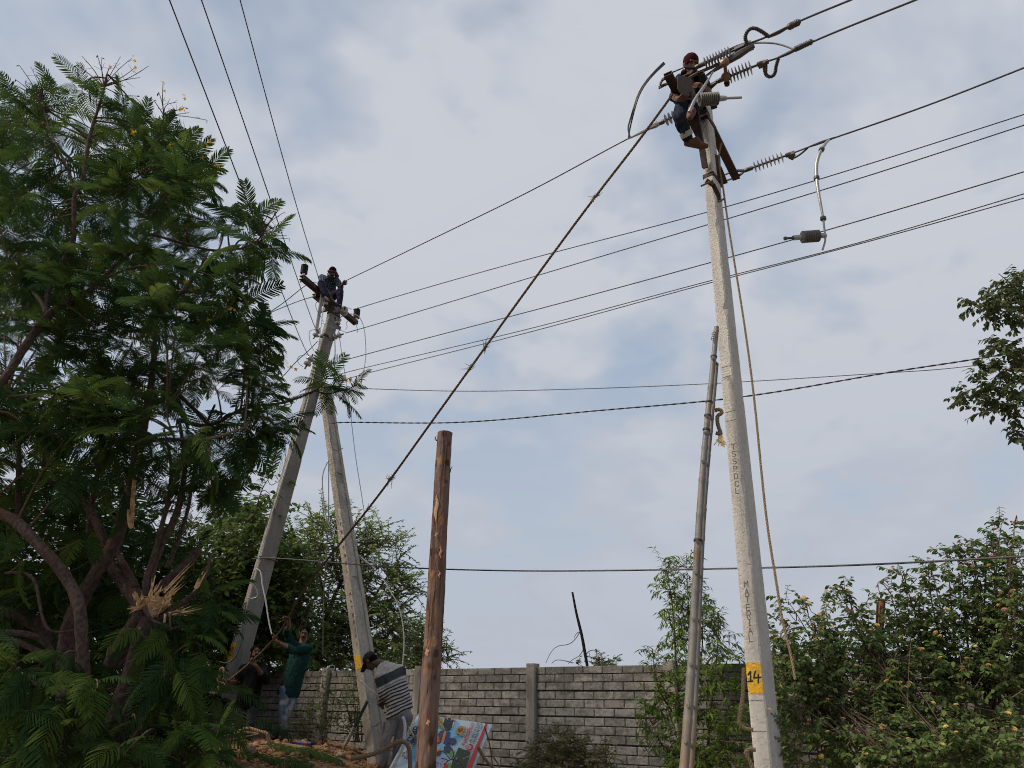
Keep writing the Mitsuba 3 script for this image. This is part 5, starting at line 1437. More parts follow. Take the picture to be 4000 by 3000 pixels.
# a running child seen from behind with a pack (plain figure)
flat(sp([(1708, 2880), (1722, 2862), (1745, 2852), (1752, 2872), (1740, 2905), (1722, 2912), (1708, 2900)], .01), 'sign_slate')
flat(sp([(1700, 2885), (1712, 2878), (1716, 2898), (1704, 2908), (1698, 2900)], .01), 'sign_skin')
flat(sp([(1742, 2858), (1758, 2866), (1752, 2906), (1728, 2912), (1732, 2880)], .01), 'sign_blue', 'dark blue school bag')
flat(sp([(1738, 2858), (1744, 2862), (1732, 2912), (1724, 2908)], .003), 'sign_orange')
flat(sp([(1752, 2888), (1778, 2892), (1782, 2904), (1770, 2910), (1752, 2902)], .012), 'sign_slate')
flat(sp([(1700, 2928), (1722, 2908), (1748, 2918), (1738, 2932), (1712, 2940), (1702, 2948)], .006), 'sign_sky')
flat(sp([(1704, 2938), (1722, 2926), (1726, 2930), (1708, 2946)], .004), 'sign_orange')
flat(sp([(1738, 2922), (1752, 2912), (1768, 2932), (1760, 2944), (1738, 2938)], .01), 'sign_slate')
flat(sp([(1702, 2945), (1724, 2936), (1720, 2950), (1706, 2956)], .004), 'sign_brown')
# emblem with the number 38
ec = uvpx(1800, 2856)
R38 = np.linalg.norm(uvpx(1800, 2856) - uvpx(1782, 2858))
flat(sg.Point(ec).buffer(R38, quad_segs=10), 'sign_gold', 'round gold emblem')
flat(sg.Point(ec).buffer(R38 * .66, quad_segs=10).difference(sg.Point(ec).buffer(R38 * .58, quad_segs=10)), 'sign_orange')
flat(sg.Point(ec).buffer(R38 * .56, quad_segs=10), 'sign_brown')
flat(sp([(1796, 2876), (1818, 2846), (1821, 2844), (1818, 2852), (1804, 2880)], .003), 'sign_gold')


def text(s_, h, p0, bsdf, bold=False, lab=None, width=None):
    lvl[0] += 1
    m = meshkit.text_mesh(s_, h, 0.0006, bold)
    if width:
        ext = m.bounds[1][0] - m.bounds[0][0]
        m.apply_scale([width / ext, 1, 1])
    m.apply_translation([p0[0], p0[1], 0.0006 * lvl[0]])
    put(sign + '__lettering', moved(m, SM), bsdf, label=lab or 'printed words ' + s_)


def span(a, b):
    return float(np.linalg.norm(uvpx(*b) - uvpx(*a)))


text('38', R38 * .5, ec - [R38 * .36, R38 * .24], 'sign_gold', True)
text('NOW AT', 0.045, uvpx(1821, 2887), 'sign_ink', width=span((1821, 2887), (1838, 2850)))
text('KUNDANPALLY', 0.058, uvpx(1818, 2917), 'sign_red', True, width=span((1818, 2917), (1858, 2829)))
text('+91 9059 99 1197', 0.043, uvpx(1843, 2908), 'sign_ink', True, width=span((1843, 2908), (1874, 2830)))
text('+91 9059 99 1129', 0.043, uvpx(1855, 2912), 'sign_ink', True, width=span((1855, 2912), (1886, 2834)))
text('CMR', 0.10, uvpx(1612, 2906), 'sign_ink', True, width=span((1612, 2906), (1637, 2845)) * 1.0)
text('SCHOOL', 0.085, uvpx(1624, 2911), 'sign_ink', True, width=span((1612, 2906), (1637, 2845)) * 2.1)
text('CMR SCHOOL', 0.06, uvpx(1594, 2972), 'sign_ink', True, width=span((1594, 2972), (1612, 2935)) * 2.2)
# red strip, telephone, flower emblem, photographs
flat(sp([(1899, 2832), (1907, 2835), (1842, 3010), (1822, 3010)], 0), 'sign_red', 'red strip along the lower edge')
ph = uvpx(1838, 2926)
flat(sg.LineString([ph + [-.045, .02], ph + [-.03, -.03], ph + [.03, -.03], ph + [.045, .02]]).buffer(.014), 'sign_red', 'red telephone symbol')
flat(sg.LineString([ph + [-.02, .02], ph + [0, .035], ph + [.02, .02]]).buffer(.006), 'sign_red')
flat(sg.LineString([ph + [-.03, .045], ph + [0, .062], ph + [.03, .045]]).buffer(.006), 'sign_red')
for a in range(5):
    c = uvpx(1586, 2952) + 0.035 * np.array([math.cos(a * 1.257), math.sin(a * 1.257)])
    flat(sg.Point(c).buffer(.02, quad_segs=4), ('sign_pink', 'sign_green', 'sign_pink', 'sign_sky', 'sign_pink')[a], 'petal of a small flower emblem' if a == 0 else None)
flat(sp([(1794, 2926), (1841, 2944), (1822, 3010), (1762, 3010), (1770, 2980)], 0), 'sign_photo', 'dark printed photograph')
flat(sp([(1765, 2938), (1780, 2942), (1772, 2964), (1755, 2958)], 0), 'sign_green')
flat(sp([(1742, 2985), (1768, 2990), (1760, 3010), (1738, 3010)], 0), 'sign_green')
flat(sp([(1738, 2990), (1755, 2994), (1750, 3010), (1734, 3010)], 0), 'sign_red')
for i in range(24):
    c = uvpx(1712 + gg.uniform(-8, 30), 2984 + gg.uniform(-12, 14))
    flat(sg.Point(c).buffer(0.008, quad_segs=2), 'sign_pink')
flat(sg.LineString(at((1596, 2910), (1625, 2921))).buffer(.003), 'sign_ink')
# sticks against the board
for sq, Y, r, lab in (([(1867, 2918), (1885, 2950), (1905, 2978), (1940, 3010), (1990, 3050)], 10.6, 0.022, 'bare tan branch resting against the right side of the advertising board'),
                      ([(1893, 2838), (1903, 2872), (1912, 2905), (1920, 2958), (1926, 3010)], 10.6, 0.009, 'thin dark twig hanging down the right edge of the board'),
                      ([(1925, 2957), (1938, 2972), (1948, 2990), (1952, 3020)], 10.7, 0.011, 'short forked twig right of the board')):
    put('dry_branch', tube(curve([P(*q, Y) for q in sq], 24), [r, r * .8, r * .9], 8, 0.08), 'twig_pale' if r > .01 else 'twig', True, lab, 'branch')
k = thing('dry_sprig', 'dry brown sprig with thin leaves in front of the board', 'branch')
put(k + '__stem', cat([tube(curve([P(*q, 10.4) for q in sq], 16), 0.006, 5) for sq in ([(1735, 2985), (1760, 2968), (1785, 2972), (1805, 2990), (1812, 3010)], [(1760, 2968), (1745, 2950), (1732, 2938)], [(1765, 2968), (1772, 2950), (1768, 2930)], [(1752, 2972), (1738, 2965), (1722, 2962)])]), 'twig')

# ------------------------------------------------------------------ tools, ropes and cut branches on the bank
k = thing('hand_tool', 'blue and black pump shaped hand tool lying on the dug soil', 'tool')
q0, q1 = on_ground(1126, 2916, .05), on_ground(1240, 2922, .06)
q1[1] = q0[1] + 0.1
d = unit(q1 - q0)
L = np.linalg.norm(q1 - q0)
put(k + '__barrel', lathe(q0 + d * L * .28, d, [(0, .012), (.003, .022), (L * .5, .022), (L * .505, .012)], 12), 'tool_blue', 40)
put(k + '__handle', lathe(q0, d, [(0, .008), (.003, .014), (L * .12, .016), (L * .25, .012), (L * .28, .016), (L * .285, .008)], 10), 'black_paint', 40)
put(k + '__handle', lathe(q0 + d * L * .785, d, [(0, .01), (.003, .02), (L * .12, .02), (L * .2, .013), (L * .21, .006)], 10), 'black_paint', 40)
put(k + '__tape', lathe(q0 + d * L * .5, d, [(0, .022), (.001, .026), (.05, .026), (.051, .022)], 12), 'tape_orange', 40)
mat('tool_blue', (0.03, 0.13, 0.42), 0.4, 0.5)
mat('tape_orange', (0.55, 0.13, 0.06), 0.5)
k = thing('digging_bar', 'dark green digging bar standing in the soil left of the strut', 'tool')
p0, p1 = P(1359, 2891, 12.3), P(1437, 2736, 12.1)
d = unit(p1 - p0)
L = np.linalg.norm(p1 - p0)
put(k + '__shaft', lathe(p0 + d * L * .33, d, [(0, .015), (.002, .025), (L * .66, .025), (L * .662, .016)], 8), 'bar_green', 30)
put(k + '__tip', lathe(p0 - d * .15, d, [(0, .012), (.15, .028), (L * .33 + .15, .028)], 10), 'post_concrete', 40)
mat('bar_green', (0.012, 0.05, 0.042), 0.45, 0.4)


def ground_rope(seq, lab, r=0.026, lifts=None, Y=None):
    pts = [on_ground(*q, r) if Y is None else P(*q, Y) for q in seq]
    if lifts:
        pts = [p + [0, 0, l] for p, l in zip(pts, lifts)]
    put('heavy_rope', twisted(curve(pts, 50), r, 0.12), 'rope_tan', True, lab, 'rope')


ground_rope([(1372, 2964), (1425, 2954), (1479, 2937), (1525, 2913), (1561, 2896), (1585, 2901), (1600, 2931), (1602, 2975), (1603, 3030)], 'thick brown rope arching in front of the legs of the man in the striped shirt', 0.032, Y=10.75)
ground_rope([(930, 2858), (952, 2850), (975, 2846), (1000, 2854), (1030, 2862), (1042, 2868), (1050, 2890), (1060, 2922)], 'thick tan rope hanging over the cut branches below the man in black', 0.030, Y=11.9)
ground_rope([(1104, 2920), (1140, 2924), (1180, 2932), (1210, 2938)], 'short length of thick tan rope lying below the blue tool', 0.032)
for sq, Y, r, lab in (([(860, 2885), (905, 2870), (950, 2862), (1010, 2868)], 11.7, 0.022, 'cut brown branch under the tan rope'),
                      ([(890, 2892), (940, 2882), (1010, 2868)], 11.6, 0.012, 'thin cut branch below the brown branch')):
    put('cut_branch', tube(curve([P(*q, Y) for q in sq], 20), [r, r * .8], 8, 0.08), 'twig_pale', True, lab, 'branch')
put('cut_branch', tube(curve([on_ground(960, 2945, .05), on_ground(980, 2950, .07), on_ground(1000, 2962, .04)], 12), [0.05, 0.04], 10, 0.1), 'bark', True, 'short dark cut branch stub lying on the soil at the left', 'branch')
put('dead_leaf', trimesh.Trimesh([P(1451, 2842, 11.6), P(1470, 2830, 11.55), P(1486, 2818, 11.6), P(1478, 2834, 11.62), P(1462, 2840, 11.62)], [[0, 4, 1], [1, 4, 3], [1, 3, 2]], process=False), 'straw', False, 'pale dry leaf blade against the strut', 'leaf')
# behind the wall
k = thing('bare_pole', 'thin dark bare pole leaning behind the wall at the middle', 'pole')
put(k + '__stem', tube(curve([P(2302, 2640, 12.2), P(2292, 2591, 12.2), P(2272, 2480, 12.2), P(2255, 2410, 12.2), P(2236, 2313, 12.2)], 30), [0.022, 0.026, 0.022, 0.017], 8, 0.1), 'charred', True)
for sq in ([(2265, 2468), (2252, 2490), (2230, 2512), (2205, 2520), (2180, 2524), (2155, 2545), (2132, 2590)], [(2278, 2538), (2262, 2562), (2240, 2575), (2220, 2592)], [(2288, 2560), (2300, 2545), (2325, 2540), (2345, 2552), (2355, 2575)], [(2284, 2556), (2292, 2565), (2302, 2560), (2300, 2548)], [(2240, 2590), (2200, 2580), (2170, 2580), (2155, 2592)], [(2262, 2468), (2248, 2480), (2244, 2492)]):
    put(k + '__twig', tube(curve([P(*q, 12.2) for q in sq], 20), [0.007, 0.004], 5), 'twig', True)
mat('charred', (0.02, 0.018, 0.02), 0.8, 0.1)
put('bare_stick', tube(curve([P(2769, 2425, 10.6), P(2787, 2460, 10.6), P(2812, 2505, 10.6)], 10), [0.026, 0.02], 7, 0.1), 'charred', True, 'short dark stick poking out of the tall shrub', 'stick')
k = thing('rusty_post', 'short rusty brown post stub among the flowering shrub', 'post')
put(k + '__pipe', lathe(P(3436, 2450, 7.9), P(3442, 2366, 7.9) - P(3436, 2450, 7.9), [(-.6, .04), (.3, .04), (.301, .03)], 10), 'rusty_pipe', 40)
put(k + '__bracket', beam(P(3424, 2440, 7.85), P(3428, 2352, 7.85), .012, .02), 'rust')
mat('rusty_pipe', (0.16, 0.07, 0.045), 0.8, 0.2)
# ------------------------------------------------------------------ plants: shared pieces
LEAVES = {
    'ovate': (np.array([(0, 0, 0), (.30, .27, .05), (.62, .24, .03), (1, 0, -.08), (.62, -.24, .03), (.30, -.27, .05), (.33, 0, -.03), (.66, 0, -.04)]),
              np.array([(0, 6, 1), (6, 7, 2), (6, 2, 1), (7, 3, 2), (0, 5, 6), (5, 4, 6), (4, 7, 6), (4, 3, 7)])),
    'lance': (np.array([(0, 0, 0), (.35, .12, .03), (1, 0, -.14), (.35, -.12, .03), (.5, 0, -.02)]), np.array([(0, 4, 1), (4, 2, 1), (0, 3, 4), (3, 2, 4)])),
    'tiny': (np.array([(0, 0, 0), (.5, .22, .03), (1, 0, 0), (.5, -.22, .03)]), np.array([(0, 2, 1), (0, 3, 2)])),
}


def leaves(shape, pos, d, up, size, col):
    """One mesh of many leaves: (vertices, faces), colours."""
    tv, tf = LEAVES[shape]
    pos, d, up = np.asarray(pos), unit(np.asarray(d)), np.asarray(up)
    side = unit(np.cross(up, d))
    u = np.cross(d, side)
    size = np.broadcast_to(size, len(pos))[:, None, None]
    v = pos[:, None] + size * (tv[None, :, :1] * d[:, None] + tv[None, :, 1:2] * side[:, None] + tv[None, :, 2:] * u[:, None])
    f = tf[None] + (np.arange(len(pos)) * len(tv))[:, None, None]
    return (v.reshape(-1, 3), f.reshape(-1, 3)), np.repeat(col, len(tv), axis=0)


def sprays(g, base, dirn, length, n, size, shape, droop=0.5, spread=0.9, hang=0.25):
    """Leafy twigs: for every base and direction n leaves alternately along a drooping twig. Returns leaf arrays and twig lines."""
    base, dirn = np.asarray(base), unit(np.asarray(dirn))
    N = len(base)
    L = np.broadcast_to(length, N)
    t = np.linspace(0.12, 1, n)[None, :] + g.uniform(-.04, .04, (N, n))
    p = base[:, None] + dirn[:, None] * (L[:, None] * t)[..., None]
    p[..., 2] -= droop * L[:, None] * t ** 2 * 0.5
    tang = unit(dirn[:, None] - np.array([0, 0, 1.0]) * (droop * t)[..., None])
    sd = unit(np.cross(tang, [0, 0, 1.0]) + 1e-6)
    sg_ = np.where((np.arange(n) % 2)[None, :, None] == 0, 1, -1)
    d = unit(tang * (1 - spread * 0.5) + sd * sg_ * spread + g.normal(0, 0.25, p.shape) - np.array([0, 0, hang]))
    up = unit(np.array([0, 0, 1.0]) + g.normal(0, 0.35, p.shape))
    s = size * g.uniform(0.65, 1.15, (N, n))
    return p.reshape(-1, 3), d.reshape(-1, 3), up.reshape(-1, 3), s.ravel()


def tint(g, n, a, b, var=0.18):
    t = g.random(n)[:, None]
    return (np.asarray(a) * (1 - t) + np.asarray(b) * t) * g.uniform(1 - var, 1 + var, (n, 1))


def limb_mesh(pts, r, n=None, sides=7, rough=0.08, seed=0):
    pts = np.asarray(pts)
    n = n or max(8, 5 * len(pts))
    return tube(curve(pts, n), r, sides, rough, seed)


def pts3(seq):
    return np.array([P(*q) for q in seq])


# ------------------------------------------------------------------ the near tree with feathery leaves and yellow flowers
g = np.random.default_rng(33)
tree = thing('feathery_leaf_tree', 'large dark tree with fern-like leaves, yellow flowers and a broken limb', 'tree')
LIMBS = []


def limb(seq, r, part='branch', label=None, bsdf='bark', sides=9):
    p = pts3(seq)
    c = curve(p, max(16, 9 * len(p)))
    LIMBS.append(c)
    r = [q * (0.82 if max(r) > .03 else 1) for q in r]
    put(tree + '__' + part, tube(c, r, sides + 3, 0.2, len(LIMBS)), bsdf, True, label)
    return c


# trunks and limbs: pixel column, row, distance
limb([(395, 3120, 7.6), (412, 3000, 7.6), (450, 2850, 7.6), (484, 2722, 7.6), (524, 2603, 7.62), (556, 2490, 7.65), (580, 2415, 7.7)], [.15, .135, .13, .12, .11, .105, .10], 'trunk', 'trunk that ends in the broken limb')
limb([(262, 3120, 8.0), (272, 2990, 8.0), (270, 2850, 8.0), (262, 2700, 8.0), (262, 2560, 8.0), (278, 2440, 7.95), (313, 2350, 7.9), (386, 2223, 7.8), (452, 2108, 7.8), (482, 2010, 7.8), (505, 1930, 7.85), (520, 1851, 7.9), (545, 1742, 7.9), (580, 1562, 7.9), (603, 1381, 7.9), (609, 1230, 7.9), (625, 1120, 7.9)], [.17, .16, .15, .13, .12, .10, .095, .09, .085, .075, .07, .06, .055, .045, .036, .03, .02], 'trunk')
limb([(575, 2400, 7.8), (530, 2330, 7.85), (460, 2250, 7.95), (430, 2205, 8.0), (410, 2140, 8.0), (356, 2001, 8.1), (253, 1911, 8.1), (160, 1870, 8.0), (108, 1845, 8.0), (20, 1800, 7.9)], [.115, .105, .085, .07, .06, .055, .05, .042, .035, .03])
limb([(-700, 1800, 7.2), (-400, 1880, 7.0), (-160, 1945, 6.9), (-60, 1975, 6.9), (0, 2006, 6.9), (60, 2036, 6.9), (133, 2108, 6.9), (211, 2193, 6.95), (277, 2289, 7.0), (313, 2386, 7.0), (320, 2512, 7.05), (327, 2663, 7.1), (320, 2800, 7.2), (300, 2960, 7.3)], [.05, .055, .06, .062, .062, .064, .066, .066, .068, .07, .075, .08], 'trunk', 'smooth curved trunk sweeping in from the left')
limb([(574, 2330, 7.5), (568, 2280, 7.5), (591, 2200, 7.5), (627, 2074, 7.5), (657, 1953, 7.5), (669, 1863, 7.5), (664, 1780, 7.6), (640, 1680, 7.7)], [.04, .035, .034, .03, .028, .024, .02, .014], bsdf='bark')
limb([(585, 2300, 7.6), (603, 2200, 7.6), (651, 2092, 7.6), (693, 1996, 7.6), (717, 1875, 7.6), (720, 1780, 7.7), (700, 1640, 7.7)], [.045, .045, .044, .042, .034, .028, .02])
limb([(-130, 1620, 6.6), (0, 1501, 6.7), (54, 1423, 6.75), (121, 1321, 6.8), (181, 1240, 6.8), (222, 1205, 6.8), (289, 1178, 6.85), (405, 1084, 6.9), (506, 990, 7.0), (579, 910, 7.1), (592, 860, 7.1), (600, 800, 7.1)], [.055, .052, .05, .05, .055, .048, .04, .036, .03, .024, .018, .012])
limb([(185, 1225, 6.85), (188, 1140, 6.9), (230, 1050, 7.0), (289, 896, 7.1), (296, 751, 7.1), (311, 729, 7.1), (340, 592, 7.1), (376, 447, 7.1), (405, 353, 7.1), (420, 290, 7.1)], [.035, .034, .034, .032, .032, .034, .03, .024, .018, .008])
limb([(308, 736, 7.1), (360, 732, 7.05), (405, 729, 7.0), (506, 707, 6.9), (550, 679, 6.9)], [.018, .014, .008])
limb([(296, 740, 7.1), (275, 690, 7.1), (255, 640, 7.15), (200, 520, 7.2), (170, 420, 7.2)], [.022, .018, .015, .01, .006])
limb([(180, 1220, 6.85), (150, 1165, 6.9), (87, 1105, 7.0), (36, 1040, 7.0)], [.02, .018, .014, .01], bsdf='twig_pale')
limb([(609, 1300, 7.9), (606, 1228, 7.9), (651, 1185, 7.8), (723, 1134, 7.8), (752, 1091, 7.8), (800, 1020, 7.8)], [.03, .028, .024, .02, .014])
limb([(560, 910, 7.1), (593, 917, 7.15), (723, 953, 7.3), (853, 979, 7.4), (998, 946, 7.5), (1041, 888, 7.5), (1085, 823, 7.5)], [.018, .018, .015, .012, .01, .006])
limb([(540, 1745, 7.7), (621, 1718, 7.4), (700, 1716, 7.3), (783, 1718, 7.2), (868, 1700, 7.2), (952, 1670, 7.2)], [.02, .018, .016, .017, .014, .01], label='pale peeled branch', bsdf='twig_pale')
limb([(686, 1722, 7.25), (670, 1680, 7.2), (655, 1640, 7.2), (650, 1590, 7.2)], [.012, .011, .008], bsdf='twig_pale')
limb([(700, 1640, 7.9), (820, 1660, 8.0), (940, 1600, 8.2), (1080, 1578, 8.6), (1156, 1557, 8.8), (1232, 1524, 9.0), (1262, 1500, 9.0), (1275, 1478, 9.0)], [.024, .022, .02, .018, .017, .015, .011, .006], label='thin branch reaching across pole 13')
limb([(1232, 1524, 9.0), (1270, 1538, 9.0), (1320, 1530, 9.0), (1380, 1510, 9.0), (1412, 1478, 9.0)], [.012, .01, .007, .004])
limb([(590, 1420, 8.0), (603, 1441, 8.0), (693, 1537, 8.0), (760, 1600, 8.0), (814, 1658, 8.0)], [.022, .03, .032, .03, .03], label='sawn brown branch pointing down to the right')
limb([(620, 2310, 7.8), (639, 2289, 7.8), (711, 2223, 7.8), (777, 2145, 7.8)], [.08, .075, .062, .05], 'broken_limb', 'torn dark limb rising right of the break')
limb([(690, 2375, 7.6), (765, 2310, 7.6), (808, 2233, 7.6), (824, 2160, 7.6)], [.045, .035, .026, .02], 'broken_limb', 'thin torn limb at the right of the break')
limb([(640, 2420, 7.6), (680, 2385, 7.6), (735, 2340, 7.6)], [.06, .05, .034], 'broken_limb')
limb([(566, 2370, 7.35), (576, 2400, 7.32), (600, 2425, 7.3), (640, 2440, 7.3), (672, 2455, 7.3)], [.024, .02, .016, .012, .01])
limb([(452, 2140, 8.1), (470, 2180, 8.0), (500, 2240, 7.9), (530, 2300, 7.85)], [.03, .045, .05, .06])
limb([(380, 2225, 8.2), (352, 2150, 8.3), (350, 2040, 8.4), (372, 1900, 8.4), (395, 1760, 8.4), (410, 1600, 8.4)], [.045, .045, .04, .036, .03, .02])
limb([(200, 2560, 8.4), (180, 2480, 8.4), (110, 2420, 8.3), (20, 2390, 8.2), (-60, 2380, 8.2), (-500, 2300, 8.2)], [.10, .085, .07, .06, .05])
limb([(215, 2560, 7.8), (160, 2500, 7.7), (90, 2475, 7.6), (0, 2470, 7.5), (-400, 2440, 7.4)], [.03, .03, .026, .022])
limb([(185, 2560, 7.9), (120, 2530, 7.9), (40, 2500, 7.9), (-30, 2490, 7.9), (-400, 2430, 7.9)], [.04, .036, .03, .03])
limb([(235, 2690, 7.6), (150, 2672, 7.3), (60, 2655, 7.1), (-20, 2650, 7.0)], [.03, .022, .018, .014], bsdf='twig_pale')
limb([(290, 2460, 7.3), (200, 2465, 7.2), (130, 2262, 7.3), (20, 2240, 7.4)], [.012, .014, .016, .014])
limb([(440, 2600, 7.9), (500, 2480, 7.8), (560, 2400, 7.7)], [.12, .11, .10], 'trunk')
limb([(600, 2800, 7.6), (540, 2870, 7.6), (500, 2920, 7.6), (440, 2990, 7.6)], [.05, .055, .06, .07])
limb([(520, 2795, 7.4), (575, 2825, 7.3), (612, 2850, 7.2)], [.02, .016, .012], bsdf='twig_pale')
limb([(-40, 1440, 7.2), (60, 1490, 7.3), (140, 1560, 7.5), (170, 1640, 7.7), (175, 1760, 7.9), (170, 1900, 8.0)], [.012, .016, .02, .026, .03, .034])
limb([(70, 2080, 7.6), (72, 1900, 7.7), (74, 1760, 7.8), (60, 1640, 7.9), (30, 1540, 7.9)], [.03, .028, .026, .02, .014])
limb([(840, 1580, 8.2), (790, 1700, 8.3), (760, 1830, 8.3), (740, 1960, 8.3), (700, 2100, 8.3), (650, 2220, 8.2)], [.014, .016, .018, .02, .022, .025])
limb([(650, 2584, 7.3), (646, 2620, 7.3), (640, 2680, 7.3)], [.018, .016, .014], 'hanging_stick', bsdf='twig_pale')
limb([(548, 2450, 7.2), (540, 2470, 7.2), (520, 2525, 7.2), (513, 2532, 7.2)], [.012, .01, .007], 'hanging_stick', bsdf='twig_pale')
limb([(500, 1990, 7.7), (512, 2060, 7.75), (520, 1930, 7.7), (548, 1760, 7.65)], [.02, .022, .02, .018], label='orange torn bark strip on the main limb', bsdf='torn_wood')
limb([(815, 1745, 7.2), (820, 1790, 7.2), (812, 1840, 7.2), (818, 1900, 7.2)], [.007, .008, .006], 'hanging_stick', bsdf='twig_pale')
# splinters of the break
gs = np.random.default_rng(8)


def splinter(p, q, w, th=0.35):
    p, q = np.asarray(p), np.asarray(q)
    d = unit(q - p)
    x = unit(np.cross(d, gs.normal(0, 1, 3)))
    y = np.cross(d, x)
    L = np.linalg.norm(q - p)
    m1 = p + d * L * 0.55 + gs.normal(0, .006, 3)
    v = [p + x * w, p + y * w * th, p - x * w, p - y * w * th, m1 + x * w * .8, m1 + y * w * th, m1 - x * w * .7, m1 - y * w * th, q + x * w * .25, q - x * w * .1]
    f = [(0, 1, 5), (0, 5, 4), (1, 2, 6), (1, 6, 5), (2, 3, 7), (2, 7, 6), (3, 0, 4), (3, 4, 7), (4, 5, 8), (5, 6, 9), (5, 9, 8), (6, 7, 9), (7, 4, 8), (7, 8, 9), (0, 2, 1), (0, 3, 2)]
    put(tree + '__splinter', (np.array(v), np.array(f)), 'torn_wood')


for bx, by, tx, ty, w, cnt, sp_ in ((588, 2335, 612, 2275, .028, 5, 12), (610, 2330, 625, 2285, .02, 6, 14), (600, 2345, 575, 2330, .012, 7, 18), (625, 2360, 600, 2390, .016, 8, 16), (530, 2340, 522, 2310, .03, 3, 8), (540, 2360, 552, 2330, .02, 3, 10), (545, 2375, 500, 2385, .012, 6, 10),
                                    (660, 2400, 740, 2372, .02, 8, 12), (672, 2405, 770, 2385, .012, 6, 10), (650, 2335, 690, 2300, .02, 6, 10), (645, 2330, 720, 2270, .010, 5, 14), (640, 2310, 750, 2205, .009, 5, 12), (650, 2400, 640, 2440, .014, 5, 8), (648, 2370, 668, 2340, .022, 7, 12), (768, 2300, 805, 2235, .018, 5, 8), (757, 2308, 790, 2275, .012, 3, 6), (640, 2345, 635, 2370, .03, 4, 8)):
    for _ in range(cnt):
        y0 = gs.uniform(7.35, 7.65)
        splinter(P(bx + gs.normal(0, sp_ * .4), by + gs.normal(0, sp_ * .4), y0), P(tx + gs.normal(0, sp_), ty + gs.normal(0, sp_), y0 + gs.uniform(-.12, .06)), w * gs.uniform(.4, 1.0))
put(tree + '__break', blob([[(P(598, 2385, 7.64), .075), (P(640, 2355, 7.66), .06), (P(562, 2355, 7.7), .075)]], 0.03, 2, 0.03, 12, 3), 'torn_wood', False, 'pale torn wood of the broken limb')
put(tree + '__break', blob([[(P(590, 2440, 7.72), .095), (P(650, 2390, 7.74), .07), (P(548, 2390, 7.8), .09)]], 0.03, 2, 0.012, 12, 5), 'bark', True)


def frond(L, npair, droop, seed, seg=8):
    """A twice-feathered leaf along +x, z up: (vertices, faces)."""
    gg = np.random.default_rng(seed)
    n = 9
    x = np.linspace(0, 1, n)
    r = np.stack([x * L * (1 - 0.12 * droop * x ** 2), 0.04 * L * np.sin(x * 2.2 + seed), -droop * L * 0.45 * x ** 2.2], -1)
    ms = [tube(r, [0.0045, 0.003, 0.0012], 3)]
    at_ = lambda t: np.array([np.interp(t, x, r[:, k]) for k in range(3)])
    V, F, o = [], [], 0
    for i in range(npair):
        t = 0.16 + 0.84 * (i + 0.5) / npair
        ln = L * 0.29 * (math.sin(math.pi * (0.16 + 0.76 * t)) ** 0.7) * gg.uniform(.9, 1.08)
        c = at_(t)
        tg = unit(at_(min(t + .05, 1)) - at_(t - .05))
        for s in (-1, 1):
            ang = math.radians(62 - 22 * t + gg.normal(0, 4))
            sd = np.array([0, s, 0.0])
            d0 = unit(tg * math.cos(ang) + sd * math.sin(ang))
            u_ = np.linspace(0, 1, seg + 1)
            pd = gg.uniform(0.25, 0.6) * (0.6 + droop)
            mid = c + d0 * (u_ * ln)[:, None]
            mid[:, 2] += 0.08 * ln * u_ - pd * ln * u_ ** 2 * 0.6
            wv = unit(np.cross(d0, [0, 0, 1.0]))
            w = 0.0105 * (L / 0.60) * (np.sin(np.pi * np.clip(0.12 + 0.83 * u_, 0, 1)) ** 0.5)
            for k in range(seg + 1):
                V += [mid[k] + wv * w[k] + [0, 0, .003], mid[k], mid[k] - wv * w[k] + [0, 0, .003]]
                if k:
                    F += [(o - 3, o, o + 1), (o - 3, o + 1, o - 2), (o - 2, o + 1, o + 2), (o - 2, o + 2, o - 1)]
                o += 3
    ms.append((np.array(V), np.array(F)))
    return cat(ms)


FRONDS = [frond(0.60, 17, dr_, s, 4) for s, dr_ in enumerate((0.25, 0.5, 0.8, 1.15, 0.4, 1.5))]
FARF = [frond(0.60, 13, dr_, s, 3) for s, dr_ in enumerate((0.25, 0.5, 0.8, 1.15, 0.4, 1.5))]
FG = []
FCOL = [(0.0456, 0.084, 0.0218), (0.0608, 0.1024, 0.0252), (0.035, 0.0704, 0.0252), (0.076, 0.12, 0.0302), (0.0471, 0.0896, 0.0319), (0.035, 0.072, 0.0302)]
for i, (fr_, c) in enumerate(zip(FRONDS, FCOL)):
    scene[f'frond_shape_{i}'] = {'type': 'shapegroup', 'leaf': mikit.ply(fr_, 'm_leaf', True, color=np.tile(c, (len(fr_[0]), 1)))}
CROWN = sg.Polygon([(-250, 330), (60, 330), (150, 350), (260, 325), (340, 290), (420, 330), (520, 395), (600, 450), (660, 470), (720, 520), (800, 620), (830, 700), (800, 780), (760, 850), (860, 780), (950, 780), (1040, 850), (1060, 920), (1120, 1000), (1060, 1090), (1000, 1130), (1010, 1190), (1070, 1250), (1120, 1330), (1070, 1410), (1060, 1480), (1080, 1540), (1040, 1600), (1140, 1640), (1180, 1690), (1120, 1760), (1040, 1790), (980, 1790), (950, 1880), (900, 1950), (880, 2100), (860, 2260), (860, 2420), (850, 2560), (880, 2700), (900, 2850), (900, 3060), (-250, 3060)])
FROND = []      # (point, direction, up, scale, variant)


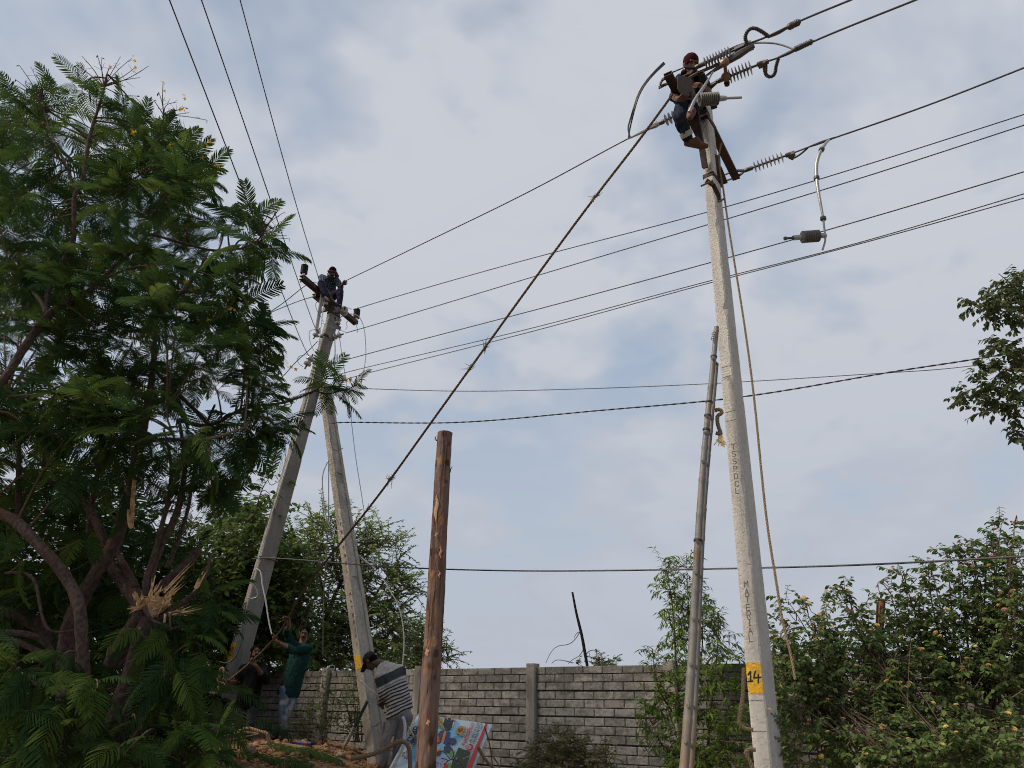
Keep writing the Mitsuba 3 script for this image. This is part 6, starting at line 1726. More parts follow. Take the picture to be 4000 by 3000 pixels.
def rosette(c, axis, n, s, flat_=0.5, droopy=None):
    axis = unit(axis)
    a = unit(np.cross(axis, [0.1, 0.2, 1.0]))
    b = np.cross(axis, a)
    ph = g.uniform(0, 6.28)
    for k in range(n):
        t = ph + k * 2.4
        out = math.cos(t) * a + math.sin(t) * b
        w = g.uniform(0.45, 1.25)
        d = unit(axis * g.uniform(0.35, 0.9) + out * w + [0, 0, g.uniform(-.15, .2)])
        upv = unit(np.array([0, 0, 1.0]) + 0.5 * axis + g.normal(0, .2, 3))
        v = int(g.choice(6, p=[.20, .22, .22, .16, .12, .08])) if droopy is None else int(g.choice(droopy))
        FROND.append((c - axis * g.uniform(0, .18), d, upv, s * g.uniform(.42, .98), v))


LPTS = np.vstack(LIMBS)
TW = []


def twig_to(c, n=1):
    """A thin stem from the nearest limb to c; returns its direction at c."""
    d = np.linalg.norm(LPTS - c, axis=1) + 0.35 * np.maximum(LPTS[:, 2] - c[2], 0)
    b = LPTS[np.argmin(d)]
    m_ = (b + c) / 2 + g.normal(0, .05, 3) + [0, 0, 0.08 * np.linalg.norm(c - b)]
    TW.append(tube(curve([b, m_, c], 9), [0.012, 0.009, 0.005], 5))
    return unit(c - m_)


# clusters that make the outline
EDGE = [(40, 390, 7.4, -.3, 1), (120, 400, 7.2, 0, 1), (215, 385, 7.2, 0, 1), (330, 340, 7.1, .1, 1), (385, 370, 7.1, .3, 1), (470, 440, 7.0, .6, .8), (560, 500, 7.0, .7, .7), (640, 520, 7.0, .8, .8), (700, 590, 6.9, 1, .4), (760, 660, 6.9, 1, .1), (740, 720, 6.9, 1, -.3),
        (690, 780, 7.0, .8, -.5), (900, 830, 7.4, .2, 1), (980, 850, 7.4, .6, .8), (1020, 930, 7.5, 1, .2), (1060, 985, 7.5, 1, -.2), (960, 1010, 7.5, .6, -.4), (930, 1090, 7.5, .7, -.4), (960, 1180, 7.6, 1, -.1), (1020, 1260, 7.7, 1, .2), (1050, 1320, 7.8, 1, -.1), (1000, 1400, 7.8, 1, -.3), (990, 1480, 7.9, 1, -.4), (1010, 1550, 7.9, 1, -.1), (1000, 1620, 7.7, 1, .1),
        (1080, 1660, 7.9, 1, -.1), (1110, 1700, 8.0, 1, -.5), (1000, 1720, 7.6, .8, -.6), (930, 1760, 7.5, .6, -.7), (900, 1850, 7.6, .6, -.6), (850, 1930, 7.7, .5, -.6), (800, 700, 7.0, 1, .3), (20, 560, 6.9, -1, .2), (100, 560, 6.8, -.6, .4)]
for px, py, Y, ax_, az_ in EDGE:
    c = P(px, py, Y + g.normal(0, .15))
    d = twig_to(c)
    rosette(c, unit(d * .5 + np.array([ax_, g.normal(0, .4), az_])), 8, 1.0)
# the spray that crosses pole 13
for px, py, Y, ax_, az_, n in ((1268, 1478, 9.0, .1, 1, 7), (1240, 1510, 9.0, -.6, .3, 5), (1285, 1540, 9.0, .1, -.5, 6), (1330, 1530, 9.0, .5, .2, 6), (1385, 1508, 9.0, .9, .1, 6)):
    rosette(P(px, py, Y), np.array([ax_, g.normal(0, .3), az_]), n, 1.0)
# the mass of the crown, nearest first
cnt = 0
while cnt < 130:
    px, py = g.uniform(-150, 1120), g.uniform(340, 3000)
    if not CROWN.buffer(-55).contains(sg.Point(px, py)):
        continue
    mid_dark = -200 < px < 800 and 1830 < py < 2800
    if mid_dark and g.random() < 0.95:
        continue
    Y = g.uniform(6.4, 7.0) if g.random() < .35 else g.uniform(7.2, 8.0)
    if py > 2450 and px > 520:
        Y = g.uniform(7.0, 8.6)
    c = P(px, py, Y)
    if c[2] < ground_z(c[0], c[1]) + .25:
        continue
    d = twig_to(c)
    rosette(c, unit(d * .6 + g.normal(0, .35, 3) + [0, -.25, .25]), int(g.integers(6, 9)), 1.0)
    cnt += 1
for _ in range(16):
    c = P(g.uniform(-60, 260), g.uniform(480, 1250), g.uniform(6.9, 8.0))
    rosette(c, unit(twig_to(c) * .6 + g.normal(0, .35, 3)), 7, 1.0)
cnt = 0
while cnt < 300:                                # behind the limbs
    px, py = g.uniform(-200, 1080), g.uniform(420, 3000)
    if not CROWN.buffer(-75).contains(sg.Point(px, py)):
        continue
    c = P(px, py, g.uniform(8.2, 9.6))
    if c[2] < ground_z(c[0], c[1]) + .3:
        continue
    d = twig_to(c) if cnt % 3 == 0 else unit(g.normal(0, 1, 3))
    rosette(c, unit(d * .5 + g.normal(0, .5, 3) + [0, 0, .2]), 7, 1.05)
    cnt += 1
for _ in range(150):                            # unseen rest of the round crown, added left of frame to shade tree and men
    c = np.array([g.uniform(-10.2, -5.6), g.uniform(5.6, 9.8), g.uniform(2.8, 7.8)])
    if ((c - [-7.2, 7.8, 5.0]) / [3.2, 2.4, 3.0] @ ((c - [-7.2, 7.8, 5.0]) / [3.2, 2.4, 3.0])) > 1 or proj(c)[0] > -60:
        continue
    rosette(c, unit(g.normal(0, 1, 3) + [0, 0, .4]), 7, 1.15)
# drooping sprays low on the tree, one by one
LOW = [(560, 2470, 7.2, .3, -1, 6), (660, 2462, 7.25, .5, -.8, 6), (720, 2400, 7.4, .9, -.2, 6), (830, 2330, 7.6, 1, 0, 6), (860, 2430, 7.6, .8, -.5, 6), (790, 2470, 7.5, .6, -.8, 6), (640, 2670, 7.2, -.5, -1, 6), (680, 2640, 7.15, .5, -1, 7), (700, 2720, 7.2, .2, -1, 6), (620, 2760, 7.2, -.3, -1, 5), (60, 2600, 6.7, .5, -.2, 7), (20, 2680, 6.6, .2, -.5, 7), (240, 2560, 6.9, .4, -.6, 5),
       (150, 2680, 6.6, .5, -.5, 7), (260, 2720, 6.6, .5, -.6, 8), (380, 2690, 6.7, .6, -.5, 7), (300, 2790, 6.6, .1, -1, 6), (90, 2800, 6.5, .2, -.9, 7), (30, 2880, 6.4, .2, -.8, 7), (120, 2930, 6.4, .3, -.8, 6), (520, 2930, 7.1, .3, -.4, 6), (600, 2900, 7.2, .8, -.3, 7), (680, 2880, 7.3, .7, -.4, 7), (740, 2840, 7.4, .8, -.2, 6), (800, 2900, 7.5, .8, -.3, 6), (850, 2780, 8.2, .9, -.1, 5), (820, 2700, 8.0, .6, .1, 5), (700, 2970, 7.1, .5, -.4, 6), (840, 2960, 7.6, .9, -.2, 6), (900, 2860, 9.6, 1, .1, 3), (460, 2985, 7.0, .4, -.2, 5),
       (120, 1700, 6.6, .3, -.6, 7), (250, 1720, 6.6, .4, -.8, 8), (350, 1640, 6.7, .5, -.4, 7), (470, 1560, 6.8, .5, -.5, 7), (270, 1860, 6.7, .3, -1, 6), (450, 1880, 6.9, .2, -1, 6), (700, 1800, 7.0, .2, -.8, 6), (310, 2110, 7.2, -.3, -.6, 4), (50, 2180, 7.4, -.6, -.3, 5), (60, 2000, 7.6, -.4, .2, 5), (600, 1750, 7.0, .3, -.6, 6), (760, 1760, 7.0, .2, -.8, 6), (150, 2300, 8.0, -.3, .2, 5)]
for px, py, Y, ax_, az_, n in LOW:
    c = P(px, py, Y)
    if c[2] > ground_z(c[0], c[1]) + .12:
        twig_to(c)
    rosette(c, np.array([ax_, -.3 + g.normal(0, .3), az_]), n, 0.95, droopy=[1, 2, 2, 3, 5])
# the single frond hanging in front of the legs of the man in black
FROND.append((P(958, 2816, 10.9), unit([1, -.1, .12]), np.array([0, -.4, 1.0]), 1.15, 2))
FROND.append((P(905, 2745, 10.9), unit([.8, -.3, -.5]), np.array([.2, -.4, 1.0]), 1.1, 3))
FROND.append((P(900, 2710, 10.7), unit([1, -.2, .05]), np.array([0, -.4, 1.0]), 1.0, 2))
TW.append(tube(curve([P(760, 2790, 8.5), P(860, 2795, 9.8), P(958, 2816, 10.9)], 10), [.014, .006], 5))
put(tree + '__twigs', cat(TW), 'twig', True, kind='stuff')


def fmat(p, d, up, s):
    z = unit(up - d * (up @ d))
    m = np.eye(4)
    m[:3, 0], m[:3, 1], m[:3, 2], m[:3, 3] = d * s, np.cross(z, d) * s, z * s, p
    return m


dist = []
for p, d, up, s, v in FROND:
    q = proj(p + d * .2)
    dist.append(q[2] + (0 if -40 < q[0] < 4000 and 0 < q[1] < 3000 else 50))
order = np.argsort(dist)
q_far = [P_[1] for P_ in (np.asarray(f_[0]) for f_ in FROND)]
rv, rc = [], []
for rank, i in enumerate(order):
    p, d, up, s, v = FROND[i]
    m = fmat(np.asarray(p), unit(d), np.asarray(up, float), s)
    if rank < 300:
        putd(tree + '__frond', {'type': 'instance', 'group': {'type': 'ref', 'id': f'frond_shape_{v}'}, 'to_world': T(m)})
    else:
        fr_ = FRONDS[v] if q_far[i] < 8.2 and p[0] > -5.8 else FARF[v]
        rv.append((fr_[0] @ m[:3, :3].T + m[:3, 3], fr_[1]))
        rc.append(np.tile(np.array(FCOL[v]) * g.uniform(.75, 1.25), (len(fr_[0]), 1)))
put(tree + '__crown', cat(rv), 'leaf', True, kind='stuff', color=np.vstack(rc))
# bare flower stalks, pods and yellow flowers
TW = []
fpos = [(515, 228), (432, 258), (530, 262), (527, 280), (637, 322), (640, 360), (722, 380), (705, 430), (530, 520), (520, 510), (670, 560), (810, 565), (808, 590), (790, 617), (670, 560), (617, 587), (845, 648), (1085, 805), (545, 975), (550, 968), (760, 1130), (790, 1185), (800, 1180), (900, 1203), (1003, 1152), (568, 1040), (720, 1100), (1160, 1440), (1362, 1478), (1380, 1486), (1384, 1490), (1405, 1500), (1412, 1472), (1350, 1484), (705, 1250), (820, 1250), (395, 505), (150, 478), (1133, 1440), (905, 1205)]
stalk = {(405, 340, 7.1): [(515, 228), (432, 258), (530, 262), (380, 215), (320, 220), (580, 258), (548, 303), (460, 300), (530, 375), (470, 222), (300, 255), (395, 225), (490, 340)], (160, 400, 7.2): [(75, 255), (60, 310), (140, 290), (180, 290), (100, 330), (210, 320), (50, 330), (120, 260), (190, 285)],
         (640, 450, 7.0): [(637, 322), (600, 390), (690, 400), (740, 440), (810, 470), (700, 430), (720, 420), (620, 360)], (700, 520, 7.0): [(790, 515), (810, 565), (780, 540), (760, 500)], (1010, 920, 7.5): [(985, 795), (1030, 800), (1085, 805), (1110, 830), (1095, 900), (1125, 870), (1130, 930), (1060, 800), (1120, 920)],
         (780, 660, 6.9): [(845, 648), (850, 690), (830, 640)], (960, 1180, 7.6): [(1003, 1152), (985, 1140)], (1090, 1600, 8.4): [(1100, 1560), (1125, 1580), (1145, 1575), (1130, 1555), (1090, 1540)], (1380, 1510, 9.0): [(1362, 1478), (1412, 1472), (1390, 1480)]}
pods = []
for (x, y, Y), tips in stalk.items():
    for tx, ty in tips:
        yy = Y + g.normal(0, .12)
        a, b = P(x, y, Y), P(tx, ty, yy)
        c = curve([a, (a + b) / 2 + g.normal(0, .03, 3), b], 8)
        TW.append(tube(c, [.008, .006, .004], 4))
        for _ in range(2):
            j = int(g.integers(3, 7))
            e = c[j] + unit(g.normal(0, 1, 3) + [0, 0, .3]) * g.uniform(.05, .16)
            TW.append(tube([c[j], e], [.003, .002], 4))
        if g.random() < .55:
            pods.append(b)
put(tree + '__flower_stalks', cat(TW), 'twig', True, kind='stuff')
for b in pods:
    d = unit(g.normal(0, 1, 3) + [0, 0, -.5])
    x = unit(np.cross(d, g.normal(0, 1, 3)))
    L = g.uniform(.05, .08)
    put(tree + '__pod', (np.array([b, b + d * L * .5 + x * .011, b + d * L, b + d * L * .5 - x * .011, b + d * L * .5 + np.cross(d, x) * .006]), np.array([(0, 1, 4), (1, 2, 4), (2, 3, 4), (3, 0, 4), (0, 2, 1), (0, 3, 2)])), 'pod')
mat('pod', (0.06, 0.025, 0.025), 0.7)
fl = []
for k in range(6):
    a = k * 1.257
    for q in range(2):
        o = np.array([math.cos(a), math.sin(a), .3 * math.sin(k * 2.3)])
        s_ = np.array([-math.sin(a), math.cos(a), 0])
        fl.append((np.array([(0, 0, 0), o * .6 + s_ * .35, o + [0, 0, .2], o * .6 - s_ * .35]), np.array([(0, 1, 2), (0, 2, 3)])))
FL = cat(fl)
fl_d = mikit.ply(FL, 'm_petal', False, color=np.tile((0.75, 0.44, 0.03), (len(FL[0]), 1)))
for px, py in fpos:
    Y = 9.0 if px > 1300 else 7.55 if px > 860 else 6.95
    for _ in range(2):
        R = trimesh.transformations.random_rotation_matrix(g.random(3))
        R[:3, :3] *= g.uniform(.020, .030)
        R[:3, 3] = P(px + g.normal(0, 6), py + g.normal(0, 5), Y - .12 + g.normal(0, .03))
        putd(tree + '__flower', {**fl_d, 'to_world': T(R)})
# cut fronds lying on the bank
for i, (px, py, dx, dy, s, v) in enumerate(((1060, 2950, 1, .2, 1.2, 0), (1130, 2946, 1, .1, 1.3, 4), (1010, 2958, -.4, .5, 1.1, 0), (1100, 2985, .7, -.5, 1.0, 1), (960, 2985, 1, .3, 1.2, 1), (900, 2965, 1, -.1, 1.1, 4), (1040, 2990, .8, -.2, 1.1, 1), (1010, 2935, .9, .3, .9, 0))):
    p = on_ground(px, py, .09)
    c = np.tile(np.array((0.055, 0.10, 0.03)) * g.uniform(.85, 1.2), (len(FRONDS[v][0]), 1))
    fr_ = FRONDS[v]
    m = fmat(p, unit([dx, dy, -.05]), unit(np.array([g.normal(0, .3), -.35, 1])), s)
    put('cut_frond', (fr_[0] @ m[:3, :3].T + m[:3, 3], fr_[1]), 'leaf', True, 'cut feathery green leaf lying on the soil, %s' % ('behind the others, below the rope', 'longest, below the blue tool', 'pointing left under the tan rope', 'nearest the bottom edge, pointing right', 'left end of the bottom row', 'farthest left, by the hanging leaves', 'middle of the bottom row', 'small one nearest the dug soil')[i], 'leaf', 'cut leaves lying on the soil', color=c)


# ------------------------------------------------------------------ other trees and shrubs
def leafy(key, label, catg, limbs, blobs, shape, size, cols, seed, n_leaf=9, tw=(.25, .5), droop=.5, hang=.3, bark='bark', bs='leaf_glossy', spread=.9, extra=None, rs=None, upbias=.3, twr=.006):
    """limbs: (points, radii); blobs: (px, py, rx, ry, Y, dY, number of twigs). Leaves hang on twigs inside the blobs."""
    gg = np.random.default_rng(seed)
    k = thing(key, label, catg)
    lp = []
    for i, (s_, r) in enumerate(limbs):
        c = curve(pts3(s_), max(10, 6 * len(s_)))
        lp.append(c)
        put(k + '__' + ('trunk' if i == 0 and catg == 'tree' else 'stem' if catg != 'tree' else 'branch'), tube(c, r, 7, .08, i), bark, True)
    lp = np.vstack(lp)
    B, D, tws = [], [], []
    for px, py, rx, ry, Y, dY, n in blobs:
        a, rr = gg.uniform(0, 6.28, n), np.sqrt(gg.random(n))
        ctr = P(px, py, Y)
        for i in range(n):
            b = P(px + rx * rr[i] * math.cos(a[i]), py + ry * rr[i] * math.sin(a[i]), Y + gg.uniform(-dY, dY))
            if b[2] < float(ground_z(b[0], b[1])) + .05:
                continue
            d = unit(unit(b - ctr) * .7 + gg.normal(0, .45, 3) + [0, 0, upbias])
            B.append(b)
            D.append(d)
            j = np.argmin(np.linalg.norm(lp - b, axis=1))
            if gg.random() < .35:
                tws.append(tube(curve([lp[j], (lp[j] + b) / 2 + gg.normal(0, .05, 3), b], 6), [twr * 1.5, twr], 4))
    B, D = np.array(B), np.array(D)
    L = gg.uniform(*tw, len(B))
    for b, d, l in zip(B, D, L):
        e = b + d * l
        e[2] -= droop * l * .5
        tws.append(tube(curve([b, b + d * l * .5 - [0, 0, droop * l * .125], e], 5), [twr, twr * .5], 4))
    p, d, up, s = sprays(gg, B, D, L, n_leaf, size, shape, droop, spread, hang)
    m, c = leaves(shape, p, d, up, s, tint(gg, len(p), *cols))
    put(k + '__crown' if catg == 'tree' else k + '__foliage', m, bs, True, kind='stuff', color=c)
    put(k + '__twigs', cat(tws), 'twig' if bark != 'twig_pale' else 'twig_pale', True, kind='stuff')
    return k, B, D, L


leafy('broadleaf_tree', 'dense dark green broad leaved tree behind pole 13 and the pulling men', 'tree',
      [([(830, 3000, 16.5), (850, 2700, 16.5), (900, 2450, 16.4), (960, 2250, 16.2), (1000, 2100, 16)], [.16, .13, .1, .07, .03]), ([(900, 2450, 16.4), (1000, 2350, 16), (1100, 2250, 15.8), (1180, 2190, 15.6)], [.08, .05, .03, .015]), ([(870, 2600, 16.5), (980, 2520, 16), (1110, 2440, 15.8), (1200, 2400, 15.6)], [.08, .06, .04, .02]), ([(860, 2500, 16.4), (780, 2300, 16.5), (740, 2100, 16.5)], [.09, .06, .03]), ([(1000, 1990, 13.2), (1030, 1900, 13.2), (1068, 1845, 13.2)], [.012, .009, .005])],
      [(960, 2200, 130, 190, 16, 1.2, 340), (1060, 2310, 120, 130, 15.8, 1.0, 240), (1110, 2190, 70, 70, 15.6, .7, 60), (860, 2420, 160, 230, 16.4, 1.2, 330), (1000, 2520, 190, 110, 16.2, 1.0, 200), (1180, 2260, 50, 70, 15.6, .6, 40), (1130, 2430, 90, 80, 15.8, .6, 60), (800, 2150, 110, 190, 16.5, 1, 160), (1040, 1900, 45, 50, 13.2, .2, 12), (1020, 2020, 60, 40, 13.4, .3, 22), (960, 2050, 60, 70, 14.5, .6, 50), (1040, 2560, 160, 60, 16, .8, 90)],
      'ovate', 0.15, ((0.05, 0.094, 0.028), (0.13, 0.185, 0.06)), 51, 10, (.35, .7), .5, .35)
leafy('light_leaf_tree', 'airy light green small leaved tree behind the strut and the wall', 'tree',
      [([(1215, 2900, 19), (1225, 2700, 19), (1240, 2560, 19), (1280, 2400, 19), (1330, 2280, 18.8), (1400, 2160, 18.6)], [.16, .13, .10, .07, .045, .02]), ([(1235, 2600, 19), (1180, 2500, 18.8), (1130, 2380, 18.6), (1120, 2200, 18.5), (1150, 2080, 18.4)], [.09, .07, .05, .03, .014]), ([(1240, 2560, 19), (1330, 2480, 18.8), (1450, 2400, 18.6), (1540, 2330, 18.5), (1600, 2290, 18.5)], [.08, .06, .04, .025, .01]), ([(1240, 2600, 19), (1380, 2560, 18.9), (1490, 2500, 18.8), (1580, 2420, 18.7)], [.07, .05, .03, .015]), ([(1280, 2400, 19), (1250, 2260, 19), (1230, 2130, 18.9), (1250, 2020, 18.8)], [.05, .04, .025, .01]), ([(1330, 2280, 18.8), (1300, 2170, 18.7), (1310, 2080, 18.6), (1320, 2010, 18.6)], [.04, .03, .018, .008]), ([(1180, 2500, 18.8), (1090, 2430, 18.6), (1030, 2330, 18.5)], [.05, .03, .015]), ([(1400, 2200, 18.6), (1480, 2130, 18.5), (1540, 2090, 18.5)], [.03, .02, .008]), ([(1390, 2420, 18.8), (1470, 2320, 18.7), (1530, 2240, 18.7), (1590, 2250, 18.6)], [.04, .028, .018, .007])],
      [(1200, 2150, 130, 90, 18.6, .8, 120), (1330, 2120, 130, 90, 18.6, .8, 110), (1470, 2180, 100, 90, 18.5, .7, 90), (1560, 2300, 50, 60, 18.5, .5, 44), (1480, 2300, 90, 80, 18.6, .7, 95), (1250, 2330, 170, 130, 18.8, .9, 230), (1200, 2490, 170, 80, 18.8, .9, 190), (1400, 2470, 140, 90, 18.7, .9, 190), (1520, 2430, 80, 70, 18.7, .6, 70), (1340, 2570, 190, 60, 19, .9, 170), (1150, 2570, 110, 50, 18.9, .8, 90), (1260, 2030, 50, 50, 18.7, .4, 24), (1430, 2100, 50, 40, 18.5, .4, 22)],
      'tiny', 0.115, ((0.12, 0.19, 0.055), (0.23, 0.31, 0.105)), 52, 20, (.45, .95), .35, .15, bs='leaf', twr=.011)
leafy('round_tree', 'small rounded green tree above the wall, left of the log post', 'tree',
      [([(1610, 2900, 23), (1620, 2700, 23), (1640, 2560, 23), (1650, 2480, 23)], [.15, .12, .08, .03]), ([(1630, 2600, 23), (1700, 2530, 23), (1745, 2510, 22.9)], [.05, .03, .01])],
      [(1620, 2520, 85, 75, 23, 1, 200), (1600, 2600, 90, 50, 23, 1, 110), (1690, 2540, 50, 40, 23, .6, 40), (1738, 2562, 30, 16, 22.8, .3, 16), (1660, 2440, 35, 25, 23, .5, 20)], 'tiny', 0.13, ((0.075, 0.135, 0.038), (0.13, 0.20, 0.06)), 53, 12, (.4, .8), .4, .2, bs='leaf', twr=.01)
leafy('low_bush', 'tiny green bush top showing above the middle of the wall', 'bush',
      [([(2350, 2720, 13), (2345, 2620, 13), (2338, 2570, 13)], [.03, .02, .01]), ([(2350, 2660, 13), (2385, 2600, 13), (2400, 2558, 13)], [.012, .008, .004])], [(2340, 2590, 28, 22, 13, .3, 26), (2390, 2592, 30, 16, 13, .3, 14), (2255, 2592, 12, 5, 13, .2, 4)], 'tiny', 0.07, ((0.05, 0.10, 0.03), (0.10, 0.15, 0.06)), 54, 9, (.12, .25), .4, .3, bs='leaf')
leafy('thicket_tree', 'dark thicket tree standing behind the feathery tree at the left edge', 'tree',
      [([(120, 3100, 13.5), (150, 2800, 13.5), (180, 2500, 13.4), (240, 2200, 13.3), (300, 1950, 13.3)], [.2, .17, .13, .09, .04]), ([(160, 2700, 13.5), (20, 2450, 13.4), (-100, 2200, 13.3)], [.1, .07, .03]), ([(190, 2500, 13.4), (380, 2300, 13.3), (560, 2100, 13.2)], [.08, .05, .02])],
      [(-60, 2250, 180, 330, 13.2, 1, 260), (200, 2200, 230, 330, 13.2, 1, 420), (480, 2250, 200, 300, 13.3, 1, 360), (680, 2400, 140, 260, 13.6, 1, 220), (100, 2620, 260, 250, 12.6, .8, 300), (450, 2650, 230, 250, 12.8, .8, 300), (680, 2750, 150, 170, 13.0, .6, 150)], 'ovate', 0.17, ((0.016, 0.034, 0.012), (0.034, 0.06, 0.02)), 63, 9, (.35, .7), .5, .35)
# branches of a tree beyond the right edge
leafy('leafy_tree', 'dark leafy branches reaching in from a tree at the right edge', 'tree',
      [([(4420, 3100, 8.4), (4400, 2500, 8.4), (4390, 1900, 8.4), (4380, 1400, 8.4), (4360, 1000, 8.4)], [.16, .14, .11, .08, .04]), ([(4385, 1560, 8.4), (4200, 1400, 8.3), (4080, 1270, 8.2), (3960, 1200, 8.2), (3860, 1200, 8.1), (3775, 1178, 8.1)], [.05, .04, .025, .018, .011, .004]), ([(4150, 1340, 8.3), (4020, 1180, 8.3), (3950, 1110, 8.3), (3900, 1068, 8.3)], [.025, .016, .011, .004]), ([(4385, 1650, 8.4), (4150, 1500, 8.1), (4020, 1420, 8.0), (3930, 1370, 8.0), (3850, 1350, 8.0)], [.04, .025, .016, .01, .004]), ([(4100, 1490, 8.1), (3990, 1450, 7.9), (3900, 1440, 7.9), (3840, 1425, 7.9)], [.02, .014, .008, .004]), ([(4390, 1800, 8.4), (4100, 1660, 8.0), (3990, 1630, 7.9), (3920, 1600, 7.9), (3850, 1560, 7.9), (3770, 1550, 7.9), (3715, 1548, 7.9)], [.04, .026, .018, .014, .01, .007, .003]), ([(3850, 1562, 7.9), (3838, 1520, 7.9), (3825, 1475, 7.9)], [.009, .006, .003]), ([(3990, 1630, 7.9), (3940, 1560, 7.9), (3900, 1515, 7.9)], [.012, .008, .003]), ([(4390, 1950, 8.4), (4150, 1780, 8.0), (4020, 1720, 7.9), (3940, 1705, 7.9)], [.03, .02, .012, .004])],
      [(3930, 1200, 70, 40, 8.1, .25, 34), (3890, 1160, 40, 30, 8.2, .2, 16), (3960, 1130, 50, 35, 8.3, .25, 28), (3820, 1190, 40, 16, 8.1, .15, 14), (3990, 1240, 40, 30, 8.1, .25, 18), (3980, 1090, 30, 20, 8.3, .2, 10), (3910, 1352, 45, 20, 8.0, .2, 18), (3980, 1390, 40, 35, 8.0, .25, 22), (3870, 1438, 40, 16, 7.9, .15, 14), (3960, 1450, 55, 25, 7.9, .2, 26), (3800, 1545, 55, 20, 7.9, .15, 20), (3835, 1500, 22, 25, 7.9, .12, 9), (3890, 1590, 45, 25, 7.9, .2, 18), (3925, 1530, 30, 22, 7.9, .2, 12), (3970, 1560, 35, 35, 7.9, .2, 16), (3980, 1710, 30, 20, 7.9, .2, 12), (3990, 1660, 18, 18, 7.9, .2, 4), (4200, 1400, 150, 250, 8.3, .8, 150), (4250, 1750, 130, 150, 8.3, .8, 60)],
      'ovate', 0.088, ((0.056, 0.082, 0.038), (0.11, 0.14, 0.066)), 55, 8, (.14, .30), .5, .75, bark='twig', twr=.004)
# the tall light green shrub in front of the wall
sh = [([(2690, 3090, 9.9), (2660, 2850, 9.9), (2640, 2600, 9.9), (2630, 2400, 9.9), (2610, 2260, 9.9), (2597, 2185, 9.9)], [.022, .02, .016, .012, .008, .003]), ([(2720, 3090, 9.8), (2710, 2850, 9.8), (2700, 2600, 9.8), (2690, 2400, 9.8), (2685, 2280, 9.8), (2682, 2200, 9.8)], [.022, .02, .016, .012, .008, .003]), ([(2760, 3090, 9.7), (2770, 2850, 9.7), (2790, 2650, 9.7), (2805, 2500, 9.7), (2808, 2405, 9.7)], [.02, .016, .012, .008, .003]), ([(2700, 2700, 9.8), (2740, 2560, 9.8), (2745, 2420, 9.8), (2752, 2335, 9.8)], [.014, .01, .006, .003]), ([(2640, 2800, 9.6), (2570, 2680, 9.5), (2555, 2600, 9.5), (2548, 2535, 9.5)], [.012, .009, .006, .003]), ([(2650, 3000, 9.5), (2570, 2880, 9.4), (2530, 2780, 9.4)], [.012, .008, .003]), ([(2790, 2700, 9.7), (2840, 2580, 9.7), (2850, 2480, 9.7)], [.01, .007, .003])]
leafy('tall_shrub', 'tall light green narrow leaved shrub growing up behind the bamboo ladder', 'shrub', sh,
      [(2598, 2200, 18, 25, 9.9, 0.1, 7), (2610, 2280, 32, 45, 9.9, 0.15, 21), (2640, 2370, 45, 70, 9.9, 0.2, 40), (2682, 2215, 19, 22, 9.8, 0.1, 9), (2690, 2300, 32, 50, 9.8, 0.15, 26), (2670, 2440, 61, 70, 9.8, 0.25, 48), (2690, 2540, 73, 60, 9.8, 0.25, 48), (2750, 2345, 18, 22, 9.8, 0.1, 7), (2750, 2440, 36, 60, 9.8, 0.2, 26), (2806, 2420, 18, 24, 9.7, 0.1, 9), (2815, 2490, 36, 45, 9.7, 0.15, 21), (2820, 2570, 49, 40, 9.7, 0.2, 26), (2548, 2545, 21, 14, 9.5, 0.1, 5), (2560, 2610, 32, 40, 9.5, 0.15, 12), (2600, 2680, 49, 50, 9.5, 0.2, 20), (2550, 2730, 32, 40, 9.4, 0.15, 12), (2640, 2790, 73, 60, 9.4, 0.25, 31), (2555, 2810, 41, 60, 9.3, 0.2, 20), (2570, 2930, 49, 50, 9.3, 0.2, 20), (2720, 2720, 65, 90, 9.5, 0.3, 46), (2790, 2650, 57, 60, 9.6, 0.25, 34), (2840, 2740, 49, 90, 9.5, 0.3, 46), (2750, 2890, 90, 80, 9.2, 0.3, 70), (2860, 2900, 57, 90, 9.2, 0.3, 54), (2700, 2990, 98, 60, 9.0, 0.3, 54), (2850, 3000, 73, 50, 9.0, 0.3, 39)],
      'lance', 0.105, ((0.085, 0.15, 0.028), (0.16, 0.24, 0.055)), 56, 9, (.14, .30), .5, .6, bark='twig', bs='leaf', spread=.75, twr=.0035, upbias=.6)
# the flowering shrub at the right
tips = [(3045, 2410), (3080, 2350), (3075, 2545), (3150, 2380), (3270, 2302), (3310, 2310), (3220, 2360), (3430, 2296), (3480, 2320), (3530, 2238), (3600, 2300), (3625, 2188), (3640, 2230), (3700, 2180), (3742, 2142), (3760, 2160), (3792, 2112), (3800, 2140), (3855, 2128), (3880, 2072), (3912, 2044), (3900, 2110), (3965, 2045), (3945, 2110), (3985, 2138), (3960, 2250), (4010, 2240), (4050, 2180), (3180, 2450), (3350, 2400), (3560, 2350), (3010, 2480), (3050, 2480)]
root = {0: (3560, 3090, 7.5), 1: (3720, 3060, 7.5), 2: (3850, 3060, 7.5), 3: (3330, 3090, 7.5)}
lim = []
gl = np.random.default_rng(77)
for i, (tx, ty) in enumerate(tips):
    b = root[2] if tx > 3700 else root[1] if tx > 3520 else root[0] if tx > 3250 else root[3]
    Y = 7.5 + gl.normal(0, .25)
    mx, my = b[0] + (tx - b[0]) * .45 + gl.normal(0, 25), b[1] + (ty - b[1]) * .62
    lim.append(([(b[0] + gl.normal(0, 40), b[1], b[2]), (mx, my, (Y + b[2]) / 2), ((mx + tx) / 2 + gl.normal(0, 10), (my + ty) / 2 - 12, Y), (tx, ty, Y)], [.016, .012, .008, .003]))
bl = []
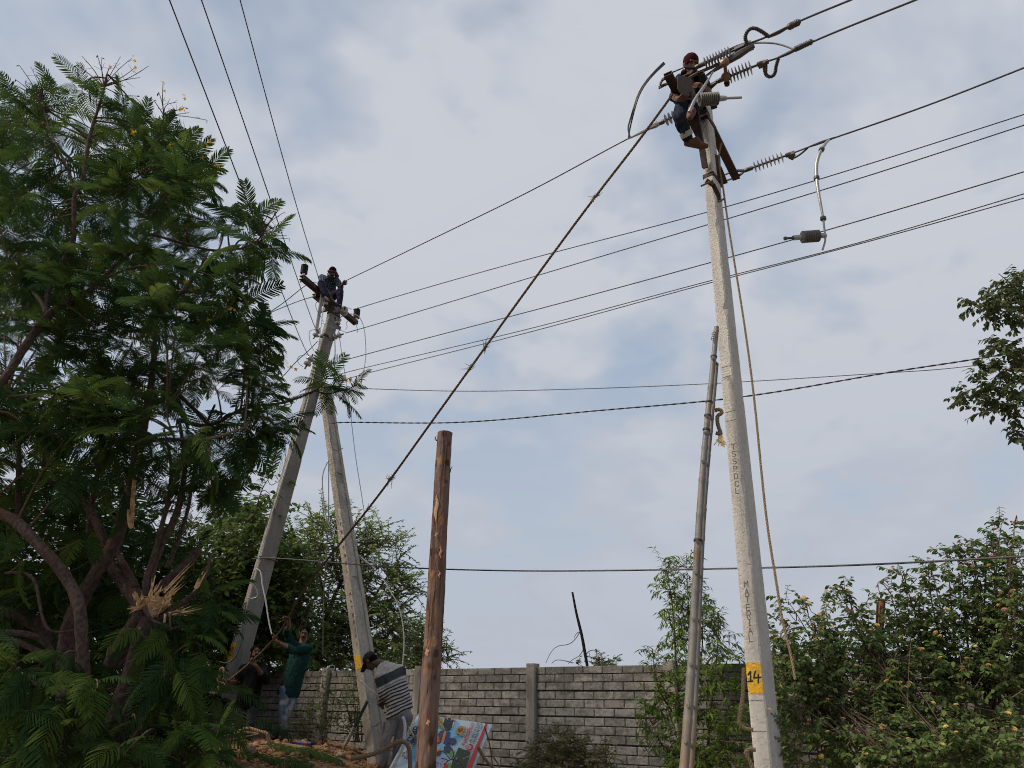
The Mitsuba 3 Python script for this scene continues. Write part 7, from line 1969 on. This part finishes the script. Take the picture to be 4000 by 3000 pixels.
for (s_, _r) in lim:
    c = curve(np.array([(x, y, 0) for x, y, _ in s_]), 12)[4:]
    Y = s_[-1][2]
    for x, y, _ in c:
        bl.append((x, y, 24, 20, Y, .12, 4))
bl += [(3150, 2570, 120, 60, 7.4, 0.4, 74), (3350, 2530, 140, 70, 7.4, 0.4, 74), (3550, 2500, 140, 90, 7.5, 0.4, 93), (3750, 2470, 140, 110, 7.6, 0.4, 88), (3920, 2450, 110, 120, 7.6, 0.4, 74), (3130, 2700, 120, 90, 7.2, 0.4, 120), (3350, 2690, 150, 110, 7.1, 0.4, 149), (3600, 2680, 160, 120, 7.1, 0.4, 130), (3850, 2680, 160, 120, 7.2, 0.4, 93), (3150, 2880, 130, 110, 7.0, 0.4, 120), (3400, 2880, 160, 110, 6.8, 0.4, 120), (3650, 2900, 150, 90, 6.6, 0.4, 102), (3880, 2880, 150, 110, 6.7, 0.4, 74), (3040, 2620, 50, 90, 7.6, 0.3, 36), (3720, 2960, 120, 50, 6.3, 0.2, 65), (3930, 2960, 80, 50, 6.3, 0.2, 46), (3480, 2960, 60, 40, 6.4, 0.2, 36)]
bl += [(4120, 2400, 130, 160, 7.5, .4, 110), (4130, 2700, 140, 170, 7.2, .4, 110), (4330, 2550, 120, 200, 7.3, .4, 90)]
kf, FB, FD, FLn = leafy('flowering_shrub', 'big dark shrub with yellow and pink flower heads in front of the right wall', 'shrub', lim, bl, 'ovate', 0.062, ((0.072, 0.118, 0.04), (0.16, 0.225, 0.08)), 58, 9, (.10, .26), .35, .65, bark='twig', twr=.0035, upbias=.45)
tw = []
for i in range(150):
    a = P(gl.uniform(3050, 4000), gl.uniform(2700, 3050), gl.uniform(6.6, 7.8))
    d = unit(gl.normal(0, 1, 3) * [1, .3, .6] + [0, 0, .35])
    tw.append(tube(curve([a, a + d * .3 + gl.normal(0, .03, 3), a + d * gl.uniform(.4, .7)], 6), [.0035, .002], 4))
put(kf + '__dry_twigs', cat(tw), 'twig_pale', True, kind='stuff')
# flower heads
hp_ = []
for i in range(26):
    a = i * 2.4
    r = math.sqrt((i + .5) / 26)
    o = np.array([r * math.cos(a), r * math.sin(a), .5 * (1 - r * r)])
    q = np.array([math.cos(a + .6), math.sin(a + .6), .2]) * .26
    w = np.array([-math.sin(a + .6), math.cos(a + .6), .1]) * .22
    hp_.append((np.array([o - q, o + w, o + q + [0, 0, .06], o - w]), np.array([(0, 1, 2), (0, 2, 3)])))
hp_.append(lathe([0, 0, -.9], [0, 0, 1], [(0, .03), (.8, .08), (1.1, .6)], 5))
HM = cat(hp_)
heads = []
for col in ((0.72, 0.52, 0.22), (0.70, 0.42, 0.25), (0.50, 0.26, 0.25)):
    cc = np.tile(col, (len(HM[0]), 1))
    cc[:60] = np.array(col) * [1.05, 1.15, .9]
    heads.append(mikit.ply(HM, 'm_petal', False, color=np.clip(cc, 0, 1)))
fsel = []
for tx, ty in tips:
    fsel.append((P(tx, ty - 6, 7.4), 2))
q = proj(FB)
cand = np.nonzero((q[:, 0] > 3030) & (q[:, 0] < 4000) & (q[:, 1] < 2990))[0]
gl.shuffle(cand)
for i in cand[:285]:
    e = FB[i] + FD[i] * FLn[i] * .9
    e[2] -= .17 * FLn[i]
    low = proj(e)[1]
    fsel.append((e + unit(EYE - e) * .12 + [0, 0, .02], int(gl.choice([0, 0, 1])) if low > 2480 else int(gl.choice([0, 1, 2, 2]))))
for c, v in fsel:
    z = unit(np.array([0, 0, 1.0]) + gl.normal(0, .35, 3) + unit(EYE - c) * .25)
    x = unit(np.cross(z, gl.normal(0, 1, 3)))
    s = gl.uniform(.017, .027)
    m = np.eye(4)
    m[:3, 0], m[:3, 1], m[:3, 2], m[:3, 3] = x * s, np.cross(z, x) * s, z * s, c
    putd(kf + '__flower_head', {**heads[v], 'to_world': T(m)})
# the dry shrub at the bottom and the weeds by the wall
leafy('dry_shrub', 'olive brown half dry shrub at the bottom edge in front of the wall', 'shrub',
      [([(2190, 3120, 8.6), (2170, 2980, 8.6), (2130, 2900, 8.6)], [.012, .008, .003]), ([(2200, 3120, 8.6), (2200, 2950, 8.6), (2205, 2860, 8.6)], [.012, .008, .003]), ([(2210, 3120, 8.6), (2250, 2980, 8.5), (2290, 2890, 8.5)], [.012, .008, .003]), ([(2220, 3120, 8.6), (2300, 3010, 8.5), (2370, 2950, 8.5)], [.012, .008, .003]), ([(2180, 3120, 8.6), (2120, 3020, 8.6), (2060, 2960, 8.6)], [.012, .008, .003])],
      [(2200, 2910, 70, 50, 8.6, .3, 60), (2140, 2960, 80, 50, 8.6, .3, 60), (2250, 2960, 90, 60, 8.5, .3, 80), (2330, 2980, 60, 40, 8.5, .3, 40), (2080, 2990, 50, 30, 8.6, .2, 24), (2200, 3010, 150, 50, 8.4, .3, 90), (2370, 2955, 30, 20, 8.5, .2, 8), (2130, 2890, 30, 20, 8.6, .2, 8)], 'ovate', 0.045, ((0.11, 0.105, 0.045), (0.19, 0.17, 0.085)), 61, 9, (.10, .22), .3, .2, bark='twig', bs='leaf', twr=.003)
for i, (x, y, lab, tops) in enumerate(((1395, 2880, 'thin dark stemmed weed against the wall left of the strut', [(1330, 2690), (1370, 2640), (1400, 2620), (1410, 2680), (1350, 2740), (1375, 2580), (1320, 2790), (1430, 2780)]), (1270, 2890, 'light green weed at the wall post behind the green shirt man', [(1240, 2690), (1280, 2680), (1300, 2760), (1215, 2760), (1260, 2640)]), (1190, 2895, 'low sparse weed at the foot of the wall right of the green shirt man', [(1180, 2790), (1210, 2780), (1170, 2830)]))):
    Yw = 12.75
    lm = [([(x + 4 * j - 10, y + 20, Yw), ((x + tx) / 2, (y + ty) / 2 + 10, Yw), (tx, ty, Yw)], [.009, .006, .003]) for j, (tx, ty) in enumerate(tops)]
    bb = []
    for s_, _ in lm:
        for t in (.35, .6, .8, 1):
            bb.append((s_[0][0] + (s_[2][0] - s_[0][0]) * t, s_[0][1] + (s_[2][1] - s_[0][1]) * t, 26, 22, Yw, .15, 5))
    leafy('weed', lab, 'weed', lm, bb, 'tiny', 0.055, ((0.07, 0.12, 0.03), (0.13, 0.19, 0.06)), 70 + i, 8, (.10, .24), .4, .2, bark='twig', bs='leaf', twr=.003)
